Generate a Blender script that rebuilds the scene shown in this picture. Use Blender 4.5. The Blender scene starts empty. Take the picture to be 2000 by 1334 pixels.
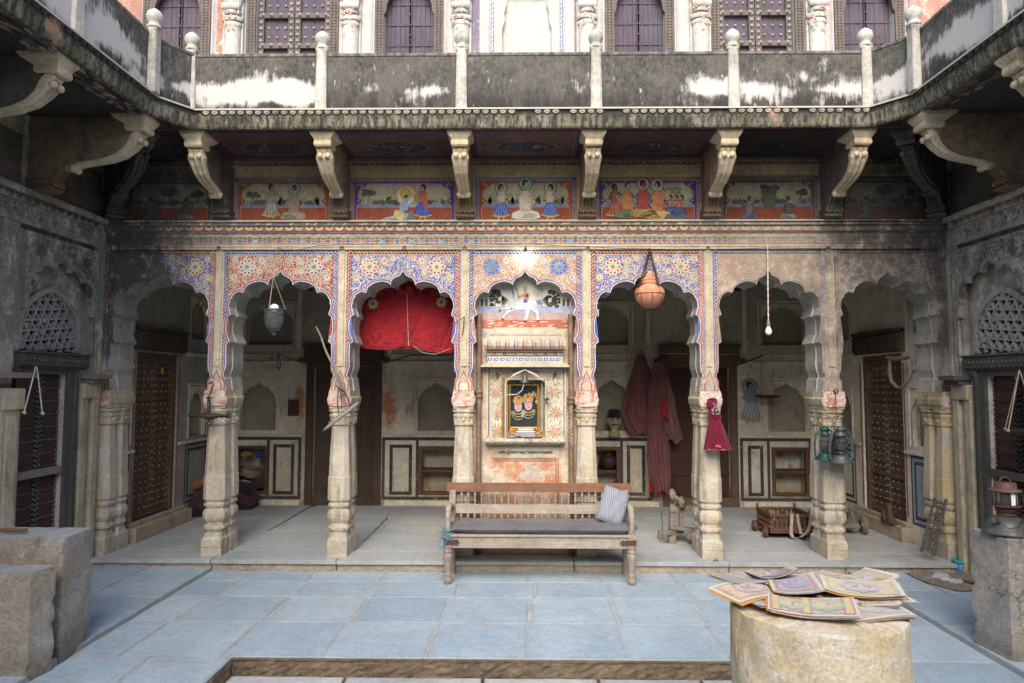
import bpy, math, random
from mathutils import Vector, Matrix
random.seed(11)
S = bpy.context.scene
COL = S.collection
R = math.radians
# ---------------------------------------------------------------- camera, sky, sun, exposure
HC = 1.76
cam_d = bpy.data.cameras.new('camera'); cam = bpy.data.objects.new('camera', cam_d); COL.objects.link(cam)
cam_d.sensor_width = 36; cam_d.lens = 36 * 1333 / 2000; cam_d.clip_end = 500; cam_d.clip_start = .05
_p, _y, _r = R(3.57), R(0.86), R(0.1)
FWD = Vector((-math.sin(_y) * math.cos(_p), math.cos(_y) * math.cos(_p), math.sin(_p)))
_rt = Vector((math.cos(_y), math.sin(_y), 0)); _up = _rt.cross(FWD)
RT = _rt * math.cos(_r) + _up * math.sin(_r); UP = RT.cross(FWD)
CP = Vector((-.03, 0, HC))
mw = Matrix((RT, UP, -FWD)).transposed().to_4x4(); mw.translation = CP
cam.matrix_world = mw
S.camera = cam
w = bpy.data.worlds.new('World'); S.world = w; w.use_nodes = True
wn = w.node_tree; bg = wn.nodes['Background']
sky = wn.nodes.new('ShaderNodeTexSky'); sky.sky_type = 'NISHITA'; sky.sun_disc = False
SUN_EL, SUN_AZ = R(40), R(184)
sky.sun_elevation = SUN_EL; sky.sun_rotation = SUN_AZ; sky.air_density = 1.0; sky.dust_density = 2.0; sky.ozone_density = 1.0
wn.links.new(sky.outputs[0], bg.inputs[0]); bg.inputs[1].default_value = .15
sd = bpy.data.lights.new('sun', 'SUN'); sd.energy = 1.6; sd.angle = R(45); sd.color = (1, .93, .82)
so = bpy.data.objects.new('sun', sd); COL.objects.link(so)
_sv = Vector((math.sin(SUN_AZ) * math.cos(SUN_EL), math.cos(SUN_AZ) * math.cos(SUN_EL), math.sin(SUN_EL)))
so.rotation_euler = _sv.to_track_quat('Z', 'Y').to_euler()
so.location = (0, -3, 12)
S.view_settings.view_transform = 'Standard'; S.view_settings.look = 'None'; S.view_settings.gamma = 1
S.view_settings.use_curve_mapping = False
S.view_settings.exposure = 1.22
S.render.engine = 'CYCLES'
S.cycles.use_denoising = True
S.cycles.max_bounces = 10; S.cycles.diffuse_bounces = 7; S.cycles.glossy_bounces = 3; S.cycles.transmission_bounces = 6
S.cycles.caustics_reflective = False; S.cycles.caustics_refractive = False; S.cycles.sample_clamp_indirect = 8


def at(x, y, X=None, Y=None, Z=None):
    """the point of the plane X=, Y= or Z= that the photograph shows at pixel x, y (2000 x 1334)"""
    d = FWD * 1333 + RT * (x - 1000) - UP * (y - 667)
    t = (X - CP.x) / d.x if X is not None else (Y - CP.y) / d.y if Y is not None else (Z - CP.z) / d.z
    return CP + d * t


# ---------------------------------------------------------------- node materials
class NT:
    def __init__(s, name, rough=.85, metal=0.0):
        s.m = bpy.data.materials.new(name); s.m.use_nodes = True; s.t = s.m.node_tree
        s.b = s.t.nodes['Principled BSDF']; s.b.inputs['Roughness'].default_value = rough
        s.b.inputs['Metallic'].default_value = metal
        s.b.inputs['Specular IOR Level'].default_value = .3
        s.geo = s.t.nodes.new('ShaderNodeNewGeometry'); s.pos = s.geo.outputs['Position']
        s._xyz = None

    def n(s, t): return s.t.nodes.new(t)
    def put(s, sock, v):
        if isinstance(v, bpy.types.NodeSocket): s.t.links.new(v, sock)
        elif isinstance(v, (tuple, list)): sock.default_value = tuple(v) + ((1,) if len(v) == 3 and sock.type == 'RGBA' else ())
        else: sock.default_value = v
    def xyz(s):
        if s._xyz is None:
            q = s.n('ShaderNodeSeparateXYZ'); s.put(q.inputs[0], s.pos); s._xyz = q.outputs
        return s._xyz
    def vec(s, sc, rot=(0, 0, 0), src=None):
        q = s.n('ShaderNodeMapping'); s.put(q.inputs[0], src or s.pos); q.inputs['Scale'].default_value = sc; q.inputs['Rotation'].default_value = rot
        return q.outputs[0]
    def noise(s, scale, detail=5, rough=.6, v=None, dist=0):
        q = s.n('ShaderNodeTexNoise'); s.put(q.inputs['Vector'], v or s.pos)
        q.inputs['Scale'].default_value = scale; q.inputs['Detail'].default_value = detail; q.inputs['Roughness'].default_value = rough; q.inputs['Distortion'].default_value = dist
        return q.outputs[0]
    def vor(s, scale, v=None, feature='F1'):
        q = s.n('ShaderNodeTexVoronoi'); q.feature = feature; s.put(q.inputs['Vector'], v or s.pos); q.inputs['Scale'].default_value = scale
        return q.outputs['Distance']
    def ss(s, x, a, b, lo=0, hi=1):
        q = s.n('ShaderNodeMapRange'); q.interpolation_type = 'SMOOTHSTEP'; s.put(q.inputs[0], x)
        for i, v in zip((1, 2, 3, 4), (a, b, lo, hi)): q.inputs[i].default_value = v
        if a > b:
            q.inputs[1].default_value, q.inputs[2].default_value, q.inputs[3].default_value, q.inputs[4].default_value = b, a, hi, lo
        return q.outputs[0]
    def ma(s, op, a, b=0.0, c=None):
        q = s.n('ShaderNodeMath'); q.operation = op; q.use_clamp = False
        s.put(q.inputs[0], a); s.put(q.inputs[1], b)
        if c is not None: s.put(q.inputs[2], c)
        return q.outputs[0]
    def clamp(s, a): 
        q = s.n('ShaderNodeClamp'); s.put(q.inputs[0], a); return q.outputs[0]
    def mix(s, f, a, b, bt='MIX'):
        q = s.n('ShaderNodeMix'); q.data_type = 'RGBA'; q.blend_type = bt
        s.put(q.inputs[0], f); s.put(q.inputs[6], a); s.put(q.inputs[7], b)
        return q.outputs[2]
    def attr(s):
        q = s.n('ShaderNodeAttribute'); q.attribute_name = 'Col'; return q.outputs[0]
    def var(s, col, amt=.25, scale=3, fine=.15, fscale=60):
        """uneven plaster or stone: broad and fine value changes"""
        a = s.ss(s.noise(scale, 6, .65), .30, .70); f = s.ss(s.noise(fscale, 5, .7), .34, .66); g = s.ss(s.noise(scale * 5.5, 9, .8), .36, .64)
        v = s.ma('ADD', s.ma('MULTIPLY_ADD', a, 1.3 * amt, 1 - .65 * amt), s.ma('MULTIPLY_ADD', f, 1.9 * fine, -.95 * fine))
        v = s.ma('ADD', v, s.ma('MULTIPLY_ADD', g, 1.3 * amt, -.65 * amt))
        q = s.n('ShaderNodeCombineColor')
        for i in range(3): s.put(q.inputs[i], v)
        return s.mix(1.0, col, q.outputs[0], 'MULTIPLY')
    def bump(s, h, strength=.4, dist=.01):
        q = s.n('ShaderNodeBump'); q.inputs['Strength'].default_value = strength; q.inputs['Distance'].default_value = dist
        s.put(q.inputs['Height'], h); s.put(s.b.inputs['Normal'], q.outputs[0])
    def done(s, col):
        s.put(s.b.inputs['Base Color'], col); return s.m


SOOT = (.075, .067, .058)


def soot_mask(k, strength=1.0):
    """old smoke grime: both ends of the court wall, high up, with ragged edges"""
    x, y, z = k.xyz()
    left = k.ss(x, -2.75, -3.75); right = k.ss(x, 1.9, 3.3)
    hi = k.ss(z, 1.55, 2.3)
    top = k.ss(z, 3.4, 4.0, 0, .22)
    n = k.noise(2.2, 8, .7); n2 = k.noise(14, 5, .7)
    g = k.ma('MULTIPLY', k.ma('MAXIMUM', left, k.ma('MULTIPLY', right, .8)), hi)
    g = k.ma('MAXIMUM', g, top)
    t = k.ma('ADD', k.ma('MULTIPLY', g, .85), k.ma('MULTIPLY_ADD', k.ma('ADD', n, k.ma('MULTIPLY', n2, .5)), 1.3, -.98))
    m = k.ss(t, .30, .80)
    bare = k.ss(k.noise(8.5, 9, .8, v=k.vec((1, 1, .6))), .50, .60, 1.0, .18)
    return k.ma('MULTIPLY', k.ma('MULTIPLY', m, bare), .93 * strength)


def mat_plaster(name, col=None, soot=0.0, dirt=(.20, .15, .09), damt=.55, var=.2, dscale=1.6, bump=.35, fade=0.0, rough=.9, wear=0.0, wearcol=(.50, .43, .33), chip=0.0, chipcol=(.30, .17, .11)):
    k = NT(name, rough)
    c = col if col is not None else k.attr()
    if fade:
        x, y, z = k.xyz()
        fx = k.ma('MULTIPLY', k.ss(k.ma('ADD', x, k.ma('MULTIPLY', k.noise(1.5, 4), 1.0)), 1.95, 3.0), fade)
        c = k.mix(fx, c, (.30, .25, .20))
    if wear:
        wv = k.ss(k.noise(9, 8, .75), .60 - .1 * wear, .68)
        c = k.mix(k.ma('MULTIPLY', wv, min(1, wear)), c, wearcol)
    if chip:
        c = k.mix(k.ss(k.noise(2.6, 8, .7), .70 - .16 * chip, .73 - .16 * chip), c, chipcol)
    c = k.var(c, var, 2.3, .12, 45)
    st = k.ss(k.noise(dscale, 9, .72, v=k.vec((1, 1, .45))), .50, .78)
    c = k.mix(k.ma('MULTIPLY', st, damt), c, dirt)
    if soot: c = k.mix(soot_mask(k, soot), c, SOOT)
    h = k.ma('ADD', k.noise(18, 8, .7), k.ma('MULTIPLY', k.noise(120, 3, .6), .3))
    k.bump(h, bump, .028)
    return k.done(c)


def mat_wood(name, col, dark, grain='x', rough=.75, amt=.6):
    k = NT(name, rough)
    sc = {'x': (1.2, 26, 26), 'y': (26, 1.2, 26), 'z': (26, 26, 1.2)}[grain]
    g = k.noise(2.2, 9, .75, v=k.vec(sc), dist=.6)
    c = k.mix(k.ma('MULTIPLY', k.ss(g, .42, .68), amt), col, dark)
    c = k.var(c, .22, 4, .1, 90)
    k.bump(g, .5, .004)
    return k.done(c)


def mat_plain(name, col, rough=.6, metal=0.0, var=.2, scale=8, bump=.15, dirt=None, damt=.6):
    k = NT(name, rough, metal)
    c = col if col is not None else k.attr()
    c = k.var(c, var, scale, .1, 110)
    if dirt: c = k.mix(k.ma('MULTIPLY', k.ss(k.noise(scale * 1.7, 8, .7), .48, .66), damt), c, dirt)
    k.bump(k.noise(160, 4, .6), bump, .004)
    return k.done(c)


def mat_cloth(name, col, rough=.95, weave=350, var=.25):
    k = NT(name, rough); k.b.inputs['Sheen Weight'].default_value = .15
    c = k.var(col if col is not None else k.attr(), var, 5, .12, 220)
    k.bump(k.noise(weave, 2, .5), .35, .003)
    return k.done(c)


CREAM = (.52, .45, .33); RED = (.33, .075, .05); BLUE = (.085, .11, .34); ORANGE = (.52, .19, .07); GREEN = (.17, .25, .12); BLACK = (.03, .03, .028); WHITE = (.68, .64, .56); YEL = (.50, .33, .09); BROWN = (.16, .09, .05); SKIN = (.45, .29, .19); LBLUE = (.24, .32, .42)

M = {}
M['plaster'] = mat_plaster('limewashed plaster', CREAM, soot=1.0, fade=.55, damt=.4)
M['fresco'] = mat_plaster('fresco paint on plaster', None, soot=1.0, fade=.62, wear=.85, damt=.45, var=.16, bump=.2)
M['mural'] = mat_plaster('mural paint', None, soot=.75, dirt=(.13, .09, .05), wear=.25, wearcol=(.36, .30, .19), damt=.45, dscale=5, var=.22, bump=.3)
M['soffit'] = mat_plaster('smoked painted plaster', None, soot=.5, dirt=(.03, .022, .02), damt=.7, var=.3, dscale=3)
M['inside'] = mat_plaster('dusty inner plaster', (.70, .64, .52), dirt=(.28, .21, .13), damt=.55, var=.2, chip=.08)
def back_mat():
    k = NT('stained back wall plaster', .92); x, y, z = k.xyz()
    c = k.mix(k.ss(k.noise(1.3, 7, .7), .36, .66), (.72, .66, .54), (.55, .48, .36))
    c = k.mix(k.ma('MULTIPLY', k.ss(k.noise(3.4, 9, .78, v=k.vec((1.5, 1, .5))), .50, .66), .65), c, (.22, .16, .10))
    for cx, cz, rx, rz in ((-3.10, 1.50, .10, .30), (-1.87, 1.42, .13, .33)):
        dx = k.ma('MULTIPLY', k.ma('SUBTRACT', x, cx), 1 / rx); dz = k.ma('MULTIPLY', k.ma('SUBTRACT', z, cz), 1 / rz)
        d = k.ma('SQRT', k.ma('ADD', k.ma('MULTIPLY', dx, dx), k.ma('MULTIPLY', dz, dz)))
        d = k.ma('ADD', d, k.ma('MULTIPLY_ADD', k.noise(9, 8, .75), 2.6, -1.3))
        c = k.mix(k.ma('MULTIPLY', k.ss(d, 1.15, .35), .85), c, (.47, .15, .055))
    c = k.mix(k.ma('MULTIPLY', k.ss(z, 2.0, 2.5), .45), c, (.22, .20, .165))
    c = k.mix(k.ss(k.noise(34, 3, .6), .73, .76), c, (.14, .10, .07)); c = k.mix(k.ss(k.noise(4.2, 7, .7), .66, .70), c, (.36, .24, .15))
    c = k.mix(k.ma('MULTIPLY', k.ss(z, .45, .12), k.ss(k.noise(6, 6), .3, .55)), c, (.35, .24, .13))
    c = k.var(c, .16, 2.5, .12, 50); k.bump(k.ma('ADD', k.noise(14, 9, .75), k.ma('MULTIPLY', k.noise(80, 4), .3)), .5, .015); return k.done(c)
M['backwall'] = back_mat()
M['nicheback'] = mat_plaster('shade darkened niche plaster', (.36, .32, .245), dirt=(.13, .10, .06), damt=.7, dscale=3)  # base colour darkened to paint the recess shade, dirt patches over it
M['insidepaint'] = mat_plaster('painted lines on inner plaster', None, dirt=(.16, .11, .07), damt=.5, wear=.5, wearcol=(.4, .35, .27))
M['sidewall'] = mat_plaster('smoked court wall plaster', (.52, .46, .38), soot=.66, dirt=(.14, .125, .11), damt=.75, var=.3, dscale=3.0, chip=.05)
M['intrados'] = mat_plaster('grey arch plaster', (.44, .41, .36), soot=.35, dirt=(.09, .085, .08), damt=.55, var=.2)


def column_mat():
    k = NT('yellowish worn stone', .85)
    c = k.mix(k.ss(k.noise(2.4, 7, .7), .40, .72), (.56, .50, .41), (.53, .44, .29))
    x, y, z = k.xyz()
    c = k.mix(k.ma('MULTIPLY', k.ss(z, 1.15, 1.5), k.ss(k.noise(5, 5), .42, .66, 0, .7)), c, (.52, .38, .14))
    c = k.mix(k.ma('MULTIPLY', k.ss(x, 3.4, 3.7), k.ss(k.noise(3, 6), .35, .65, .1, .8)), c, (.50, .37, .17))
    c = k.mix(k.ma('MULTIPLY', k.ss(k.noise(6, 9, .75, v=k.vec((1, 1, .25))), .48, .68), .75), c, (.20, .165, .12))
    c = k.mix(k.ma('MULTIPLY', k.ss(z, .75, .1), k.ss(k.noise(9, 6, .7), .42, .62, 0, .6)), c, (.36, .31, .25))
    c = k.var(c, .16, 6, .12, 70)
    k.bump(k.ma('ADD', k.noise(24, 8, .75), k.ma('MULTIPLY', k.noise(140, 3), .4)), .6, .02)
    return k.done(c)
M['column'] = column_mat()
M['bracket'] = mat_plaster('cream bracket stone', (.58, .48, .325), dirt=(.17, .12, .07), damt=.85, dscale=5, var=.2, bump=.5)
M['web'] = mat_plaster('smoked bracket plaster', (.22, .155, .10), dirt=(.03, .026, .022), damt=.95, dscale=4.5, var=.4, chip=.3, chipcol=(.42, .34, .24))
M['blackweb'] = mat_plaster('soot black plaster', (.10, .085, .07), dirt=(.022, .02, .018), damt=.9, dscale=3.5, var=.45, chip=.2, chipcol=(.22, .18, .13))


def parapet_mat(name, side=0):
    k = NT(name, .92)
    x, y, z = k.xyz()
    run = y if side else x
    base = k.mix(k.ss(k.noise(34, 9, .82, v=k.vec((1, 1, .6))), .38, .66), (.042, .041, .039), (.135, .125, .108))
    base = k.mix(k.ma('MULTIPLY', k.ss(k.noise(3.5, 6, .7), .42, .62), .45), base, (.16, .15, .125)); base = k.mix(k.ss(k.noise(110, 4, .7), .60, .68), base, (.36, .34, .30))
    base = k.mix(k.ma('MULTIPLY', k.ss(z, 4.40, 4.16), k.ss(k.noise(9, 7, .7, v=k.vec((1, 1, .2))), .40, .60, .2, .9)), base, (.032, .031, .030))
    v = k.vec((2.0, 2.0, 3.2))
    n = k.ma('ADD', k.noise(1.2, 3, .5, v=v), k.ma('MULTIPLY', k.noise(6, 9, .82, v=k.vec((4.2, 4.2, .9))), .62))
    band = k.ma('SUBTRACT', 1, k.ma('MINIMUM', 1, k.ma('MULTIPLY', k.ma('ABSOLUTE', k.ma('SUBTRACT', z, 4.31 if not side else 4.35)), 4.8 if not side else 3.6)))
    if side: wgt = k.ss(y, 5.6, 4.9, .55, 1.0)
    else: wgt = k.ma('MAXIMUM', k.ss(x, -1.45, -2.0, .30, 1.05), k.ss(x, .9, 1.7, .30, .74))
    t = k.ma('ADD', k.ma('MULTIPLY', k.ma('MULTIPLY', band, wgt), .62), k.ma('MULTIPLY', k.ma('SUBTRACT', n, .80), 1.5))
    white = k.ss(t, .22, .46)
    sp = k.ss(k.noise(17, 4, .6, v=k.vec((1.5, 1.5, .5))), .66, .70)
    c = k.mix(k.ma('MAXIMUM', white, k.ma('MULTIPLY', sp, .7)), base, (.54, .52, .485))
    c = k.mix(k.ma('MULTIPLY', k.ss(z, 4.22, 4.13), k.ss(k.noise(8, 5), .3, .6, .3, .9)), c, (.03, .03, .028))
    c = k.mix(k.ma('MULTIPLY', k.ss(z, 4.60, 4.66), k.ss(k.noise(20, 5), .4, .6)), c, (.26, .24, .2))
    k.bump(k.ma('ADD', k.noise(50, 8, .7), k.ma('MULTIPLY', white, .4)), .6, .008)
    return k.done(c)
M['parapet'] = parapet_mat('weather blackened parapet plaster')
M['parapet_side'] = parapet_mat('weather blackened side parapet plaster', 1)
M['post'] = mat_plaster('whitewashed post', (.50, .47, .41), dirt=(.10, .09, .075), damt=.85, dscale=4.0, var=.25)


def ledge_mat():
    k = NT('mossy ledge stone', .9)
    c = k.mix(k.ss(k.noise(3, 8, .7), .4, .65), (.27, .245, .18), (.12, .118, .065))
    st = k.ss(k.noise(9, 7, .75, v=k.vec((3, 3, .5))), .40, .58)
    c = k.mix(k.ma('MULTIPLY', st, .9), c, (.030, .030, .024)); x, y, z = k.xyz(); c = k.mix(k.ma('MULTIPLY', k.ss(z, 4.08, 4.10), k.ss(k.noise(12, 6), .3, .5, .5, 1)), c, (.05, .048, .044)); c = k.mix(k.ss(z, 4.129, 4.134), c, (.52, .48, .40))
    c = k.mix(k.ss(k.noise(2.3, 5, .6), .64, .72), c, (.45, .27, .18))
    c = k.mix(k.ss(k.noise(30, 5, .7), .64, .7), c, (.55, .52, .45))
    k.bump(k.noise(40, 8, .7), .6, .01)
    return k.done(c)
M['ledge'] = ledge_mat()
M['upper'] = mat_plaster('white wall plaster', (.52, .50, .455), dirt=(.42, .33, .25), damt=.5, dscale=2.2, var=.10)  # plain white plaster with tan dirt patches
M['upperpaint'] = mat_plaster('faded paint on white plaster', None, dirt=(.46, .42, .36), damt=.4, wear=.9, wearcol=(.50, .47, .42), var=.08)
M['pinkfresco'] = mat_plaster('flaking pink fresco', (.44, .22, .17), dirt=(.50, .45, .39), damt=.85, dscale=4, var=.2, wear=.9, wearcol=(.7, .64, .57))


def slab_mat(name, c1, c2, c3, warm=.2):
    k = NT(name, .72)
    oi = k.n('ShaderNodeObjectInfo')
    c = k.mix(k.ss(k.noise(1.6, 7, .65), .35, .68), c1, c2)
    c = k.mix(k.ma('MULTIPLY', k.ss(k.noise(26, 8, .8), .50, .62), .6), c, c3); c = k.mix(k.ma('MULTIPLY', k.ss(k.noise(5, 9, .8), .56, .66), .45), c, (.44, .46, .46)); c = k.mix(k.ma('MULTIPLY', k.ss(k.noise(60, 3, .6), .70, .74), .6), c, (.13, .14, .15))
    c = k.mix(k.ma('MULTIPLY', k.ss(k.noise(.9, 6, .7), .52, .70), warm), c, (.36, .32, .27))
    c = k.mix(1, c, k.mix(oi.outputs['Random'], (.86, .89, .92), (1.08, 1.05, 1.02)), 'MULTIPLY')
    gn = k.n('ShaderNodeTexCoord'); gs = k.n('ShaderNodeSeparateXYZ'); k.put(gs.inputs[0], gn.outputs['Generated'])
    e = k.ma('MAXIMUM', k.ma('ABSOLUTE', k.ma('SUBTRACT', gs.outputs[0], .5)), k.ma('ABSOLUTE', k.ma('SUBTRACT', gs.outputs[1], .5)))
    e = k.ma('ADD', e, k.ma('MULTIPLY_ADD', k.noise(7, 8, .75), .22, -.11))
    c = k.mix(k.ma('MULTIPLY', k.ss(e, .44, .515), .65), c, (.33, .325, .31))
    c = k.mix(k.ma('MULTIPLY', k.ss(k.noise(2.3, 9, .8), .54, .66), .4), c, (.30, .31, .31))
    c = k.var(c, .13, 3, .13, 70)
    k.bump(k.ma('ADD', k.noise(12, 8, .7), k.ma('MULTIPLY', k.noise(70, 4, .7), .5)), .5, .008)
    return k.done(c)
M['slab'] = slab_mat('blue limewashed stone slab', (.33, .425, .51), (.38, .465, .54), (.24, .34, .44))
M['pitslab'] = slab_mat('grey stone slab', (.42, .45, .47), (.48, .50, .50), (.34, .37, .40))
M['porch'] = slab_mat('dusty porch stone', (.40, .425, .445), (.47, .47, .46), (.31, .335, .36), .4)
M['joint'] = mat_plaster('dusty joint mortar', (.40, .43, .44), dirt=(.17, .15, .13), damt=.75, dscale=7)
M['edge'] = mat_plaster('buff edging stone', (.42, .35, .26), dirt=(.18, .13, .09), damt=.7, dscale=3.5, bump=.6)
M['pitwall'] = mat_plaster('raw brown stone', (.21, .16, .11), dirt=(.09, .07, .05), damt=.8, dscale=5, bump=1.0, var=.35)
M['earth'] = mat_plaster('dry earth', (.30, .25, .21), dirt=(.16, .13, .11), damt=.7, dscale=6, bump=1.0)


def plinth_mat(name, a, b, c_, tscale=1.2):
    k = NT(name, .92)
    c = k.mix(k.ss(k.noise(tscale, 6, .6), .40, .58), a, b)
    c = k.mix(k.ss(k.noise(3.5, 8, .7), .52, .62), c, c_)
    c = k.mix(k.ma('MULTIPLY', k.ss(k.noise(5, 9, .8, v=k.vec((1, 1, .5))), .55, .70), .75), c, (.12, .11, .10))
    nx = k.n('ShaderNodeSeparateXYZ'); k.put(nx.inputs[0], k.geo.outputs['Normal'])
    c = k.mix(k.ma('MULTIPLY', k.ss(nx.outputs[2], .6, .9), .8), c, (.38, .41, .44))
    x, y, z = k.xyz(); c = k.mix(k.ma('MULTIPLY', k.ss(z, .22, .0), k.ss(k.noise(8, 7, .7), .35, .6, .2, .8)), c, (.19, .165, .13))
    vd = k.n('ShaderNodeTexVoronoi'); vd.feature = 'DISTANCE_TO_EDGE'; vd.inputs['Scale'].default_value = 3.1
    off = k.n('ShaderNodeVectorMath'); off.operation = 'MULTIPLY_ADD'; nz = k.n('ShaderNodeTexNoise'); nz.inputs['Scale'].default_value = 6; nz.inputs['Detail'].default_value = 6; k.put(nz.inputs['Vector'], k.pos); k.put(off.inputs[0], nz.outputs['Color']); off.inputs[1].default_value = (.35, .35, .35); k.put(off.inputs[2], k.pos); k.put(vd.inputs['Vector'], off.outputs[0])
    crack = k.ma('MULTIPLY', k.ss(vd.outputs['Distance'], .013, .002), k.ss(k.noise(1.7, 4), .52, .66))
    c = k.mix(k.ma('MULTIPLY', crack, .3), c, (.12, .105, .09))
    c = k.mix(k.ma('MULTIPLY', k.ss(k.noise(30, 9, .8), .54, .62), .5), c, (.22, .19, .155))
    c = k.var(c, .2, 5, .17, 60)
    k.bump(k.ma('SUBTRACT', k.ma('ADD', k.noise(12, 9, .78), k.ma('MULTIPLY', k.noise(60, 5, .7), .5)), crack), .9, .02)
    return k.done(c)
M['plinth'] = plinth_mat('broken plinth plaster', (.36, .34, .31), (.38, .31, .23), (.42, .41, .39))
M['plinth_b'] = plinth_mat('ochre block plaster', (.36, .33, .26), (.38, .34, .27), (.42, .40, .38), .9)
M['pedestal'] = plinth_mat('grey cracked plaster', (.36, .34, .32), (.42, .38, .33), (.30, .28, .25), 1.6)


def well_mat():
    k = NT('ochre limewash', .9)
    c = k.mix(k.ss(k.noise(3.2, 8, .7), .38, .62), (.64, .585, .475), (.58, .47, .29))
    c = k.mix(k.ma('MULTIPLY', k.ss(k.noise(8, 9, .8), .48, .60), .85), c, (.58, .55, .50))
    c = k.mix(k.ma('MULTIPLY', k.ss(k.noise(22, 9, .78), .56, .64), .6), c, (.24, .20, .12)); c = k.mix(k.ma('MULTIPLY', k.ss(k.noise(7, 9, .8, v=k.vec((1.6, 1.6, .4))), .55, .64), .5), c, (.30, .23, .12))
    c = k.mix(k.ma('MULTIPLY', k.ss(k.noise(2.2, 6, .7), .62, .72), .7), c, (.48, .30, .12)); c = k.var(c, .14, 4, .14, 70)
    k.bump(k.ma('ADD', k.noise(16, 9, .75), k.ma('MULTIPLY', k.noise(80, 4), .3)), .6, .015)
    return k.done(c)
M['well'] = well_mat()
M['wood_bench'] = mat_wood('weathered grey teak', (.36, .31, .26), (.20, .15, .11), 'x')
M['wood_red'] = mat_wood('reddish worn teak', (.20, .10, .06), (.10, .055, .035), 'x')
M['wood_z'] = mat_wood('weathered turned wood', (.33, .28, .23), (.17, .12, .08), 'z')
M['wood_dark'] = mat_wood('dark door wood', (.085, .058, .042), (.032, .022, .016), 'z')
M['wood_door'] = mat_wood('brown carved door wood', (.135, .088, .06), (.05, .034, .024), 'z')
M['wood_maroon'] = mat_wood('maroon door board', (.070, .032, .026), (.028, .015, .013), 'y')
M['wood_black'] = mat_wood('grey black carved wood', (.10, .095, .085), (.03, .028, .025), 'z')
M['wood_frame'] = mat_wood('brown cupboard wood', (.15, .08, .045), (.06, .035, .022), 'x')
M['wood_cart'] = mat_wood('red brown toy cart wood', (.13, .07, .045), (.06, .035, .025), 'x')
M['wood_grey'] = mat_wood('dry grey brown wood', (.25, .21, .17), (.13, .10, .08), 'x')
M['wood_upper'] = mat_wood('purple brown shutter wood', (.105, .083, .108), (.068, .054, .070), 'z')
M['wood_carved'] = mat_wood('weathered carved timber', (.15, .122, .105), (.075, .06, .053), 'z')
M['iron'] = mat_plain('dark iron', (.06, .05, .045), .6, .6, dirt=(.13, .07, .04), damt=.4)
M['stud'] = mat_plain('dusty iron stud', (.26, .205, .155), .6, .2)
M['rust'] = mat_plain('rusty iron', (.12, .06, .04), .8, .3, dirt=(.06, .04, .03))
M['tin'] = mat_plain('grey green tin', (.11, .12, .118), .5, .4, dirt=(.09, .075, .06), damt=.8)
M['teal'] = mat_plain('teal enamel', (.02, .085, .08), .45, .2, dirt=(.12, .1, .08), damt=.4)
M['bluetin'] = mat_plain('blue enamel', (.035, .10, .17), .45, .2, dirt=(.12, .1, .08), damt=.4)
M['brass'] = mat_plain('old brass', (.50, .27, .05), .38, .8)
M['steel'] = mat_plain('dull steel', (.50, .50, .50), .4, .8)
M['terracotta'] = mat_plain('chalky terracotta', (.52, .22, .12), .85, 0, dirt=(.60, .46, .36), damt=.8)
M['rope'] = mat_plain('jute string', (.40, .34, .25), .95)
M['cordwhite'] = mat_plain('white cotton cord', (.60, .56, .48), .9)
M['black'] = mat_plain('black rubber wire', (.02, .02, .02), .6)
M['pipe'] = mat_plain('brown painted pipe', (.19, .115, .085), .7, 0, dirt=(.33, .24, .17), damt=.7)
M['quilt'] = mat_cloth('red quilt cotton', (.33, .018, .024))
M['robe'] = mat_cloth('faded maroon robe cloth', (.21, .075, .08))
M['robe_b'] = mat_cloth('dusty brown robe cloth', (.27, .14, .115))
M['robe_red'] = mat_cloth('bright red lining', (.36, .02, .03))
M['puppet'] = mat_cloth('magenta puppet dress', (.13, .007, .024))
M['cushion'] = mat_cloth('charcoal seat cushion cloth', (.125, .12, .13))
M['bundle'] = mat_cloth('dark maroon bundle cloth', (.06, .025, .03))
M['bundle_b'] = mat_cloth('black bundle cloth', (.02, .02, .025))
M['webbing'] = mat_cloth('beige cotton strap', (.40, .34, .27))
M['painted'] = mat_plain('printed colour', None, .7, 0, var=.1)
M['face'] = mat_plain('painted plaster head', (.40, .31, .22), .7)
M['plastic_blue'] = mat_plain('blue plastic', (.04, .20, .42), .45, dirt=(.3, .27, .22), damt=.35)
M['plastic_teal'] = mat_plain('teal plastic', (.03, .30, .30), .45)
M['paper_orange'] = mat_plain('orange backing sheet', (.55, .25, .06), .8)
M['paper'] = mat_plain('print paper', None, .75, 0, var=.06, scale=14)


def pillow_mat():
    k = NT('wavy striped pillow cloth', .95)
    q = k.n('ShaderNodeTexCoord')
    wv = k.n('ShaderNodeTexWave'); wv.inputs['Scale'].default_value = 16; wv.inputs['Distortion'].default_value = 9; wv.inputs['Detail'].default_value = 1; wv.inputs['Detail Scale'].default_value = .25
    k.put(wv.inputs['Vector'], q.outputs['Object'])
    c = k.mix(k.ss(wv.outputs[1], .35, .65), (.20, .215, .255), (.31, .325, .37))
    k.bump(k.noise(300, 2), .3, .003)
    return k.done(c)
M['pillow'] = pillow_mat()


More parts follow.
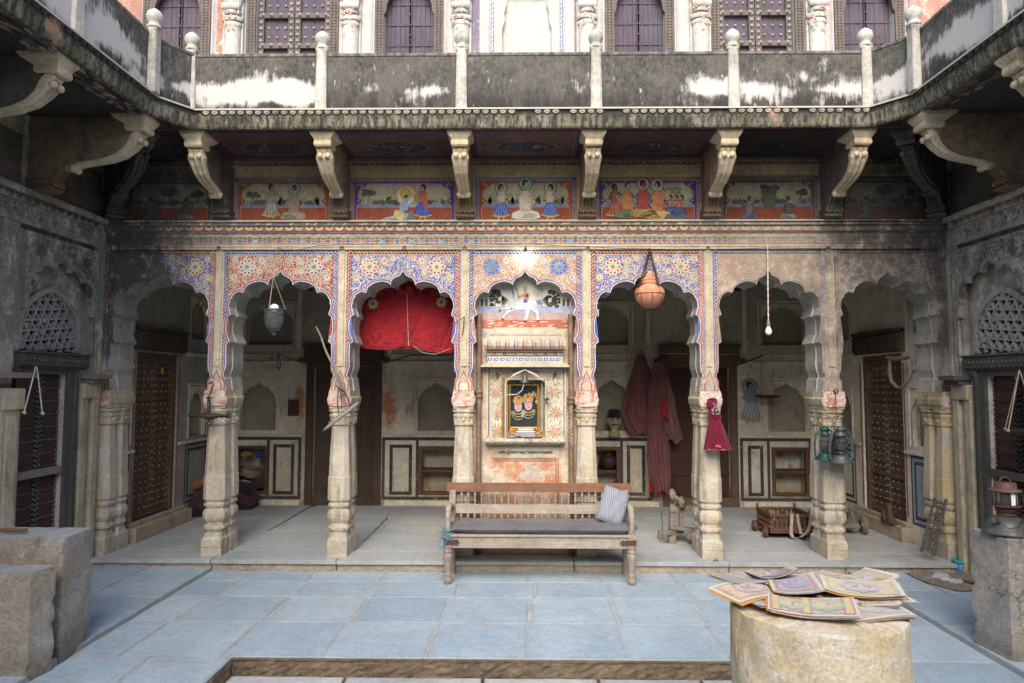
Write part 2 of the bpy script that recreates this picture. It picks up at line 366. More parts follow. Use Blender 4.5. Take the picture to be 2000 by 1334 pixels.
def glass_mat(name, col, rough=.12, ior=1.25, dirtv=.5):
    k = NT(name, rough); k.b.inputs['Transmission Weight'].default_value = .93; k.b.inputs['IOR'].default_value = ior
    return k.done(k.mix(k.ss(k.noise(9, 6, .7), .4, .7, 0, dirtv), col, (.45, .45, .43)))
M['glass'] = glass_mat('dusty bell glass', (.86, .90, .92), .06, 1.12, .12)
M['glass_blue'] = glass_mat('lamp chimney glass', (.75, .78, .78), .1, 1.1, .2)
k = NT('milk bulb glass', .25); M['bulb'] = k.done((.85, .85, .85))
k = NT('lit bulb glass', .3); k.b.inputs['Emission Color'].default_value = (1, .95, .85, 1); k.b.inputs['Emission Strength'].default_value = 14; M['litbulb'] = k.done((.9, .9, .9))
# ---------------------------------------------------------------- mesh helpers
ORG = {}


class Pl:
    """a wall plane: local u (along), v (up), d (out of the wall)"""
    def __init__(s, o, u, n):
        s.o = Vector(o); s.u = Vector(u); s.v = Vector((0, 0, 1)); s.n_ = Vector(n)
        s.flip = s.u.cross(s.v).dot(s.n_) < 0
    def __call__(s, u, v, d=0.0): return s.o + s.u * u + s.v * v + s.n_ * d


class MB:
    def __init__(s): s.V = []; s.F = []; s.C = []; s.S = []; s.I = []
    def add(s, vs, fs, col=(1, 1, 1), smooth=False, mi=0, flip=False):
        b = len(s.V); s.V += [tuple(v) for v in vs]
        for f in fs:
            f = [b + i for i in f]
            s.F.append(f[::-1] if flip else f); s.C.append(col); s.S.append(smooth); s.I.append(mi)
        return s
    def box(s, lo, hi, **k):
        (a, b, c), (d, e, f) = lo, hi
        return s.add([(x, y, z) for x in (a, d) for y in (b, e) for z in (c, f)], [(0, 1, 3, 2), (4, 6, 7, 5), (0, 4, 5, 1), (2, 3, 7, 6), (0, 2, 6, 4), (1, 5, 7, 3)], **k)
    def obox(s, mtx, lo, hi, **k):
        n = len(s.V); s.box(lo, hi, **k)
        for i in range(n, len(s.V)): s.V[i] = tuple(mtx @ Vector(s.V[i]))
        return s
    def pbox(s, pl, u0, u1, v0, v1, d0, d1, **k):
        vs = [pl(u, v, d) for u in (u0, u1) for v in (v0, v1) for d in (d0, d1)]
        return s.add(vs, [(0, 1, 3, 2), (4, 6, 7, 5), (0, 4, 5, 1), (2, 3, 7, 6), (0, 2, 6, 4), (1, 5, 7, 3)], flip=not pl.flip if False else pl.flip, **k)
    def prism(s, pl, poly, d0, d1, smooth=False, **k):
        n = len(poly); vs = [pl(u, v, d0) for u, v in poly] + [pl(u, v, d1) for u, v in poly]
        fs = [tuple(range(n))[::-1], tuple(range(n, 2 * n))]
        s.add(vs, fs, flip=pl.flip, **k)
        s.add(vs, [(i, (i + 1) % n, n + (i + 1) % n, n + i) for i in range(n)], smooth=smooth, flip=pl.flip, **k)
        return s
    def poly(s, pl, pts, d, col=(1, 1, 1), **k):
        return s.add([pl(u, v, d) for u, v in pts], [tuple(range(len(pts)))], col=col, flip=pl.flip, **k)
    def lathe(s, prof, c=(0, 0, 0), seg=20, sx=1.0, sy=1.0, mtx=None, smooth=True, cap=True, **k):
        n = len(prof); vs = []
        for r, z in prof:
            for j in range(seg):
                a = 2 * math.pi * j / seg; p = Vector((r * math.cos(a) * sx, r * math.sin(a) * sy, z))
                vs.append((mtx @ p if mtx else p) + Vector(c))
        fs = [(i * seg + j, i * seg + (j + 1) % seg, (i + 1) * seg + (j + 1) % seg, (i + 1) * seg + j) for i in range(n - 1) for j in range(seg)]
        s.add(vs, fs, smooth=smooth, **k)
        if cap: s.add(vs[:seg], [tuple(range(seg))[::-1]], **k); s.add(vs[-seg:], [tuple(range(seg))], **k)
        return s
    def loft(s, rings, smooth=False, cap=True, **k):
        n = len(rings[0]); vs = [p for r in rings for p in r]
        fs = [(i * n + j, i * n + (j + 1) % n, (i + 1) * n + (j + 1) % n, (i + 1) * n + j) for i in range(len(rings) - 1) for j in range(n)]
        s.add(vs, fs, smooth=smooth, **k)
        if cap: s.add(rings[0], [tuple(range(n))[::-1]], **k); s.add(rings[-1], [tuple(range(n))], **k)
        return s
    def tube(s, pts, r, seg=8, closed=False, **k):
        pts = [Vector(p) for p in pts]; n = len(pts); rings = []
        rr = r if isinstance(r, (list, tuple)) else [r] * n
        nrm = None
        for i, p in enumerate(pts):
            t = (pts[(i + 1) % n] - pts[i - 1]) if closed else (pts[min(i + 1, n - 1)] - pts[max(i - 1, 0)])
            t.normalize()
            if nrm is None: nrm = t.orthogonal()
            nrm = (nrm - t * nrm.dot(t)).normalized(); b = t.cross(nrm)
            rings.append([p + (nrm * math.cos(2 * math.pi * j / seg) + b * math.sin(2 * math.pi * j / seg)) * rr[i] for j in range(seg)])
        if closed: rings.append(rings[0])
        return s.loft(rings, smooth=True, cap=not closed, **k)
    def grid(s, nu, nv, fn, smooth=True, **k):
        vs = [fn(i / nu, j / nv) for j in range(nv + 1) for i in range(nu + 1)]; q = nu + 1
        return s.add(vs, [(j * q + i, j * q + i + 1, (j + 1) * q + i + 1, (j + 1) * q + i) for j in range(nv) for i in range(nu)], smooth=smooth, **k)
    def ball(s, c, r, seg=12, rings=8, sc=(1, 1, 1), **k):
        return s.lathe([(max(1e-4, r * math.sin(math.pi * i / rings)) , -r * math.cos(math.pi * i / rings) * sc[2]) for i in range(rings + 1)], c, seg, sc[0], sc[1], cap=False, **k)
    def xf(s, m): s.V = [tuple(m @ Vector(v)) for v in s.V]; return s
    def mesh(s, name, mats, org=(0, 0, 0)):
        me = bpy.data.meshes.new(name); o = org
        me.from_pydata([(v[0] - o[0], v[1] - o[1], v[2] - o[2]) for v in s.V], [], s.F)
        for m in (mats if isinstance(mats, (list, tuple)) else [mats]): me.materials.append(m)
        me.polygons.foreach_set('use_smooth', s.S); me.polygons.foreach_set('material_index', s.I)
        if any(c != (1, 1, 1) for c in s.C):
            at_ = me.color_attributes.new('Col', 'FLOAT_COLOR', 'CORNER'); buf = []
            for p, c in zip(s.F, s.C): buf += [c[0], c[1], c[2], 1.0] * len(p)
            at_.data.foreach_set('color', buf)
        me.update(); return me
    def build(s, name, mats, parent=None, bevel=0, kind=None, org=None):
        if org is None: org = ORG[parent.name] if parent else (0, 0, 0)
        o = bpy.data.objects.new(name, s.mesh(name, mats, org)); COL.objects.link(o)
        if parent: o.parent = parent; ORG[o.name] = org
        else: o.location = org; ORG[o.name] = org
        if bevel:
            b = o.modifiers.new('bevel', 'BEVEL'); b.width = bevel; b.segments = 2; b.limit_method = 'ANGLE'; b.angle_limit = R(35)
        if kind: o['kind'] = kind
        return o


def thing(name, label, cat, loc=(0, 0, 0), group=None, kind=None):
    o = bpy.data.objects.new(name, None); COL.objects.link(o); o.location = loc; ORG[o.name] = tuple(loc)
    o.empty_display_size = .1
    if kind: o['kind'] = kind
    else:
        o['label'] = label; o['category'] = cat
    if group: o['group'] = group
    return o


def tag(o, label, cat, group=None):
    o['label'] = label; o['category'] = cat
    if group: o['group'] = group
    return o


def inst(name, mesh, parent, loc, rz=0.0):
    """a piece that shares mesh data; loc is a world point"""
    o = bpy.data.objects.new(name, mesh); COL.objects.link(o); o.parent = parent
    g = ORG[parent.name]; o.location = (loc[0] - g[0], loc[1] - g[1], loc[2] - g[2]); o.rotation_euler.z = rz
    ORG[o.name] = tuple(loc)
    return o


def rnd(a, b): return random.uniform(a, b)
def lerp(a, b, t): return a + (b - a) * t
def ell(cx, cy, rx, ry, n=14, a0=0.0):
    return [(cx + rx * math.cos(a0 + 2 * math.pi * i / n), cy + ry * math.sin(a0 + 2 * math.pi * i / n)) for i in range(n)]
def leaf(cx, cy, L, W, a):
    c, s_ = math.cos(a), math.sin(a)
    return [(cx + x * c - y * s_, cy + x * s_ + y * c) for x, y in ((-L, 0), (-.45 * L, .8 * W), (.15 * L, W), (L, .1 * W), (.3 * L, -.7 * W), (-.45 * L, -.75 * W))]
def pip(x, y, P):
    r = False; j = len(P) - 1
    for i in range(len(P)):
        if (P[i][1] > y) != (P[j][1] > y) and x < (P[j][0] - P[i][0]) * (y - P[i][1]) / (P[j][1] - P[i][1]) + P[i][0]: r = not r
        j = i
    return r
def strip(P, w0, w1):
    """a ribbon along the polyline P, from w0 to w1 to its left, as quads"""
    out = []; L = []; Rr = []
    for i, p in enumerate(P):
        a = P[max(i - 1, 0)]; b = P[min(i + 1, len(P) - 1)]; dx, dy = b[0] - a[0], b[1] - a[1]; l = math.hypot(dx, dy) or 1
        nx, ny = -dy / l, dx / l
        L.append((p[0] + nx * w0, p[1] + ny * w0)); Rr.append((p[0] + nx * w1, p[1] + ny * w1))
    for i in range(len(P) - 1): out.append([L[i], L[i + 1], Rr[i + 1], Rr[i]])
    return out


def jit(c, a=.12):
    f = 1 + rnd(-a, a); return tuple(max(0, x * f * (1 + rnd(-.04, .04))) for x in c)


def rope_band(b, pl, p0, p1, wid, d, col, hi=(.60, .52, .42), step=.034):
    """painted twisted rope: coloured band with pale slanted strokes"""
    dx, dy = p1[0] - p0[0], p1[1] - p0[1]; l = math.hypot(dx, dy); ux, uy = dx / l, dy / l; nx, ny = -uy, ux
    P = lambda t, s_: (p0[0] + ux * t + nx * s_, p0[1] + uy * t + ny * s_)
    b.poly(pl, [P(0, 0), P(l, 0), P(l, wid), P(0, wid)], d, jit(col))
    n = int(l / step)
    for i in range(n):
        t = (i + .5) * l / n + rnd(-.003, .003); k = step * .62
        b.poly(pl, [P(t - k, .10 * wid), P(t - k * .6, .08 * wid), P(t + k * .45, .5 * wid), P(t + k * .9, .92 * wid), P(t + k * .5, .93 * wid), P(t - k * .1, .5 * wid)], d + .001, jit(hi))
    for s_ in (-.010, wid + .004):
        b.poly(pl, [P(0, s_), P(l, s_), P(l, s_ + .006), P(0, s_ + .006)], d, jit(BLUE if col[0] > col[2] else RED))


def rosette(b, pl, x, y, r, d, pet, dot, cen, n=10):
    b.poly(pl, ell(x, y, r * .78, r * .78, 18), d, jit(pet))
    for i in range(n):
        a = 2 * math.pi * i / n; b.poly(pl, ell(x + r * .80 * math.cos(a), y + r * .80 * math.sin(a), r * .26, r * .26, 8), d + .0004 + (i % 2) * .0003, jit(pet, .06))
    for i in range(n):
        a = 2 * math.pi * i / n
        b.poly(pl, ell(x + r * .72 * math.cos(a), y + r * .72 * math.sin(a), r * .145, r * .145, 7), d + .0012, jit(dot))
        a += math.pi / n
        b.poly(pl, ell(x + r * .42 * math.cos(a), y + r * .42 * math.sin(a), r * .05, r * .05, 5), d + .0012, jit(dot))
    b.poly(pl, ell(x, y, r * .24, r * .24, 12), d + .0012, jit(cen))


# ---------------------------------------------------------------- planes and main sizes
YF = 6.62                                                          # front of the arcade
XL, XR = -4.15, 4.08                                               # the two side walls of the court
YB = 9.4                                                           # back wall of the porch
ZP = .11                                                           # porch floor
FAC = Pl((0, YF, 0), (1, 0, 0), (0, -1, 0)); BACK = Pl((0, YB, 0), (1, 0, 0), (0, -1, 0))
UPW = Pl((0, 6.82, 0), (1, 0, 0), (0, -1, 0))
LW = Pl((XL, 0, 0), (0, 1, 0), (1, 0, 0)); RW = Pl((XR, 0, 0), (0, 1, 0), (-1, 0, 0))
STRIPS = [-3.01, -1.80, -.597, .592, 1.776, 2.953]
BOUND = [XL] + STRIPS + [XR]
ZA = 2.86                                                          # arch apex
HALF = [(0, 0), (.03, -.042), (.065, -.058), (.092, -.072), (.112, -.10), (.118, -.135),
        (.145, -.112), (.19, -.100), (.24, -.104), (.29, -.122), (.335, -.155), (.358, -.212),
        (.405, -.200), (.45, -.228), (.482, -.285), (.492, -.35), (.468, -.425),
        (.498, -.445), (.512, -.51), (.510, -.60), (.472, -.69),
        (.503, -.712), (.508, -.80), (.502, -.90), (.507, -.95), (.524, -1.0), (.527, -1.03), (.512, -1.055), (.512, -1.062), (.505, -1.12), (.497, -1.17)]


def arch(cx, za=ZA, hw=.595, k=1.0):
    """outline of a cusped arch opening, from its left foot over the apex to its right foot"""
    f = lambda x: x - (.595 - hw)if x > .3 else x * (hw / .595) if x < .3 else x
    r = [(x * hw / .595 * k, z * k) for x, z in HALF]
    return [(cx - x, za + z) for x, z in r[::-1]] + [(cx + x, za + z) for x, z in r[1:]]


def wall_holes(b, pl, u0, u1, v0, v1, holes, d=0.0, **k):
    """front face of a wall with rectangular recesses (u0, u1, v0, v1, depth)"""
    us = sorted({u0, u1, *[h[0] for h in holes], *[h[1] for h in holes]}); vs = sorted({v0, v1, *[h[2] for h in holes], *[h[3] for h in holes]})
    us = [u for u in us if u0 <= u <= u1]; vs = [v for v in vs if v0 <= v <= v1]
    for a, c in zip(us, us[1:]):
        for e, f in zip(vs, vs[1:]):
            m, n = (a + c) / 2, (e + f) / 2
            if any(h[0] < m < h[1] and h[2] < n < h[3] for h in holes): continue
            b.poly(pl, [(a, e), (c, e), (c, f), (a, f)], d, **k)
    for a, c, e, f, dep in holes:
        q = [pl(a, e, d), pl(c, e, d), pl(c, f, d), pl(a, f, d), pl(a, e, d - dep), pl(c, e, d - dep), pl(c, f, d - dep), pl(a, f, d - dep)]
        b.add(q, [(0, 4, 5, 1), (1, 5, 6, 2), (2, 6, 7, 3), (3, 7, 4, 0), (4, 7, 6, 5)], flip=not pl.flip, **k)


# ---------------------------------------------------------------- ground: court floor, sunken court, porch floor
cf = thing('courtyard_floor', None, None, kind='structure')
MB().box((-9, -4.0, -.40), (9, 4.5, -.16)).build('base', M['joint'], cf)
bj = MB(); bj.box((-4.3, 4.5, -.3), (4.3, 6.6, -.005)); bj.box((-4.3, -3.5, -.3), (-1.9, 4.497, -.005)); bj.box((1.75, -3.5, -.3), (4.3, 4.497, -.005))
bj.build('joint_bed', M['joint'], cf)


def slab(name, parent, x0, x1, y0, y1, z, m, th=.05, gap=.0025, tilt=.002):
    g = gap + rnd(0, .003)
    pts = [[x0 + g, y0 + g], [x1 - g, y0 + g], [x1 - g, y1 - g], [x0 + g, y1 - g]]
    b = MB(); top = []; bot = []
    zz = z + rnd(-tilt, tilt)
    per = []
    for i in range(4):
        a, c = pts[i], pts[(i + 1) % 4]
        for t in (0, .18, .4, .62, .85):
            per.append((lerp(a[0], c[0], t) + rnd(-.004, .004), lerp(a[1], c[1], t) + rnd(-.004, .004)))
    cx, cy = (x0 + x1) / 2, (y0 + y1) / 2
    inn = [(cx + (px - cx) * (1 - .012 / max(.1, abs(px - cx) + .05)), cy + (py - cy) * (1 - .012 / max(.1, abs(py - cy) + .05)), zz + rnd(0, .0015)) for px, py in per]
    b.loft([[(px, py, z - th) for px, py in per], [(px, py, zz - .003) for px, py in per], inn])
    return b.build(name, m, parent)


XJ = [-2.95, -2.62, -1.96, -1.30, -.64, .02, .68, 1.34, 2.00, 2.62, 2.99]
YJ = [6.53, 6.19, 5.75, 5.15, 4.50]
for r_ in range(len(YJ) - 1):
    off = [0, .05, 0, -.02][r_]
    for i in range(len(XJ) - 1):
        a, c = XJ[i], XJ[i + 1]
        if 0 < i: a += off + rnd(-.02, .02)
        if i < len(XJ) - 2: c += off + .001
        slab('slab', cf, a, c, YJ[r_ + 1], YJ[r_], 0, M['slab'])
for xs, ys, z in (([-4.15, -3.55, -2.953], [6.53, 5.6, 4.72, 3.9, 3.0, 2.1, 1.2, .3, -.8], .035), ([2.993, 3.5, 4.08], [6.53, 5.9, 5.1, 4.3, 3.5, 2.6, 1.7, .8, -.3], .035)):
    for a, c in zip(xs, xs[1:]):
        for e, f in zip(ys[1:], ys): slab('slab', cf, a, c, e, f, z, M['slab'], th=.09)
for xs in ([-2.95, -2.42, -1.9], [1.75, 2.4, 2.99]):
    for a, c in zip(xs, xs[1:]):
        yy = 4.5
        while yy > -1:
            slab('slab', cf, a, c, yy - .62, yy, 0, M['slab']); yy -= .62
pit = thing('sunken_court', None, None, kind='structure')
for i, (a, c) in enumerate(zip([-1.9, -1.15, -.28, .45, 1.1, 1.75], [-1.15, -.28, .45, 1.1, 1.75])):
    for j in range(6): slab('slab', pit, a, c, 4.47 - .7 * (j + 1) + .12 * (i % 2) * (j > 0), 4.47 - .7 * j + (.12 * (i % 2) * (j > 0)), -.105, M['pitslab'], gap=.009)


def rough_face(b, p0, p1, z0, z1, nrm, nu, nv, amp):
    p0, p1, nrm = Vector(p0), Vector(p1), Vector(nrm)
    cache = {}
    def f(u, v):
        k_ = (round(u, 4), round(v, 4))
        if k_ not in cache: cache[k_] = p0.lerp(p1, u) + Vector((0, 0, lerp(z0, z1, v))) + nrm * rnd(-amp, amp)
        return cache[k_]
    b.grid(nu, nv, f, smooth=False)
b = MB(); rough_face(b, (-1.885, 4.482, 0), (1.74, 4.482, 0), -.13, -.006, (0, -1, 0), 90, 5, .009)
rough_face(b, (-1.885, -.5, 0), (-1.885, 4.482, 0), -.13, -.006, (1, 0, 0), 90, 5, .009); rough_face(b, (1.738, 4.482, 0), (1.738, -.5, 0), -.13, -.006, (-1, 0, 0), 90, 5, .009)
for u0, u1, y0_, y1_ in ((-1.9, 1.76, 4.475, 4.51), ): b.box((u0, y0_, -.012), (u1, y1_, -.006))
b.build('rough_riser', M['pitwall'], pit)

pf = thing('porch_floor', None, None, kind='structure')
MB().box((-4.3, 6.57, -.1), (4.3, 9.7, .085)).build('bed', M['joint'], pf)
xs = [-4.12, -2.9, -1.7, -.55, .62, 1.75, 2.95, 4.06]; ys = [6.86, 7.75, 8.6, 9.38]
for i, (a, c) in enumerate(zip(xs, xs[1:])):
    for e, f in zip(ys, ys[1:]): slab('slab', pf, a + (0 if i == 0 else rnd(-.1, .1)), c, e + rnd(0, .01), f, ZP, M['porch'], gap=0, tilt=.0005)
x = -4.12
while x < 4.05:
    x2 = min(4.07, x + rnd(.95, 1.5))
    if 4.07 - x2 < .3: x2 = 4.07
    slab('edge_stone', pf, x, x2, 6.47, 6.86, ZP, M['edge'] if False else M['porch'], th=.035, gap=.002)
    MB().box((x + .004, 6.51, -.02), (x2 - .004, 6.6, ZP - .037)).build('riser_stone', M['edge'], pf, bevel=.006)
    e = MB(); n = max(3, int((x2 - x) / .115)); ww = (x2 - x - .012) / n
    for i in range(n):
        cx = x + .006 + (i + .5) * ww
        P = [(cx + ww * .49 * math.cos(t), (ZP - .04) - .062 * math.sin(t)) for t in [math.pi * q / 8 for q in range(9)]]
        e.prism(Pl((0, 6.51, 0), (1, 0, 0), (0, -1, 0)), P[::-1], .001, .009)
    e.build('scallop_carving', M['edge'], pf)
    x = x2

# the ground under and around, well below the court
gm = MB().box((-40, -40, -.9), (40, 40, -.42)); g_ = gm.build('ground', M['earth'], kind='structure')
# ---------------------------------------------------------------- arcade wall
arc = thing('arcade_wall', 'painted wall of seven cusped arches with floral spandrels along the porch front', 'wall', (0, YF, 0))
ROPE = [RED, BLUE, RED, BLUE, RED, BLUE, RED]
GROUND = [BLUE, RED, BLUE, (.42, .21, .15), BLUE, (.36, .22, .17), (.12, .11, .10)]
LEAFC = [(.58, .50, .38)] * 5 + [(.44, .36, .28), (.40, .36, .30)]
DOT = [RED, BLUE, RED, BLUE, RED, (.33, .15, .1), (.1, .08, .07)]
for i in range(7):
    a, c = BOUND[i], BOUND[i + 1]; cx = (a + c) / 2; hw = (c - a) / 2
    A = arch(cx, hw=hw)
    panel = [(a, ZA - 1.17)] + A + [(c, ZA - 1.17), (c, 3.235), (a, 3.235)]
    n = len(A)
    b = MB(); vs = [FAC(u, v, 0) for u, v in panel] + [FAC(u, v, -.40) for u, v in panel]; N = len(panel)
    b.add(vs, [tuple(range(N)), tuple(range(N, 2 * N))[::-1]], flip=True)
    # soffit of the arch in steps: outer rim, recessed middle
    for j in range(N):
        jn = (j + 1) % N
        b.add([vs[j], vs[jn], vs[N + jn], vs[N + j]], [(0, 1, 2, 3)], mi=1, smooth=False)
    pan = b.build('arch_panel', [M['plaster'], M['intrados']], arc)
    # raised inner rib along the soffit
    rb = MB()
    for q in strip(A, -.012, .0):
        vs2 = [FAC(u, v, -.13) for u, v in q] + [FAC(u, v, -.15) for u, v in q]
        rb.add(vs2, [(0, 1, 2, 3), (4, 7, 6, 5), (0, 4, 5, 1), (1, 5, 6, 2), (2, 6, 7, 3), (3, 7, 4, 0)])
    rb.build('soffit_rib', M['intrados'], pan)
    # paint
    f = MB(); d0 = .003
    zl, zr = ZA - 1.02, 3.065
    il, ir = a + .088, c - .088
    inner = [(il, zl + .1)] + [p for p in A if il <= p[0] <= ir and p[1] > zl + .1] + [(ir, zl + .1), (ir, 3.02), (il, 3.02)]
    f.poly(FAC, inner, d0, GROUND[i])
    # painted mouldings that follow the arch
    Aa = A[4:-4]
    for w0, w1, cc in ((.002, .009, WHITE if i < 5 else (.4, .36, .3)), (.009, .018, BLUE if i != 5 else (.1, .1, .22)), (.018, .024, RED), (.024, .03, (.5, .42, .33))):
        for q in strip(Aa, w0, w1): f.poly(FAC, q, d0 + .004, jit(cc))
    spots = []
    R0 = .078
    for sgn in (-1, 1):
        spots.append((cx + sgn * .33, 2.905, R0 * (1.1 if i != 3 else 1.1)))
        spots += [(cx + sgn * .185, 2.965, .046), (cx + sgn * .46, 2.80, .045), (cx + sgn * .45, 2.985, .035), (cx + sgn * .10, 2.985, .035), (cx + sgn * .21, 2.86, .038)]
    for q, (x, z, r) in enumerate(spots):
        if i == 5 and r > .06: continue
        rosette(f, FAC, x, z, r, d0 + .003, LEAFC[i] if i != 3 or r < .06 else (.20, .25, .40), DOT[i], GREEN, 10 if r > .06 else 8)
    blocked = A[2:-2]
    tries = 0; got = []
    while tries < 9000 and len(got) < 950:
        tries += 1
        x, z = rnd(il + .012, ir - .012), rnd(zl + .15, 3.012)
        if pip(x, z, [(A[0][0], ZA - 3)] + A + [(A[-1][0], ZA - 3)]): continue
        if min((x - p[0]) ** 2 + (z - p[1]) ** 2 for p in blocked) < .031 ** 2: continue
        if any((x - sx) ** 2 + (z - sz) ** 2 < (r * 1.05) ** 2 for sx, sz, r in spots): continue
        L = rnd(.0115, .0195)
        if any((x - g[0]) ** 2 + (z - g[1]) ** 2 < (.0135) ** 2 for g in got): continue
        got.append((x, z))
        sx, sz, r = min(spots, key=lambda s_: (x - s_[0]) ** 2 + (z - s_[1]) ** 2)
        ang = math.atan2(z - sz, x - sx) + math.pi / 2 * (1 if x > cx else -1) * .7 + rnd(-.5, .5)
        f.poly(FAC, leaf(x, z, L, L * rnd(.27, .40), ang), d0 + .001 + rnd(0, .0012), jit(LEAFC[i], .15))
        if random.random() < .18: f.poly(FAC, ell(x + rnd(-.01, .01), z + rnd(-.01, .01), .0045, .0045, 6), d0 + .0026, jit(DOT[i] if random.random() < .6 else GREEN))
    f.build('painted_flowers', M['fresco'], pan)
    f = MB(); rw = .036
    rope_band(f, FAC, (a + .085, 3.068), (c - .085, 3.068), -rw, d0 + .001, ROPE[i])
    rope_band(f, FAC, (a + .048, zl + .03), (a + .048, 3.068), -rw, d0 + .001, ROPE[i])
    rope_band(f, FAC, (c - .048, zl + .03), (c - .048, 3.068), rw, d0 + .001, ROPE[i])
    f.build('rope_border', M['fresco'], pan)
# pilaster strips between the bays
for i, x in enumerate(BOUND):
    e = MB(); wd = .027
    x0, x1 = max(x - wd, XL), min(x + wd, XR)
    e.pbox(FAC, x0, x1, 1.93, 3.07, 0, .012)
    s_ = e.build('pilaster_strip', M['plaster'], arc, bevel=.003)
    e = MB(); zb = 1.70
    fc = .45 if i > 4 else 1
    cl = lambda c: tuple(v * (1 if fc == 1 else .8) for v in c)
    for k_, (cc, hh) in enumerate((((.36, .16, .13), .20), ((.52, .42, .34), .165), ((.36, .15, .14), .13), ((.56, .48, .38), .12))):
        wv = .088 - .016 * k_
        e.poly(FAC, [(x - wv, zb), (x + wv, zb), (x + wv, zb + hh * .45), (x + wv * .62, zb + hh * .72), (x + wv * .45, zb + hh * .55), (x, zb + hh), (x - wv * .45, zb + hh * .55), (x - wv * .62, zb + hh * .72), (x - wv, zb + hh * .45)], .005 + .001 * k_ + (.012 if k_ > 9 else 0), jit(cl(cc)))
    e.build('painted_lotus', M['fresco'], s_)
# string course: pale fillet, flower frieze, scallop frieze, carved rope cornice
e = MB()
e.pbox(FAC, XL, XR, 3.073, 3.115, 0, .025); e.pbox(FAC, XL, XR, 3.115, 3.128, 0, .012)
e.pbox(FAC, XL, XR, 3.128, 3.238, 0, .008); e.pbox(FAC, XL, XR, 3.238, 3.25, 0, .02)
e.pbox(FAC, XL, XR, 3.25, 3.305, 0, .035); e.pbox(FAC, XL, XR, 3.305, 3.335, 0, .065); e.pbox(FAC, XL, XR, 3.335, 3.352, 0, .09)
fr = e.build('frieze', M['plaster'], arc, bevel=.004)
e = MB(); d = .011
x = XL + .03; j = 0
e.poly(FAC, [(XL, 3.131), (XR, 3.131), (XR, 3.136), (XL, 3.136)], d, RED); e.poly(FAC, [(XL, 3.23), (XR, 3.23), (XR, 3.236), (XL, 3.236)], d, BLUE)
e.poly(FAC, [(XL, 3.096), (XR, 3.096), (XR, 3.101), (XL, 3.101)], .028, (.25, .2, .16))
while x < XR - .02:
    cc = BLUE if j % 2 else (.45, .15, .09)
    if j % 2 == 0 and random.random() < .12: cc = LBLUE
    for dx, dz, r in ((-.0135, .161, .010), (.0135, .161, .010), (0, .158, .011), (0, .148, .008)): e.poly(FAC, ell(x + dx, 3.0 + dz, r, r * 1.05, 8), d + .001 + r * .02, jit(cc, .2))
    e.poly(FAC, ell(x, 3.158, .0022, .006, 6), d + .0022, WHITE)
    for a_ in (-.95, -.5, 0, .5, .95):
        L = .020 if a_ else .023
        e.poly(FAC, leaf(x + math.sin(a_) * .022, 3.172 + math.cos(a_) * .022, L, .0045, math.pi / 2 - a_), d + .001, jit((.17, .19, .09) if j % 3 else (.24, .2, .09), .25))
    if j % 2 == 0:
        P = [(x + .047 * math.cos(t), 3.175 + .050 * math.sin(t)) for t in [math.pi * q / 10 for q in range(11)]]
        for q in strip(P, -.002, .002): e.poly(FAC, q, d + .0006, jit(RED if j % 4 else BLUE))
    x += .0485; j += 1
e.poly(FAC, [(XL, 3.252), (XR, 3.252), (XR, 3.303), (XL, 3.303)], .038, (.36, .11, .07))
x = XL + .05
while x < XR - .03:
    for r, cc, dd in ((.040, (.56, .49, .37), .0), (.026, (.50, .42, .3), .001), (.020, (.15, .20, .10), .002)):
        P = [(x + r * 1.05 * math.cos(t), 3.3025 - r * 1.08 * math.sin(t)) for t in [math.pi * q / 10 for q in range(11)]]
        e.poly(FAC, P[::-1], .039 + dd, jit(cc, .1))
    x += .099
e.build('painted_petals', M['fresco'], fr)
e = MB(); x = XL
while x < XR - .01:
    e.poly(FAC, [(x, 3.309), (x + .018, 3.309), (x + .04, 3.33), (x + .022, 3.33)], .068, jit(random.choice([RED, BLUE, (.1, .12, .07), (.56, .48, .36), (.14, .1, .07)]), .2)); x += .026
e.build('painted_twist', M['fresco'], fr)
# iron rings along the fillet
for px in (312, 428, 668, 790, 908, 1148, 1383, 1617, 1738):
    p = at(px, 484, Y=YF - .03)
    MB().tube([(p.x + .017 * math.cos(t), p.y - .012 + .006 * math.sin(t), p.z - .004 + .017 * math.sin(t)) for t in [2 * math.pi * q / 14 for q in range(14)]], .0038, 6, True).tube([(p.x, YF - .0, p.z + .012), (p.x, YF - .045, p.z + .012)], .005, 6).build('iron_ring', M['rust'], arc)
# ---------------------------------------------------------------- columns
def ring(cx, cy, z, hx, hy, ch):
    return [(cx + x, cy + y, z) for x, y in ((-hx + ch, -hy), (hx - ch, -hy), (hx, -hy + ch), (hx, hy - ch), (hx - ch, hy), (-hx + ch, hy), (-hx, hy - ch), (-hx, -hy + ch))]
def cring(cx, cy, z, r, n=24):
    # fluted round section
    return [(cx + (r + .0028 * math.cos(4 * a * 3)) * math.cos(a), cy + (r + .0028 * math.cos(12 * a)) * math.sin(a), z) for a in [2 * math.pi * (i + .5) / n for i in range(n)]]


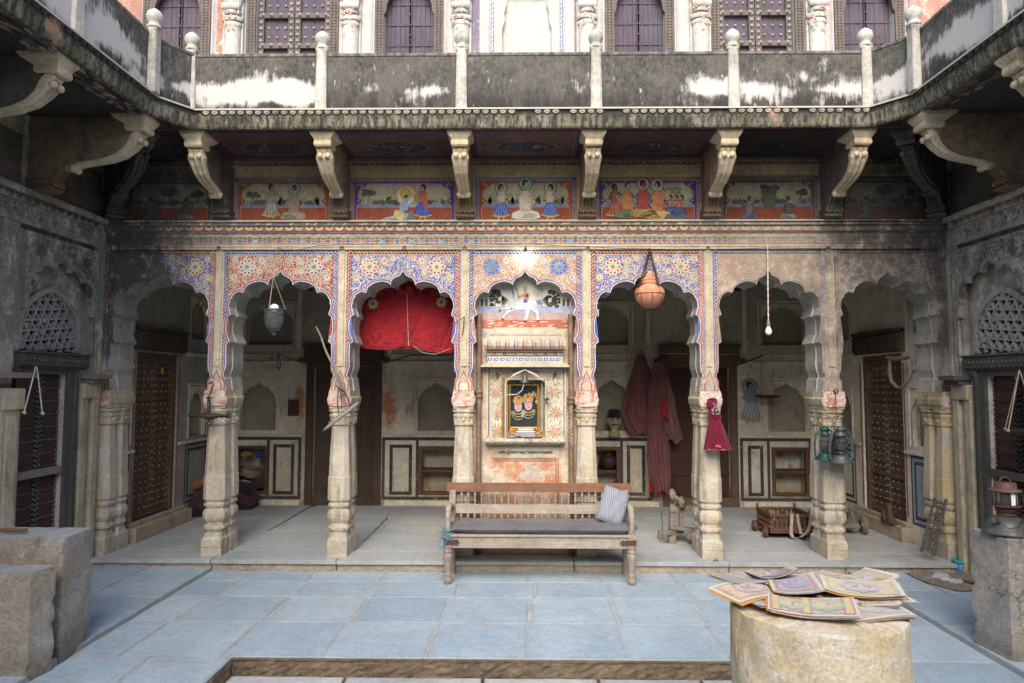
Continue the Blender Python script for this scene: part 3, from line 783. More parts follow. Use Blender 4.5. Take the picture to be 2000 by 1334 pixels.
def column_part(cy, front):
    sh = MB()
    ch = lambda h: h * .42
    prof = [(.335, .080), (.352, .082), (.362, .098), (.385, .100), (.398, .086), (.425, .083), (.448, .098), (.475, .106), (.515, .106), (.540, .096), (.555, .083), (.572, .083), (.580, .098), (.602, .100), (.612, .090), (.632, .088), (.640, .104), (.655, .106),
            (.86, .104), (.868, .099), (1.10, .092), (1.355, .079)]
    sh.loft([ring(0, cy, z, h, h * .95, ch(h)) for z, h in prof])
    # grooves down the lower shaft: thin raised fillets
    for sx in (-1, 1):
        for z0, z1, h0, h1 in ((.66, .85, .1055, .1042), (.87, 1.35, .0985, .079)):
            vs = []
            for z, h in ((z0, h0), (z1, h1)):
                for dx in (-.006, .006): vs.append((sx * h * .34 + dx, cy - h * .95 - .0035, z)); 
            sh.add(vs, [(0, 1, 3, 2)])
    base = MB()
    base.loft([ring(0, cy, z, h, h * .97, c) for z, h, c in ((ZP - .01, .098, .004), (.193, .098, .004))])
    base.loft([ring(0, cy, z, h, h * .97, c) for z, h, c in ((.196, .0975, .004), (.262, .0975, .004), (.290, .084, .02), (.333, .082, .03))])
    cap = MB()
    cap.loft([ring(0, cy, z, h, h, ch(h)) for z, h in ((1.357, .082), (1.366, .092), (1.388, .093), (1.396, .083), (1.415, .083), (1.45, .099), (1.462, .100), (1.470, .088), (1.482, .088), (1.492, .104), (1.512, .105), (1.52, .094))])
    for j in range(12):
        a = 2 * math.pi * j / 12
        cap.ball((.088 * math.cos(a), cy + .088 * math.sin(a), 1.412), .022, 8, 5, (.8, .8, 1.2))
    yoke = MB()
    yoke.loft([ring(0, cy, z, hx, hy, .006) for z, hx, hy in ((1.522, .097, .10), (1.545, .098, .10), (1.57, .112, .10), (1.62, .118, .10), (1.64, .105, .10), (1.692, .098, .10))])
    return base, sh, cap, yoke


CM = []
for cy, nm in ((.085, 0), (.29, 1)): CM.append([b_.mesh(n_, M['column']) for b_, n_ in zip(column_part(cy, nm == 0), ('base', 'shaft', 'capital', 'impost'))])
# chipped paint block on the front of the impost
pb = MB(); cache = {}
def _pf(u, v):
    k_ = (round(u, 3), round(v, 3))
    if k_ not in cache: cache[k_] = ((u - .5) * (.19 + .02 * math.sin(v * 3.1)), -.022 - .008 * math.sin(math.pi * u) - rnd(0, .006), 1.545 + v * .15)
    return cache[k_]
pb.grid(9, 8, _pf, smooth=False)
pb.box((-.092, -.022, 1.548), (.092, 0.0, 1.692))
k = NT('flaking pink lotus paint', .9)
c = k.mix(k.ss(k.noise(11, 8, .75), .42, .55), (.50, .19, .15), (.60, .50, .43)); c = k.mix(k.ss(k.noise(30, 5, .7), .56, .62), c, (.62, .58, .5)); c = k.mix(k.ss(k.noise(6, 6, .7), .58, .68), c, (.47, .38, .2))
k.bump(k.noise(40, 8, .7), .8, .012); M['pinkblock'] = k.done(c)
pbm = pb.mesh('painted_block', M['pinkblock'])
CLAB = ['grey end column half sunk in the sooty wall beside the carved door', 'double stone column with the iron balance beam hanging on its capital', 'double stone column with the wooden pole and notched blade tied to it', 'stone column standing against the shrine, nearer the red quilt', 'stone column standing against the shrine, nearer the hanging clay pot',
        'double stone column with the red dressed puppet hanging on it', 'double stone column behind the hanging hurricane lanterns', 'ochre yellow end column with the small rack leaning on its foot']
for i, x in enumerate([XL + .015] + STRIPS + [XR + .0]):
    t = thing('stone_column', CLAB[i], 'column', (x, YF - .012, 0), 'columns of the painted arcade')
    for cm in CM:
        for m in cm: inst(m.name, m, t, (x, YF - .012, 0), rnd(-.012, .012))
    inst('painted_block', pbm, t, (x, YF - .012, 0))

# ---------------------------------------------------------------- shrine panel closing the middle bay
SP = Pl((0, YF + .16, 0), (1, 0, 0), (0, -1, 0))
xa, xb = STRIPS[2] + .06, STRIPS[3] - .06
sh = thing('shrine_panel', 'painted plaster panel with curved stone canopy and picture niche between two columns', 'shrine', (0, YF + .1, ZP))
k = NT('flaking shrine plaster', .9)
x_, y_, z_ = k.xyz()
c = k.mix(k.ss(k.noise(2.5, 7, .7), .42, .6), (.58, .51, .40), (.46, .35, .22))
lo = k.ma('MULTIPLY', k.ss(z_, 1.12, .95), k.ss(k.ma('ABSOLUTE', k.ma('SUBTRACT', x_, .0)), .42, .30))
n1 = k.noise(3.2, 8, .72)
c = k.mix(k.ma('MULTIPLY', k.ma('MULTIPLY', lo, .9), k.ss(n1, .40, .56)), c, (.47, .18, .08))
c = k.mix(k.ma('MULTIPLY', lo, k.ss(k.noise(3.8, 9, .78, v=k.vec((1.4, 1, 1.4))), .50, .60)), c, (.52, .46, .38)); c = k.var(c, .18, 4, .12, 60)
c = k.mix(k.ma('MULTIPLY', k.ss(k.noise(7, 8, .75), .54, .66), .6), c, (.22, .16, .11))
k.bump(k.noise(25, 9, .72), .5, .015); M['shrine'] = k.done(c)
b = MB(); A = [p for p in arch((xa + xb) / 2, hw=(xb - xa) / 2 + .05) if p[1] > 2.3]
wall_holes(b, SP, xa, xb, ZP, 2.30, [(-.185, .195, 1.235, 1.80, .13)])
b.poly(SP, [(xa, 2.3), (xb, 2.3), (xb, 2.9), (xa, 2.9)], 0)
b.build('wall_face', M['shrine'], sh)
# rider mural over the canopy
f = MB()
f.poly(SP, [(xa, 2.52), (xb, 2.52), (xb, 2.9), (xa, 2.9)], .003, (.60, .57, .47))
f.poly(SP, [(xa, 2.475), (xb, 2.475), (xb, 2.535), (xa, 2.535)], .004, (.33, .37, .50)); f.poly(SP, [(xa, 2.40), (xb, 2.40), (xb, 2.475), (xa, 2.475)], .004, (.44, .31, .29))
f.poly(SP, [(xa, 2.315), (xb, 2.315), (xb, 2.40), (xa, 2.40)], .004, (.42, .14, .09))
for x in range(26): f.poly(SP, leaf(rnd(xa + .03, xb - .03), rnd(2.33, 2.39), rnd(.02, .06), .006, 0), .005, (.6, .5, .42))
for s_ in (-1, 1):
    cx = (xa + xb) / 2
    for q in range(26):
        f.poly(SP, ell(cx + s_ * rnd(.25, .37), 2.54 + abs(rnd(0, .15)), rnd(.016, .03), rnd(.014, .026), 8), .005 + rnd(0, .001), jit((.05, .06, .045), .4))
    for q in range(22): f.poly(SP, ell(cx + s_ * rnd(.25, .37), 2.55 + rnd(0, .13), .0055, .0055, 6), .0068, jit((.6, .58, .5)))
    for q in range(4): f.poly(SP, leaf(cx + s_ * (.225 - q * .008), 2.58 + .012 * q, .055, .012, math.pi / 2 - s_ * (.1 + .25 * q)), .0069, jit((.09, .12, .08), .3))
    hx = cx + s_ * .43
    f.poly(SP, [(hx - .075, 2.53), (hx + .075, 2.53), (hx + .075, 2.655), (hx - .075, 2.655)], .0072, (.60, .55, .46))
    f.poly(SP, [(hx - .083, 2.65), (hx + .083, 2.65), (hx + .083, 2.668), (hx - .083, 2.668)], .0080, (.50, .44, .36))
    for q in range(5): f.poly(SP, [(hx - .075 + q * .034, 2.668), (hx - .055 + q * .034, 2.668), (hx - .055 + q * .034, 2.69), (hx - .075 + q * .034, 2.69)], .008, (.6, .55, .46))
    for q in (-.045, 0, .045): f.poly(SP, [(hx + q - .013, 2.535), (hx + q + .013, 2.535), (hx + q + .013, 2.60), (hx + q, 2.615), (hx + q - .013, 2.60)], .0082, (.12, .12, .13))
HG, HD = (.55, .56, .56), (.20, .25, .33)
ox, oz = cx - .01, 2.52
def hp(pts, col, lay): f.poly(SP, [(ox + x, oz + z) for x, z in pts], .009 + lay * .0008, col)
hp([(-.13, .03), (-.10, .09), (-.02, .075), (.07, .095), (.125, .07), (.13, .01), (.09, -.03), (.02, -.015), (-.06, -.025), (-.11, -.01)], HG, 0)      # body
hp([(-.13, .03), (-.10, .09), (-.105, .15), (-.13, .18), (-.165, .165), (-.18, .12), (-.172, .105), (-.15, .125), (-.145, .09)], HG, .2)               # neck and head
hp([(-.10, .09), (-.095, .15), (-.12, .185), (-.125, .165), (-.113, .13), (-.11, .09)], HD, 1)
hp([(.12, .07), (.16, .085), (.185, .05), (.178, .0), (.16, .04), (.135, .03)], HD, .4)
for P in ([(-.12, .0), (-.17, -.035), (-.205, -.07), (-.215, -.11), (-.2, -.115), (-.19, -.08), (-.15, -.05), (-.09, -.02)], [(-.1, .01), (-.16, .012), (-.215, .0), (-.24, -.02), (-.235, -.03), (-.2, -.015), (-.12, -.02)], [(.01, -.01), (.02, -.07), (.0, -.12), (.012, -.135), (.035, -.12), (.045, -.07), (.06, -.02)], [(.08, -.0), (.12, -.06), (.125, -.12), (.15, -.13), (.148, -.06), (.13, .0)]): hp(P, HG, .3)
for x, z in ((-.212, -.115), (-.24, -.028), (.012, -.135), (.142, -.132)): hp(ell(x, z, .014, .009, 8), (.05, .05, .05), 1)
hp([(-.01, .05), (.05, .05), (.06, .075), (.0, .09)], (.08, .1, .3), 1); hp([(.03, .07), (.055, .02), (.10, -.05), (.115, -.045), (.075, .04), (.055, .08)], (.62, .6, .56), 2)
hp([(-.005, .085), (.05, .08), (.052, .14), (.02, .165), (.0, .15)], (.45, .25, .18), 2); hp([(-.0, .12), (-.045, .105), (-.05, .115), (.0, .15)], (.5, .3, .2), 3)
hp(ell(.012, .18, .018, .022, 10), SKIN, 3); hp([(-.012, .19), (.03, .185), (.036, .2), (.01, .215), (-.01, .205)], (.3, .36, .4), 4); hp([(-.052, .09), (-.046, .09), (-.085, .235), (-.09, .235)], (.08, .08, .08), 4)
hp(ell(.028, .12, .017, .017, 10), (.06, .06, .06), 4)
f.build('rider_mural', M['mural'], sh)
# canopy: flat top, ribbed bulging eave, fillets, scroll frieze, shelf
b = MB(); zc = 2.31
def sect(z, hx, out): return [(cx - hx, YF + .165, z), (cx + hx, YF + .165, z), (cx + hx, YF + .16 - out, z), (cx - hx, YF + .16 - out, z)]
b.loft([sect(z, h, o) for z, h, o in ((2.095, .375, .13), (2.10, .39, .16), (2.13, .398, .178), (2.16, .395, .176), (2.19, .38, .16), (2.225, .35, .13), (2.236, .342, .12), (2.238, .352, .125), (2.25, .352, .125), (2.252, .338, .11), (2.285, .325, .09), (2.318, .31, .06))])
cn = b.build('canopy', mat_plaster('grey cream canopy stone', (.44, .38, .29), dirt=(.28, .22, .16), damt=.5), sh)
f = MB(); nst = 26
for q in range(nst):
    u = -.36 + .72 * (q + .5) / nst; cc = [BLUE, (.42, .2, .14), (.5, .45, .36)][q % 3]
    P = [(2.105, .167), (2.13, .1805), (2.16, .179), (2.19, .163)]
    for (z0, o0), (z1, o1) in zip(P, P[1:]):
        w_ = .006 * (1.2 - (z0 - 2.1) * 8)
        f.add([(cx + u * 1.05 - w_, YF + .157 - o0, z0), (cx + u * 1.05 + w_, YF + .157 - o0, z0), (cx + u * 1.03 + w_ * .8, YF + .157 - o1, z1), (cx + u * 1.03 - w_ * .8, YF + .157 - o1, z1)], [(0, 1, 2, 3)], col=jit(cc))
f.build('painted_ribs', M['fresco'], cn)
b = MB()
for z0, z1, hx, o in ((2.072, 2.095, .385, .125), (2.04, 2.072, .372, .10), (1.965, 2.04, .372, .085), (1.945, 1.965, .395, .105), (1.925, 1.945, .43, .14)): b.pbox(SP, cx - hx, cx + hx, z0, z1, .001, o)
sc_ = b.build('cornice', M['plaster'], sh, bevel=.003)
f = MB()
f.poly(SP, [(cx - .37, 2.075), (cx + .37, 2.075), (cx + .37, 2.093), (cx - .37, 2.093)], .128, (.42, .15, .08))
for q in range(15):
    x = cx - .35 + q * .05; P = [(x + .024 * math.cos(t), 2.042 + .027 * math.sin(t)) for t in [math.pi * j / 8 for j in range(9)]]
    f.poly(SP, P, .103, jit((.42, .15, .08) if q % 2 else (.3, .36, .45)))
f.poly(SP, [(cx - .366, 1.97), (cx + .366, 1.97), (cx + .366, 2.036), (cx - .366, 2.036)], .088, (.60, .58, .52))
for q in range(12):
    x = cx - .336 + q * .061
    P = [(x + (.022 - .0016 * j) * math.cos(j * .62 + 2.6), 2.004 + (.022 - .0016 * j) * math.sin(j * .62 + 2.6)) for j in range(11)]
    P = [(x - .034, 1.979), (x - .028, 1.988)] + P
    for r in strip(P, -.0042, .0042): f.poly(SP, r, .0905, jit((.10, .17, .42)))
f.build('painted_scrolls', M['fresco'], sc_)
# niche surround: painted flowers, inner frame, sill
b = MB()
for u0, u1, v0, v1 in ((-.385, -.365, 1.235, 1.925), (.385, .405, 1.235, 1.925)): b.pbox(SP, u0, u1, v0, v1, .001, .03)
for u0, u1, v0, v1 in ((-.205, -.185, 1.225, 1.81), (.195, .215, 1.225, 1.81), (-.205, .215, 1.80, 1.82)): b.pbox(SP, u0, u1, v0, v1, .001, .026)
b.build('niche_frame', M['plaster'], sh, bevel=.003)
f = MB()
for u in (-.362, .378): f.poly(SP, [(u, 1.25), (u + .007, 1.25), (u + .007, 1.92), (u, 1.92)], .004, BLUE)
f.poly(SP, [(-.36, 1.913), (.38, 1.913), (.38, 1.92), (-.36, 1.92)], .005, BLUE)
for s_ in (-1, 1):
    bx = .005 + s_ * .285
    for (dx, dz) in ((-.01, 1.68), (.015, 1.47), (0, 1.30)):
        for q in range(7):
            a_ = q * .9; f.poly(SP, ell(bx + dx + .02 * math.cos(a_), dz + .02 * math.sin(a_), .018, .014, 8, a_), .004 + q * .0003, jit((.52, .27, .19), .2))
        for q in range(11):
            a_ = q * .57 + s_; f.poly(SP, leaf(bx + dx + .052 * math.cos(a_), dz + .052 * math.sin(a_), .028, .008, a_), .0035, jit(random.choice([(.22, .25, .15), (.3, .28, .19), (.42, .38, .3)]), .2))
    for q in range(26): f.poly(SP, leaf(bx + rnd(-.06, .06), rnd(1.27, 1.88), rnd(.014, .026), .006, rnd(0, 6)), .0038, jit((.27, .29, .2), .3))
    for q in range(5): f.poly(SP, leaf(bx + rnd(-.02, .02), 1.82 + q * .012, .03, .009, 1.57 + rnd(-.8, .8)), .0042, jit((.2, .22, .15), .3))
    P = [(.005 + s_ * (.10 + (.030 - .002 * j) * math.cos(j * .6)), 1.865 + (.03 - .002 * j) * math.sin(j * .6)) for j in range(12)]
    for r in strip(P, -.004, .004): f.poly(SP, r, .0048, jit(BLUE))
    for q in range(6):
        a_ = q * 1.05; f.poly(SP, leaf(.005 + s_ * .41 + .018 * math.cos(a_), 2.255 + .025 * math.sin(a_), .016, .005, a_), .004, jit((.15, .2, .42)))
f.build('painted_bouquets', M['fresco'], sh)
b = MB()
b.loft([[(cx - h, YF + .16, z), (cx + h, YF + .16, z), (cx + h, YF + .16 - o, z), (cx - h, YF + .16 - o, z)] for z, h, o in ((1.165, .36, .05), (1.18, .39, .10), (1.195, .395, .115), (1.225, .40, .12), (1.232, .395, .115))])
for q in range(12): b.ball((cx - .36 + q * .0655, YF + .045, 1.207), .024, 8, 5, (1.2, .5, .7))
b.build('sill', M['column'], sh)
b = MB(); b.pbox(SP, xa + .12, xb - .12, ZP, ZP + .13, .0, .05); b.build('plinth_stone', M['edge'], sh, bevel=.012)
b = MB()
b.poly(SP, [(-.27, 1.08), (.27, 1.08), (.27, 1.10), (-.27, 1.10)], .004, (.12, .12, .11))
for q in range(40): b.poly(SP, ell(rnd(-.26, .26), rnd(1.075, 1.105), rnd(.006, .016), .007, 8), .005, jit((.3, .29, .26), .5))
for q in range(3):
    h = .33 - q * .014; z = 1.03 - q * .014
    b.poly(SP, [(-h, z), (h, z), (h, z + .006), (-h, z + .006)], .004, (.35, .13, .1))
    b.poly(SP, [(h - .006, .4), (h, .4), (h, z), (h - .006, z)], .004, (.35, .13, .1))
b.build('worn_lettering_band', M['mural'], sh)
for s_, nm in ((-1, 0), (1, 1)):
    x = cx + s_ * .452
    t = thing('drain_pipe', ['brown painted pipe left of the shrine picture, with plain paint', 'brown painted pipe right of the shrine picture, with pale scrawls on it'][nm], 'pipe', (x, YF + .1, ZP), 'pipes beside the shrine')
    MB().lathe([(.026, ZP), (.026, 2.45)], (x, YF + .11, 0), 14).build('tube', M['pipe'], t)
    MB().lathe([(.03, -.04), (.038, -.035), (.038, -.01), (.03, -.004), (.03, .004), (.038, .01), (.038, .035), (.03, .04)], (x, YF + .11, 1.66 if nm == 0 else 1.60), 14).build('collar', M['pipe'], t)
    if nm:
        b = MB()
        for q in range(9):
            z = 1.18 + q * .045; P = [(x + .019 * math.sin(j * 1.1 + q), YF + .11 - .0275 + abs(.01 * math.sin(j * 1.1 + q)) , z + j * .008) for j in range(7)]
            b.tube(P, .0025, 5)
        b.build('pale_scrawl', M['cordwhite'], t)

# ---------------------------------------------------------------- mural wall above the string course
MW = Pl((0, YF + .02, 0), (1, 0, 0), (0, -1, 0))
mw_ = thing('mural_wall', 'row of seven framed fresco scenes under the balcony brackets', 'wall', (0, YF, 3.35))
b = MB(); b.pbox(MW, XL, XR, 3.352, 4.0, -.18, 0); b.pbox(MW, XL, XR, 3.90, 3.955, 0, .05); b.pbox(MW, XL, XR, 3.955, 3.99, 0, .03); b.build('wall_face', mat_plaster('dark smoked mural plaster', (.36, .29, .17), soot=1.0, dirt=(.08, .07, .04), damt=.75, dscale=3.5, var=.25), mw_)
b = MB(); x = XL
while x < XR:
    P = [(x + .027 * math.cos(t), 3.905 + .032 * math.sin(t)) for t in [math.pi * j / 8 for j in range(9)]]
    b.poly(MW, P, .053, jit((.16, .035, .04))); b.poly(MW, [(x + (px - x) * .55, 3.905 + (pz - 3.905) * .55) for px, pz in P], .0545, jit((.30, .2, .16))); x += .06
b.build('painted_arches', M['soffit'], mw_)


def human(f, pl, x, z, h, d, top, low, skin=SKIN, halo=None, face=1, kind='stand', hair=(.04, .035, .03)):
    """a small painted figure: rounded head in profile, torso, swinging arms, flared skirt or robe"""
    h *= 1.26
    def q(pts, c, l=0):
        P = [(x + a * h * face, z + b_ * h) for a, b_ in pts]; f.poly(pl, P, d + .0007 * l, jit(c, .08))
        for r_ in strip(P + [P[0]], -.0019, .0019): f.poly(pl, r_, d + .0007 * l + .0002, tuple(v * .22 for v in c))
        xs_ = [p_[0] for p_ in P]; zs_ = [p_[1] for p_ in P]
        for _ in range(int(260 * (max(xs_) - min(xs_)) * (max(zs_) - min(zs_)) / .01)):
            u_, v_ = rnd(min(xs_), max(xs_)), rnd(min(zs_), max(zs_))
            if pip(u_, v_, P): f.poly(pl, leaf(u_, v_, rnd(.002, .006), .0012, rnd(.9, 2.2)), d + .0007 * l + .0003, tuple(min(1, w_ * random.choice((.5, .6, 1.5))) for w_ in c))
    if halo: q(ell(0, .84, .17, .17, 18), halo, 0); q(ell(0, .84, .145, .145, 18), tuple(min(1, v * 1.5) for v in halo), .5)
    if kind == 'stand':
        q([(-.10, .02), (-.05, .0), (-.02, .05), (.02, .05), (.06, .0), (.11, .02), (.07, .12), (-.06, .12)], skin, 1)
        q([(-.24, .10), (-.1, .06), (.05, .05), (.24, .11), (.10, .48), (-.08, .48)], low, 2); q([(-.24, .10), (-.1, .06), (.05, .05), (.24, .11), (.225, .155), (.05, .105), (-.1, .115), (-.225, .15)], YEL, 3)
        [q([(-.02 + a_, .46), (.03 + a_, .46), (.03 + a_ * 2.9, .10), (-.0 + a_ * 2.9, .09)], tuple(min(1, v * 1.5 + .03) for v in low), 2.6) for a_ in (-.06, -.03, 0, .03, .06)]; q([(-.09, .46), (.10, .46), (.12, .72), (.05, .76), (-.06, .76), (-.12, .70)], top, 3)
        q([(.08, .70), (.22, .58), (.28, .66), (.26, .69), (.21, .64), (.10, .74)], skin, 4); q([(-.09, .7), (-.18, .56), (-.08, .48), (-.06, .52), (-.12, .57), (-.05, .68)], skin, 4)
    else:
        q([(-.34, .02), (-.2, -.01), (.2, -.01), (.36, .03), (.30, .16), (.08, .24), (-.10, .24), (-.32, .15)], low, 2); q([(-.1, .03), (.16, .02), (.3, .09), (.1, .13)], tuple(v * .7 for v in low), 3)
        q([(-.14, .2), (.14, .2), (.17, .58), (.07, .68), (-.08, .68), (-.17, .56)], top, 3); q([(.13, .58), (.24, .40), (.12, .27), (.1, .31), (.17, .40), (.1, .52)], skin, 4); q([(-.13, .56), (-.26, .45), (-.32, .6), (-.28, .6), (-.24, .5), (-.12, .62)], skin, 4)
    for a_ in range(7): f.poly(pl, ell(x + (-.05 + a_ * .017) * h * face, z + (.70 - .03 * math.sin(a_ * .52)) * h, .0028, .0028, 5), d + .0046, random.choice([YEL, WHITE, RED]))
    q(ell(.005, .84, .072, .085, 12), skin, 5); q([(.05, .85), (.085, .82), (.05, .80)], skin, 5.5)
    q([(-.075, .80), (-.08, .90), (-.03, .945), (.03, .935), (.05, .895), (-.01, .88), (-.03, .80)], hair, 6); q(ell(.035, .85, .008, .006, 6), (.03, .03, .03), 7)


def mural(i, x0, x1, z0, z1, pal):
    f = MB(); P = MW; W = x1 - x0; H = z1 - z0
    rope_, frame, dim = pal
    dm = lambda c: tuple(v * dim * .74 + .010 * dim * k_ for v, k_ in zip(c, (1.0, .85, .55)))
    r = lambda a, b_, c, e, d, col: f.poly(P, [(a, b_), (c, b_), (c, e), (a, e)], d, dm(col))
    t = mw_; base = MB(); base.pbox(P, x0 - .02, x1 + .02, z0 - .002, z1 + .02, .0, .012)
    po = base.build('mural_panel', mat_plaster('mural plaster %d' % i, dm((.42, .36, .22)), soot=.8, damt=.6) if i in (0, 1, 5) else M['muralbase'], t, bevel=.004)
    d = .015; bw = .034
    rope_band(f, P, (x0, z1), (x1, z1), -bw, d, dm(rope_), dm((.6, .45, .38)), .03); rope_band(f, P, (x0 + bw + .0, z0), (x0 + bw, z1), bw - .004, d, dm(rope_), dm((.6, .45, .38)), .03); rope_band(f, P, (x1 - .004, z0), (x1 - .004, z1), bw - .004, d, dm(rope_), dm((.6, .45, .38)), .03)
    a, c, e = x0 + bw + .006, x1 - bw - .006, z1 - bw - .006
    r(a, z0, c, e, d + .001, frame)
    # cusped window of the scene
    ax, cx_ = a + .024, c - .024; w2 = cx_ - ax; ez = e - .026; hh = ez - z0
    win = [(ax, z0), (cx_, z0), (cx_, z0 + hh * .40), (cx_ - .022, z0 + hh * .46), (cx_ - .052, z0 + hh * .545), (cx_ - .02, z0 + hh * .60), (cx_ - .012, z0 + hh * .66), (cx_ - .016, z0 + hh * .80), (cx_ - .045, z0 + hh * .90), (cx_ - .085, z0 + hh * .93), (cx_ - .10, ez), (ax + .10, ez), (ax + .085, z0 + hh * .93), (ax + .045, z0 + hh * .90), (ax + .016, z0 + hh * .80), (ax + .012, z0 + hh * .66), (ax + .02, z0 + hh * .60), (ax + .052, z0 + hh * .545), (ax + .022, z0 + hh * .46), (ax, z0 + hh * .40)]
    f.poly(P, win, d + .002, dm((.46, .41, .27)))
    for q in strip(win + [win[0]], -.004, .006): f.poly(P, q, d + .0038, dm((.62, .26, .10)))
    for s_, bx in ((1, ax), (-1, cx_)):
        for q in range(5): f.poly(P, leaf(bx + s_ * (.012 + .014 * q), ez - .006 - .006 * q + .012 * (q % 2), .016, .006, .4 * q * s_), d + .003, jit(dm((.6, .42, .3))))
        f.poly(P, leaf(bx + s_ * .016, z0 + hh * .54, .014, .009, 0), d + .003, dm((.6, .4, .3)))
    g = z0 + hh * .36
    f.poly(P, [(ax, z0), (cx_, z0), (cx_, g), (ax, g)], d + .0026, dm((.36, .09, .05))); f.poly(P, [(ax + .006, g), (cx_ - .006, g), (cx_ - .026, g + hh * .10), (ax + .026, g + hh * .10)], d + .0027, dm((.25, .27, .42)))
    for q in range(14): f.poly(P, leaf(rnd(ax + .05, cx_ - .05), g + rnd(.01, hh * .09), rnd(.01, .025), .003, 0), d + .003, jit(dm((.45, .45, .5))))
    f.poly(P, [(ax + .10, ez - .004), (cx_ - .10, ez - .004), (cx_ - .14, ez - .03), (ax + .2, ez - .024)], d + .003, dm((.3, .34, .42)))
    sb = g + hh * .10
    for q in range(12):
        bx = ax + .08 + (w2 - .16) * rnd(0, 1); f.poly(P, ell(bx, sb + .016, rnd(.02, .045), rnd(.016, .032), 10), d + .0032 + rnd(0, .0006), jit(dm((.10, .13, .08)), .4))
    def tree(tx, th, r_):
        f.poly(P, [(tx - .006, sb), (tx + .006, sb), (tx + .004, sb + th), (tx - .004, sb + th)], d + .0042, dm((.2, .12, .07)))
        for q in range(9): f.poly(P, ell(tx + rnd(-r_, r_), sb + th + rnd(-.3, .6) * r_, r_ * rnd(.4, .65), r_ * rnd(.35, .5), 9), d + .0045 + .0002 * q, jit(dm((.08, .11, .08)), .35))
    D = d + .006; X = lambda u: ax + w2 * u; fh = hh
    if i == 1:
        tree(X(.15), .09, .05); human(f, P, X(.36), z0 + .02, fh * .80, D, dm((.45, .38, .3)), dm((.42, .36, .3)), dm((.42, .33, .25))); human(f, P, X(.62), z0 + .02, fh * .78, D, dm((.42, .30, .22)), dm((.45, .38, .28)), dm((.38, .30, .24)), halo=dm((.28, .30, .22)), face=-1, kind='sit')
        for u in (.48, .9): 
            for q in range(5): f.poly(P, leaf(X(u) + rnd(-.02, .02), sb + .03, .05, .01, 1.57 + rnd(-.7, .7)), D, jit(dm((.06, .08, .06))))
    elif i == 2:
        tree(X(.12), .10, .055)
        for q in range(5): f.poly(P, leaf(X(.34) + rnd(-.02, .03), sb + .05, .04, .008, 1.2 + rnd(-.7, .7)), D, jit((.13, .16, .08)))
        bl = (.26, .33, .42)
        f.poly(P, ell(X(.52), sb + .085, .105, .10, 20), D - .0008, (.55, .22, .14)); f.poly(P, ell(X(.52), sb + .085, .088, .085, 20), D - .0004, (.52, .46, .28)); rosette(f, P, X(.515), sb + .105, .06, D, (.5, .34, .1), (.2, .22, .1), (.55, .3, .08), 12)
        q = lambda pts, c, l: f.poly(P, [(X(.5) + a_ * fh, z0 + b_ * fh) for a_, b_ in pts], D + .001 + .0006 * l, jit(c, .06))
        q([(-.62, .03), (-.5, .09), (-.28, .14), (-.12, .2), (-.1, .12), (-.3, .06), (-.55, .0)], bl, 0); q([(-.22, .3), (-.02, .25), (.02, .08), (-.05, .02), (-.2, .06), (-.27, .18)], (.52, .42, .15), 1)
        q([(-.12, .22), (.1, .30), (.12, .48), (.02, .54), (-.1, .46)], bl, 2); q([(0, .22), (.16, .2), (.1, .05), (.16, -.0), (.05, .0), (-.03, .1)], bl, 2); q(ell(.07, .59, .07, .085, 12), bl, 3); q([(.08, .44), (.22, .36), (.4, .43), (.38, .47), (.22, .42), (.1, .5)], bl, 4)
        q([(.04, .03), (.32, .02), (.26, .2), (.2, .3), (.14, .2)], (.14, .18, .15), 3); q([(-.0, .64), (.02, .70), (.1, .70), (.1, .64), (.05, .62)], (.05, .05, .06), 4)
        human(f, P, X(.70), z0 + .012, fh * .80, D + .003, (.40, .10, .06), (.06, .09, .34), face=-1); f.poly(P, [(X(.70) - .01, z0 + fh * .72), (X(.70) + .03, z0 + fh * .70), (X(.70) + .06, z0 + fh * .3), (X(.70) + .01, z0 + fh * .35)], D + .0085, (.42, .10, .06))
    elif i == 3:
        human(f, P, X(.5), z0 + .02, fh * .88, D, (.52, .45, .35), (.55, .5, .4), (.5, .42, .33), halo=(.16, .26, .14), kind='sit')
        for u, fc in ((.22, 1), (.78, -1)): human(f, P, X(u), z0 + .012, fh * .80, D, (.5, .42, .32), (.09, .13, .36), halo=(.22, .27, .17), face=fc)
        for u in (.09, .36, .64, .91):
            for q in range(5): f.poly(P, leaf(X(u) + rnd(-.02, .02), sb + .035, .045, .012, 1.57 + rnd(-.5, .5)), D - .001, jit((.12, .16, .1)))
    elif i == 4:
        human(f, P, X(.14), z0 + .02, fh * .78, D, (.25, .09, .06), (.3, .08, .05), (.12, .10, .08)); human(f, P, X(.28), z0 + .03, fh * .80, D + .003, (.42, .2, .07), (.13, .18, .10), face=1, kind='sit'); human(f, P, X(.45), z0 + .04, fh * .82, D + .004, (.36, .08, .06), (.42, .3, .12), (.10, .12, .36), halo=(.36, .18, .16), kind='sit')
        human(f, P, X(.60), z0 + .02, fh * .84, D + .004, (.42, .16, .07), (.48, .28, .1), halo=(.24, .25, .2), face=-1, kind='sit')
        for u in (.74, .80, .86): human(f, P, X(u), z0 + .01, fh * .55, D + .003, (.3, .1, .08), (.06, .08, .22), face=-1)
        f.poly(P, [(X(.66), z0 + .005), (X(.94), z0 + .005), (X(.91), z0 + .06), (X(.7), z0 + .065)], D + .010, (.08, .1, .1))
    else:
        k_ = .75
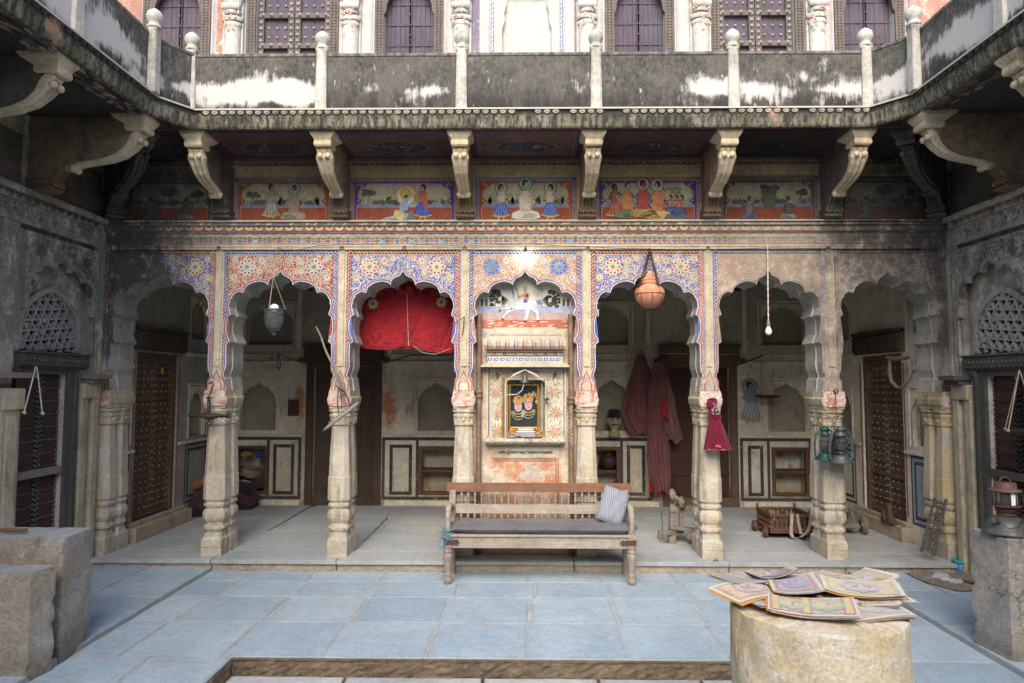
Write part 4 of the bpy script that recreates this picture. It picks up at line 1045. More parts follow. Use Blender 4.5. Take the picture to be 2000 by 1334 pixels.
        tree(X(.5), .12, .07); human(f, P, X(.27), z0 + .02, fh * .5, D, dm((.3, .3, .32)), dm((.2, .22, .35)), dm((.2, .18, .15)), kind='sit'); human(f, P, X(.72), z0 + .02, fh * .5, D, dm((.16, .15, .13)), dm((.4, .36, .28)), dm((.1, .09, .08)), face=-1, kind='sit'); tree(X(.86), .10, .05)
        if i == 5: f.poly(P, ell(X(.5), z0 + fh * .55, .08, .09, 18), D - .001, dm((.15, .15, .11)))
    for q in range(420):                                            # brush strokes, flakes and grass over the whole scene
        u, v = rnd(ax, cx_), rnd(z0, ez)
        cc = random.choice([(.10, .13, .07), (.16, .09, .05), (.05, .05, .04), (.42, .36, .22)]) if v > g else random.choice([(.22, .05, .03), (.42, .14, .08), (.30, .10, .05), (.14, .05, .03)])
        if pip(u, v, win) and (v < g or random.random() < .45): f.poly(P, leaf(u, v, rnd(.004, .013), rnd(.001, .0022), rnd(-.5, .5) if v < g or v > g + .12 else rnd(.8, 2.3)), d + .0048, jit(dm(cc), .3))
    for q in range(70):
        u = ax + w2 * rnd(.03, .97); f.poly(P, leaf(u, sb + rnd(.0, .05), rnd(.008, .02), rnd(.003, .006), rnd(.7, 2.4)), d + .0044, jit(dm((.07, .10, .055)), .4))
    f.build('mural_paint', M['mural'], po)
    if i == 4:
        for s_, (u, z, sz) in (('सुदामाजीकी', (.66, .80, .042)), ('नौरोजी', (.74, .70, .042))):
            cu = bpy.data.curves.new('inscription', 'FONT'); cu.body = s_; cu.size = sz; cu.extrude = .0005
            o = bpy.data.objects.new('inscription', cu); COL.objects.link(o); o.parent = po; g = ORG[po.name]; q = P(X(u), z0 + hh * z, d + .0045)
            o.location = (q.x - g[0], q.y - g[1], q.z - g[2]); o.rotation_euler = (R(90), 0, 0); cu.materials.append(M['black']); ORG[o.name] = tuple(q)


M['muralbase'] = mat_plaster('mural border plaster', (.40, .33, .19), soot=.6, damt=.6)
MX = [(-3.98, -3.08), (-2.885, -1.905), (-1.73, -.665), (-.495, .50), (.685, 1.72), (1.90, 2.87), (3.06, 3.95)]
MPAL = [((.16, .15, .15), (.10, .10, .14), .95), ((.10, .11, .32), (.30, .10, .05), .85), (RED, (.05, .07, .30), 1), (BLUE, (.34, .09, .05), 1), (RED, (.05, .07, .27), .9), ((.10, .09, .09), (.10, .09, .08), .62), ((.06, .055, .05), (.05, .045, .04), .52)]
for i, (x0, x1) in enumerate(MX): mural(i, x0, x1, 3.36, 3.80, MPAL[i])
# ---------------------------------------------------------------- balconies with brackets
def bracket(parent, base, out, along, k, web, cream):
    """cream scroll bracket with its smoked web and wall corbel; k stretches it outwards"""
    o = Vector(base); out = Vector(out); al = Vector(along)
    P = lambda a, z, w: o + out * (a * k) + al * w + Vector((0, 0, z))
    path = [(a, 3.865 - (3.865 - z) * .70) for a, z in [(.685, 3.865), (.655, 3.81), (.645, 3.75), (.625, 3.68), (.575, 3.60), (.50, 3.545), (.41, 3.515), (.33, 3.49), (.275, 3.455)]]
    W = MB(); poly = [(0, 3.985), (.69, 3.985)] + [(a - .02, z) for a, z in path] + [(.23, 3.565), (.17, 3.49), (.14, 3.40), (0, 3.37)]
    n = len(poly); vs = [P(a, z, -.062) for a, z in poly] + [P(a, z, .062) for a, z in poly]
    W.add(vs, [tuple(range(n)), tuple(range(n, 2 * n))[::-1]] + [(i, (i + 1) % n, n + (i + 1) % n, n + i) for i in range(n)])
    wb = W.build('bracket', web, parent)
    Sx = MB(); rings = []
    wk = 1.0 if k < 1.1 else .80; wid = [.068, .068, .078, .068, .062, .058, .055, .054, .054]; th = [.05, .055, .066, .05, .044, .040, .038, .038, .036]
    for i, (a, z) in enumerate(path):
        a0, z0 = path[max(i - 1, 0)]; a1, z1 = path[min(i + 1, len(path) - 1)]
        ta, tz = a1 - a0, z1 - z0; l = math.hypot(ta, tz); na, nz = -tz / l, ta / l      # outward normal of the path
        if na < 0: na, nz = -na, -nz
        w_, t_ = wid[i] * wk, th[i] * wk
        rings.append([P(a + na * q, z + nz * q, w) for w, q in ((-w_, -.02), (-w_, t_ * .55), (-w_ * .7, t_ * .9), (-w_ * .35, t_ * .55), (0, t_), (w_ * .35, t_ * .55), (w_ * .7, t_ * .9), (w_, t_ * .55), (w_, -.02))])
    Sx.loft(rings, smooth=False); Sx.build('scroll', cream, wb, bevel=.006)
    C = MB(); rr = []; PC = lambda a, z, w: P(.69 + (a - .69) / k, z, w)
    for z, w_, a0, a1 in ((3.86, .070, .60, .745), (3.872, .078, .58, .755), (3.90, .078, .58, .755), (3.912, .072, .58, .75), (3.935, .085, .55, .765), (3.965, .108, .50, .78), (3.992, .113, .48, .78)):
        rr.append([PC(a0, z, -w_), PC(a1, z, -w_), PC(a1, z, w_), PC(a0, z, w_)])
    C.loft(rr)
    for sg in (-1, 1): C.ball(P(.695, 3.79, sg * .036), .028, 10, 6)
    C.build('capital', cream, wb, bevel=.006)
    T = MB()
    for w_ in (-.036, 0, .036): T.ball(P(.275, 3.552, w_), .033, 10, 6)
    T.ball(P(.25, 3.578, 0), .05, 10, 6, (1.2, 1.2, 1)); T.build('bud_tip', cream, wb)
    B = MB()
    rr = [[P(0, z, -w_), P(a1, z, -w_), P(a1, z, w_), P(0, z, w_)] for z, w_, a1 in ((3.352, .06, .10), (3.37, .085, .16), (3.385, .085, .165), (3.40, .07, .15), (3.45, .082, .175), (3.46, .07, .16))]
    B.loft(rr)
    for q in range(7): B.ball(P(.165, 3.425 - .012 * (q % 2), -.07 + q * .0235), .018, 7, 4)
    for q in range(4): B.tube([P(.15, 3.46, -.05 + q * .033), P(.21, 3.55, -.045 + q * .03)], .016, 6)
    B.build('corbel', M['soffit_brown'] if web is not M['blackweb'] else web, wb)


M['soffit_brown'] = mat_plaster('brown carved corbel plaster', (.19, .13, .085), dirt=(.05, .035, .025), damt=.8, dscale=8, bump=.9)


def finial(b, x, y, z):
    b.lathe([(.055, z), (.06, z + .012), (.05, z + .022), (.043, z + .04), (.05, z + .052), (.062, z + .075), (.066, z + .10), (.058, z + .13), (.036, z + .152), (.012, z + .168), (.001, z + .175)], (x, y, 0), 16)


EDGE = [(-3.1, -1.6), (-3.1, 5.50), (-2.90, 5.80), (2.96, 5.80), (3.20, 5.52), (3.2, -1.6)]      # plan of the balcony edge


def sweep(b, path, prof, closed_ends=True, **k):
    """profile (offset towards the court, z) carried along a plan path with mitred corners; the court lies to the right of the path"""
    rings = []
    for i, p in enumerate(path):
        a = path[max(i - 1, 0)]; c = path[min(i + 1, len(path) - 1)]
        d0 = Vector((p[0] - a[0], p[1] - a[1])) if i else Vector((c[0] - p[0], c[1] - p[1])); d1 = Vector((c[0] - p[0], c[1] - p[1])) if i < len(path) - 1 else d0
        d0.normalize(); d1.normalize(); n0 = Vector((d0.y, -d0.x)); n1 = Vector((d1.y, -d1.x)); m = (n0 + n1).normalized(); s_ = 1 / max(.3, m.dot(n0))
        rings.append([(p[0] + m.x * o * s_, p[1] + m.y * o * s_, z) for o, z in prof])
    b.loft(rings, **k)


LEDGE = [(-.05, 3.985), (-.01, 3.985), (.0, 4.0), (.012, 4.06), (.02, 4.085), (.02, 4.128), (.045, 4.132), (.045, 4.146), (-.05, 4.146)]
PAR = [(-.12, 4.147), (.0, 4.147), (.0, 4.62), (.008, 4.628), (.008, 4.652), (-.12, 4.652)]


def chop(p, q, step):
    n = max(1, round(math.dist(p, q) / step)); return [(lerp(p[0], q[0], i / n), lerp(p[1], q[1], i / n)) for i in range(n + 1)]


def scallops(b, p, q):
    L = math.dist(p, q); dx, dy = (q[0] - p[0]) / L, (q[1] - p[1]) / L; n = int(L / .076)
    pl = Pl((p[0], p[1], 0), (dx, dy, 0), (dy, -dx, 0))
    for i in range(n):
        if random.random() < .10: continue
        u = (i + .5) * L / n; P = [(u + .030 * math.cos(t), 4.127 - .030 * math.sin(t)) for t in [math.pi * j / 7 for j in range(8)]]
        b.prism(pl, P[::-1], .021, .034); b.prism(pl, [(u + (a - u) * .55, 4.127 + (c - 4.127) * .55) for a, c in P[::-1]], .034, .040)


bal = thing('balcony', 'long front balcony with blackened parapet and white patches over the painted arches', 'balcony', (0, 5.8, 4.0), 'balconies round the court')
b = MB(); sweep(b, [(-3.1, 5.42)] + EDGE[1:5] + [(3.2, 5.44)], LEDGE); b.build('ledge', M['ledge'], bal)
b = MB(); scallops(b, (-2.9, 5.8), (2.96, 5.8)); b.build('scallop_moulding', mat_plaster('pinkish scallop stone', (.38, .33, .28), dirt=(.05, .046, .04), damt=.95, dscale=9, var=.3), bal, kind='stuff')
POSTS = [-2.945, -1.79, -.562, .612, 1.80, 2.95]
px_ = [-2.90] + POSTS[1:-1] + [2.96]
for a, c in zip(px_, px_[1:]):
    b = MB(); sweep(b, [(a + .0005, 5.8), (c - .0005, 5.8)], PAR); b.build('parapet_panel', M['parapet'], bal)
b = MB(); sweep(b, [(-3.1, 5.48), (-3.1, 5.5), (-2.90, 5.80), (-2.899, 5.80)], PAR); b.build('parapet_panel', M['parapet'], bal)
b = MB(); sweep(b, [(2.959, 5.80), (2.96, 5.80), (3.20, 5.52), (3.2, 5.50)], PAR); b.build('parapet_panel', M['parapet'], bal)


def post(parent, x, y, m, w_=.05):
    b = MB(); b.loft([[(x - h, y + .06, z), (x - h, y - .02, z), (x - h * .6, y - .035, z), (x + h * .6, y - .035, z), (x + h, y - .02, z), (x + h, y + .06, z)] for z, h in ((4.147, w_ * 1.05), (4.60, w_ * .92), (4.665, w_ * .92), (4.67, w_ * 1.1), (4.69, w_ * 1.1))])
    p = b.build('post', m, parent, bevel=.004)
    b = MB(); finial(b, x, y + .01, 4.69); b.build('finial', M['finial'], p)
M['finial'] = mat_plaster('weathered lime finial', (.50, .475, .42), dirt=(.16, .15, .13), damt=.9, dscale=7, var=.2)
for x in POSTS: post(bal, x, 5.80, M['post'], .048)
post(bal, -3.075, 5.42, M['post'], .036); post(bal, 3.17, 5.45, M['post'], .036)
for i, x in enumerate([-2.955, -1.80, -.585, .60, 1.79, 2.95]):
    bracket(bal, (x, YF + .02, 0), (0, -1, 0), (1, 0, 0), 1.0, M['web'] if 0 < i < 5 else M['blackweb'], M['bracket'])
for x, y in ((XL + .02, YF), (XR - .02, YF)):                       # sooty diagonal struts in the two corners
    s_ = 1 if x < 0 else -1; bracket(bal, (x, y, 0), (s_ * .72, -.70, 0), (.70, s_ * .72, 0), 1.42, M['blackweb'], M['blackweb'])
# soffit panels, painted
seg = [XL] + [-2.955, -1.80, -.585, .60, 1.79, 2.95] + [XR]
for i, (a, c) in enumerate(zip(seg, seg[1:])):
    b = MB(); b.box((a, 5.83, 3.992), (c, YF + .02, 4.06), col=(.085, .058, .04))
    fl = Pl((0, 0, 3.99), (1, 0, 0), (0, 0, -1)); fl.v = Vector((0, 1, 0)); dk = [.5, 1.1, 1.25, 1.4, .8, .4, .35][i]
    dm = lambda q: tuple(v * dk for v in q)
    x0, x1, y0, y1 = a + .085, c - .085, 5.87, YF - .03
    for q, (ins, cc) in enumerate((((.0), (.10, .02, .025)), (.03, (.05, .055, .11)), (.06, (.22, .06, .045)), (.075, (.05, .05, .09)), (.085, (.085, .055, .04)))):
        b.poly(fl, [(x0 + ins, y0 + ins), (x1 - ins, y0 + ins), (x1 - ins, y1 - ins), (x0 + ins, y1 - ins)], .002 + .0015 * q, dm(cc))
    b.poly(fl, ell((a + c) / 2, 6.28, .30, .17, 24), .010, dm((.10, .08, .06))); b.poly(fl, ell((a + c) / 2, 6.28, .27, .145, 24), .0115, dm((.035, .035, .05)))
    for q in range(26): b.poly(fl, leaf((a + c) / 2 + rnd(-.22, .22), 6.28 + rnd(-.09, .09), rnd(.02, .05), .012, rnd(0, 6)), .0125 + rnd(0, .002), jit(dm(random.choice([(.16, .05, .04), (.2, .17, .12), (.06, .07, .16), (.08, .09, .06)])), .3))
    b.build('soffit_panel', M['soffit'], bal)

for sd, lab in ((-1, 'left side balcony with a broad white patch on its parapet, above the rope swing'), (1, 'side balcony on the right with cracked parapet, above the hanging scale pan')):
    x = -3.1 if sd < 0 else 3.2; xw = XL if sd < 0 else XR
    t = thing('balcony', lab, 'balcony', (x, 2, 4.0), 'balconies round the court')
    pth = [(x, -1.6), (x, 5.418 if sd < 0 else 5.438)]
    if sd > 0: pth = pth[::-1]
    b = MB(); sweep(b, pth, LEDGE); b.build('ledge', M['ledge'], t)
    b = MB(); scallops(b, pth[0], pth[1]); b.build('scallop_moulding', M['ledge'], t, kind='stuff')
    ys = [-1.6, 1.05, 2.2, 3.35, 4.5, 5.478]
    if sd > 0: ys[-1] = 5.498
    for e, f in zip(ys, ys[1:]):
        b = MB(); q = [(x, e), (x, f)]; sweep(b, q if sd < 0 else q[::-1], PAR); b.build('parapet_panel', M['parapet_side'], t)
    for y in ys[1:-1]:
        b = MB(); n_ = -sd; b.loft([[(x - n_ * .06, y - h, z), (x + n_ * .03, y - h, z), (x + n_ * .03, y + h, z), (x - n_ * .06, y + h, z)] for z, h in ((4.147, .05), (4.66, .045))]); p = b.build('post', M['post'], t, bevel=.006)
        b = MB(); finial(b, x, y, 4.66); b.build('finial', M['finial'], p)
    b = MB(); b.box((min(x, xw) + (.03 if sd > 0 else 0), -1.6, 3.992), (max(x, xw) - (.03 if sd < 0 else 0), 5.82, 4.06), col=(.04, .033, .028))
    fl = Pl((0, 0, 3.99), (1, 0, 0), (0, 0, -1)); fl.v = Vector((0, 1, 0)); xm = (x + xw) / 2
    for y in (3.95, 5.05):
        for q in range(60): b.poly(fl, leaf(x + sd * rnd(.04, .22), y + rnd(-.5, .5), rnd(.03, .09), rnd(.01, .03), 1.57 + rnd(-.3, .3)), .002 + .0001 * q, jit(random.choice([(.24, .2, .14), (.3, .25, .18), (.12, .1, .16), (.2, .12, .08), (.06, .05, .045)]), .3))
    b.build('soffit_panel', M['soffit'], t)
    for y in (5.58, 4.52, 3.4, 2.2): bracket(t, (xw, y, 0), (-sd, 0, 0), (0, 1, 0), abs(x - xw) / .79, M['web'] if y > 5 else M['blackweb'], M['bracket'])

# ---------------------------------------------------------------- upper storey
up = thing('upper_wall', 'white upper storey wall with purple shuttered doors behind the balcony', 'wall', (0, 6.82, 4.1))
DX = [-3.618, -2.409, -1.20, .015, 1.172, 2.372, 3.513]
holes = [(x - w_, x + w_, 4.15, 5.95 if i != 3 else 5.8, .12 if i != 3 else .06) for i, x in enumerate(DX) for w_ in [(.26, .385, .26, .255, .26, .385, .26)[i]]]
b = MB(); wall_holes(b, UPW, -4.9, 4.9, 4.06, 7.0, holes); b.build('wall_face', M['upper'], up)
b = MB(); b.box((-4.9, 5.9, 4.063), (4.9, 6.81, 4.10)); b.build('terrace_floor', M['joint'], up)
PIL = [-3.02, -1.80, -.66, .63, 1.79, 2.97]
for i, x in enumerate(PIL):
    b = MB(); w_ = .085
    b.pbox(UPW, x - w_ - .02, x + w_ + .02, 4.1, 7, 0, .03)
    b.loft([[UPW(x + w_ * math.cos(a), z, .03 + .07 * math.sin(a)) for a in [math.pi * j / 10 for j in range(11)]] for z in (4.1, 5.42)], smooth=True)
    for z, r in ((5.42, .10), (5.48, .115), (5.55, .09)): b.loft([[UPW(x + r * k_ * math.cos(a), zz, .03 + .08 * k_ * math.sin(a)) for a in [math.pi * j / 10 for j in range(11)]] for zz, k_ in ((z, .9), (z + .02, 1.0), (z + .045, .9))], smooth=True)
    b.loft([[UPW(x + r * math.cos(a), z, .03 + r * .8 * math.sin(a)) for a in [math.pi * j / 10 for j in range(11)]] for z, r in ((5.6, .075), (5.75, .12), (5.8, .11), (6.6, .09))], smooth=True)
    for j in range(7): b.ball(UPW(x - .08 + j * .027, 5.62, .10), .022, 7, 5, (1, 1, 1.8))
    pc = b.build('pilaster', M['upper'], up)
    f = MB()
    for q in range(46): f.poly(UPW, leaf(x + rnd(-.09, .09), rnd(5.32, 6.0), rnd(.012, .03), rnd(.006, .012), rnd(0, 3)), .108 + rnd(0, .004), jit((.62, .36, .28), .2))
    f.build('pink_paint', M['upperpaint'], pc)
f = MB()
for x, w_ in zip(DX, (.26, .385, .26, .255, .26, .385, .26)):
    for s_ in (-1, 1):
        for o, ww, cc in ((.115, .008, BLUE), (.128, .006, (.5, .25, .2)), (.14, .003, BLUE)): f.poly(UPW, [(x + s_ * (w_ + o), 4.1), (x + s_ * (w_ + o + ww), 4.1), (x + s_ * (w_ + o + ww), 6.2), (x + s_ * (w_ + o), 6.2)][::s_], .003, tuple(.5 * v + .25 for v in cc))
for s_ in (-1, 1):
    x = DX[3] + s_ * .355 + (-.02 if s_ < 0 else -.02)
    rope_band(f, UPW, (x, 4.1), (x, 6.0), -.04 * 1, .004, (.62, .60, .58), (.16, .24, .50), .05)
    x = DX[3] + s_ * .53; f.poly(UPW, [(x - .04, 4.1), (x + .04, 4.1), (x + .04, 6.6), (x - .04, 6.6)], .0035, (.20, .17, .24)); f.poly(UPW, [(x - .042, 4.1), (x - .036, 4.1), (x - .036, 6.6), (x - .042, 6.6)], .0045, (.36, .16, .12)); f.poly(UPW, [(x + .036, 4.1), (x + .042, 4.1), (x + .042, 6.6), (x + .036, 6.6)], .0045, (.36, .16, .12))
f.build('painted_lines', M['upperpaint'], up)
for x0, x1 in ((-4.32, -4.0), (-3.20, -3.12), (3.92, 4.35)):
    b = MB(); b.pbox(UPW, x0, x1, 4.1, 6.8, .001, .008); b.build('pink_fresco_panel', M['pinkfresco'], up)
# cusped corners of the white niche
b = MB()
for s_ in (-1, 1):
    b.prism(UPW, [(DX[3] + s_ * .255, 5.42), (DX[3] + s_ * .24, 5.46), (DX[3] + s_ * .225, 5.52), (DX[3] + s_ * .235, 5.58), (DX[3] + s_ * .21, 5.68), (DX[3] + s_ * .22, 5.8), (DX[3] + s_ * .255, 5.8)], -.05, -.002)
b.build('niche_cusp', M['upper'], up)
for i, x in enumerate(DX):
    if i == 3: continue
    carved = i in (1, 5); w_ = .385 if carved else .26
    b = MB(); b.pbox(UPW, x - w_ - .095, x - w_ + .001, 4.1, 6.05, .0, .022); b.pbox(UPW, x + w_ - .001, x + w_ + .095, 4.1, 6.05, .0, .022); b.pbox(UPW, x - w_, x + w_, 5.95, 6.05, 0, .022)
    for s_ in (-1, 1):
        z = 4.9
        while z < 6.0:
            for o in (.03, .065): b.ball(UPW(x + s_ * (w_ + o), z, .022), .011, 6, 4)
            z += .032
    if not carved:
        for s_ in (-1, 1): b.prism(UPW, [(x + s_ * w_, 5.56), (x + s_ * (w_ - .02), 5.60), (x + s_ * (w_ - .03), 5.68), (x + s_ * (w_ - .09), 5.82), (x, 5.94), (x + s_ * w_, 5.95)], -.03, .018)
    dr = b.build('door', M['wood_carved'], up)
    for s_ in (-1, 1):
        a, c = (x - w_ + .004, x - .004) if s_ < 0 else (x + .004, x + w_ - .004)
        b = MB()
        n_ = 5 if not carved else 2
        for j in range(n_):
            q0, q1 = lerp(a, c, j / n_), lerp(a, c, (j + 1) / n_); b.pbox(UPW, q0 + .0015, q1 - .0015, 4.15, 5.95, -.11, -.085 - .003 * (j % 2))
        b.build('leaf', M['wood_upper'], dr)
        b = MB()
        if carved:
            for z in (4.62, 4.95, 5.275, 5.60): b.pbox(UPW, a, c, z - .028, z + .028, -.09, -.045)
            for u in (a + .03, c - .03): b.pbox(UPW, u - .03, u + .03, 4.15, 5.95, -.09, -.05)
            b.build('carved_rail', M['wood_carved'], dr)
            b = MB()
            for z in (4.62, 4.95, 5.275, 5.60):
                for q in range(4): b.lathe([(.022, 0), (.022, .006), (.012, .012), (.009, .022), (.001, .025)], UPW(lerp(a, c, (q + .5) / 4), z, -.045), 10, mtx=Matrix.Rotation(R(90), 3, 'X'))
            for u in (a + .03, c - .03):
                z = 4.4
                while z < 5.9: b.lathe([(.02, 0), (.02, .006), (.01, .014), (.001, .018)], UPW(u, z, -.05), 8, mtx=Matrix.Rotation(R(90), 3, 'X')); z += .066
            for z in (4.8, 5.06, 5.16, 5.38, 5.48, 5.72):
                for q in range(3): b.lathe([(.016, 0), (.016, .004), (.007, .010), (.001, .013)], UPW(lerp(a + .06, c - .06, (q + .5) / 3), z, -.085), 8, mtx=Matrix.Rotation(R(90), 3, 'X'))
            o = b.build('stud', mat_plain('pale iron boss', (.34, .31, .30), .6, .2) if 'boss' not in M else M['boss'], dr, kind='stuff')
        else:
            for z in (4.4, 4.62, 4.84, 5.06, 5.28, 5.50, 5.72):
                b.pbox(UPW, a, c, z - .006, z + .006, -.09, -.079)
            u = c if s_ < 0 else a
            b.pbox(UPW, u - .012, u + .012, 4.15, 5.95, -.09, -.06)
            z = 4.5
            while z < 5.9: b.ball(UPW(u, z, -.058), .013, 7, 4); z += .11
            b.build('iron_band', M['wood_upper'], dr)
for x, w_ in ((-4.9, -.1), (4.9, .1)): MB().box((min(x, x + w_), -4, 4.06), (max(x, x + w_), 6.9, 6.8)).build('upper_side_wall', M['upper'], kind='structure')
b = MB()
for s_ in (-1, 1): b.box((3.25 * s_ if s_ > 0 else -4.9, -4, 4.062), (4.9 if s_ > 0 else -3.2, 5.85, 4.10))
b.build('terrace', M['joint'], kind='structure')

# ---------------------------------------------------------------- doors, niches and lattices for the other walls
def studded_door(parent, pl, u0, u1, v0, v1, d, m, rows=12, band=.05, studs=3, name='door', fm=None):
    fm = fm or M['wood_door']
    b = MB(); fw = .06
    for a in ((u0 - fw, u0, v0, v1), (u1, u1 + fw, v0, v1), (u0 - fw, u1 + fw, v1, v1 + fw)): b.pbox(pl, *a, d, d + .05)
    dr = b.build(name, fm, parent, bevel=.005)
    mid = (u0 + u1) / 2
    st = MB()
    for a, c in ((u0 + .002, mid - .004), (mid + .004, u1 - .002)):
        b = MB(); n_ = 3
        for j in range(n_):
            q0, q1 = lerp(a, c, j / n_), lerp(a, c, (j + 1) / n_); b.pbox(pl, q0 + .001, q1 - .001, v0, v1, d - .03, d + .002 + .002 * (j % 2))
        b.build('leaf', m, dr)
        b = MB()
        for r_ in range(rows + 1):
            z = lerp(v0 + .03, v1 - .03, r_ / rows)
            if r_ % 3 == 0: b.pbox(pl, a, c, z - band / 2, z + band / 2, d + .004, d + .026)
            else: b.pbox(pl, a, c, z - .008, z + .008, d + .004, d + .014)
            for q in range(studs):
                p = pl(lerp(a + .03, c - .03, (q + .5) / studs), z + (v1 - v0) / rows * .5, d + .005)
                if r_ < rows: st.ball(p, .014, 7, 4)
                st.ball(pl(lerp(a, c, (q + .5) / studs), z, d + .018), .011, 6, 4)
        for u in (a + .018, c - .018): b.pbox(pl, u - .016, u + .016, v0, v1, d + .004, d + .022)
        b.build('iron_band', M['wood_door'], dr)
        z = v0 + .03
        while z < v1: st.ball(pl(a + .018, z, d + .022), .012, 6, 4); st.ball(pl(c - .018, z, d + .022), .012, 6, 4); z += .075
    st.build('stud', M['stud'], dr, kind='stuff')
    return dr


CUSP = [(0, 1), (.12, .955), (.25, .93), (.30, .885), (.48, .89), (.66, .84), (.74, .77), (.86, .74), (.97, .66), (1, .58)]


def cusp_mask(b, pl, u0, u1, v0, v1, d0, d1, hk=1.0):
    """plate with a cusped arch cut out, filling the head of a recess"""
    m = (u0 + u1) / 2; hw = (u1 - u0) / 2 * .94; h = (v1 - v0) * .96
    A = [(m - x * hw, v0 + z * h) for x, z in CUSP[::-1]] + [(m + x * hw, v0 + z * h) for x, z in CUSP[1:]]
    P = [(u0, v0), (m - hw, v0)] + A + [(m + hw, v0), (u1, v0), (u1, v1), (u0, v1)]
    b.prism(pl, P, d0, d1)


def niche(parent, pl, u0, u1, v0, v1, m, name='niche'):
    b = MB(); cusp_mask(b, pl, u0, u1, v0, v1, -.05, -.001); o = b.build(name, m, parent)
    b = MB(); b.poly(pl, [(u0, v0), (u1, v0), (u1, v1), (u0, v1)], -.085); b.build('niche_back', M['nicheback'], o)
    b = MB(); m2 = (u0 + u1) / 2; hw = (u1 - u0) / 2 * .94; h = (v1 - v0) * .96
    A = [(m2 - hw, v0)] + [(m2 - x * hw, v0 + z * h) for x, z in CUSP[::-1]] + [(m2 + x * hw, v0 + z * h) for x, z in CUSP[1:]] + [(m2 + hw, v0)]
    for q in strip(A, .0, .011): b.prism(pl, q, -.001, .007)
    b.build('niche_shade_line', M['nicheback'], o)  # thin dark outline, painted shade that sets off the arch edge
    b = MB()
    for a in ((u0 - .045, u0 - .025, v0, v1 + .045), (u1 + .025, u1 + .045, v0, v1 + .045), (u0 - .045, u1 + .045, v1 + .025, v1 + .045)): b.pbox(pl, *a, 0, .012)
    b.build('niche_frame', m, o, bevel=.003); return o


def lines_rect(f, pl, u0, u1, v0, v1, wd, d, col):
    for a in ((u0, u1, v0, v0 + wd), (u0, u1, v1 - wd, v1), (u0, u0 + wd, v0 + wd, v1 - wd), (u1 - wd, u1, v0 + wd, v1 - wd)):
        u = a[0]
        f.poly(pl, [(a[0], a[2]), (a[1], a[2]), (a[1], a[3]), (a[0], a[3])], d, jit(col))


def lattice(parent, pl, uc, hw, v0, v1, d, m):
    """pierced stone screen with a pointed head: bars on three directions, six-point stars"""
    def prof(t): return hw if t < .42 else hw * max(0, math.cos(((t - .42) / .58) * math.pi / 2)) ** .72
    out = [(uc - prof(t), lerp(v0, v1, t)) for t in [q / 22 for q in range(23)]]; P = out + [(2 * uc - u, v) for u, v in out[::-1][1:]]
    b = MB(); sp = .086; w_ = .0088
    for k_ in range(3):
        an = k_ * math.pi / 3 + .12; dx, dy = math.cos(an), math.sin(an); nx, ny = -dy, dx
        for j in range(-10, 11):
            for off in (sp * .25,):
                o = j * sp + off; run = None; n_ = 60
                for q in range(n_ + 1):
                    t = lerp(-.75, .75, q / n_); u, v = uc + nx * o + dx * t, (v0 + v1) / 2 + ny * o + dy * t
                    if q < n_ and pip(u, v, P): run = (t, t) if run is None else (run[0], t)
                    elif run:
                        if run[1] - run[0] > .02:
                            a, c = run[0] - .012, run[1] + .012
                            b.prism(pl, [(uc + nx * (o + s_ * w_) + dx * e, (v0 + v1) / 2 + ny * (o + s_ * w_) + dy * e) for e, s_ in ((a, -1), (c, -1), (c, 1), (a, 1))], d - .03 - .001 * k_, d + .001 * k_ + .0005 * (off > 0))
                        run = None
    for j in range(9):
        u, v = uc + rnd(-hw, hw), rnd(v0, v1)
        if pip(u, v, P): b.prism(pl, ell(u, v, .026, .026, 6, rnd(0, 1)), d - .03, d + .004 + rnd(0, .002))
    lt = b.build('lattice', m, parent)
    f = MB()
    big = [(uc + (u - uc) * 1.13, v0 + (v - v0) * 1.10) for u, v in P]
    n_ = len(P); vs = [pl(u, v, d + .012) for u, v in P] + [pl(u, v, d + .012) for u, v in big] + [pl(u, v, d - .04) for u, v in P] + [pl(u, v, d - .04) for u, v in big]
    f.add(vs, [(i, i + 1, n_ + i + 1, n_ + i) for i in range(n_ - 1)] + [(i, 2 * n_ + i, 2 * n_ + i + 1, i + 1) for i in range(n_ - 1)] + [(n_ + i, n_ + i + 1, 3 * n_ + i + 1, 3 * n_ + i) for i in range(n_ - 1)])
    f.build('lattice_frame', m, lt)
    f = MB(); f.poly(pl, [(u, v) for u, v in big], d - .10, ); f.build('dark_backing', M['blackback'], lt)  # black sheet stands in for the shade behind the screen
    return lt, big


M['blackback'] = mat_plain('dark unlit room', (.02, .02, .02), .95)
M['stonelat'] = mat_plaster('grey pierced stone', (.33, .31, .285), dirt=(.07, .065, .06), damt=.7, dscale=5, bump=.6)
M['jamb'] = mat_plaster('peeling ochre wall plaster', (.42, .36, .25), soot=.9, dirt=(.12, .11, .1), damt=.8, dscale=3.5, var=.25, chip=.08, chipcol=(.10, .09, .085))


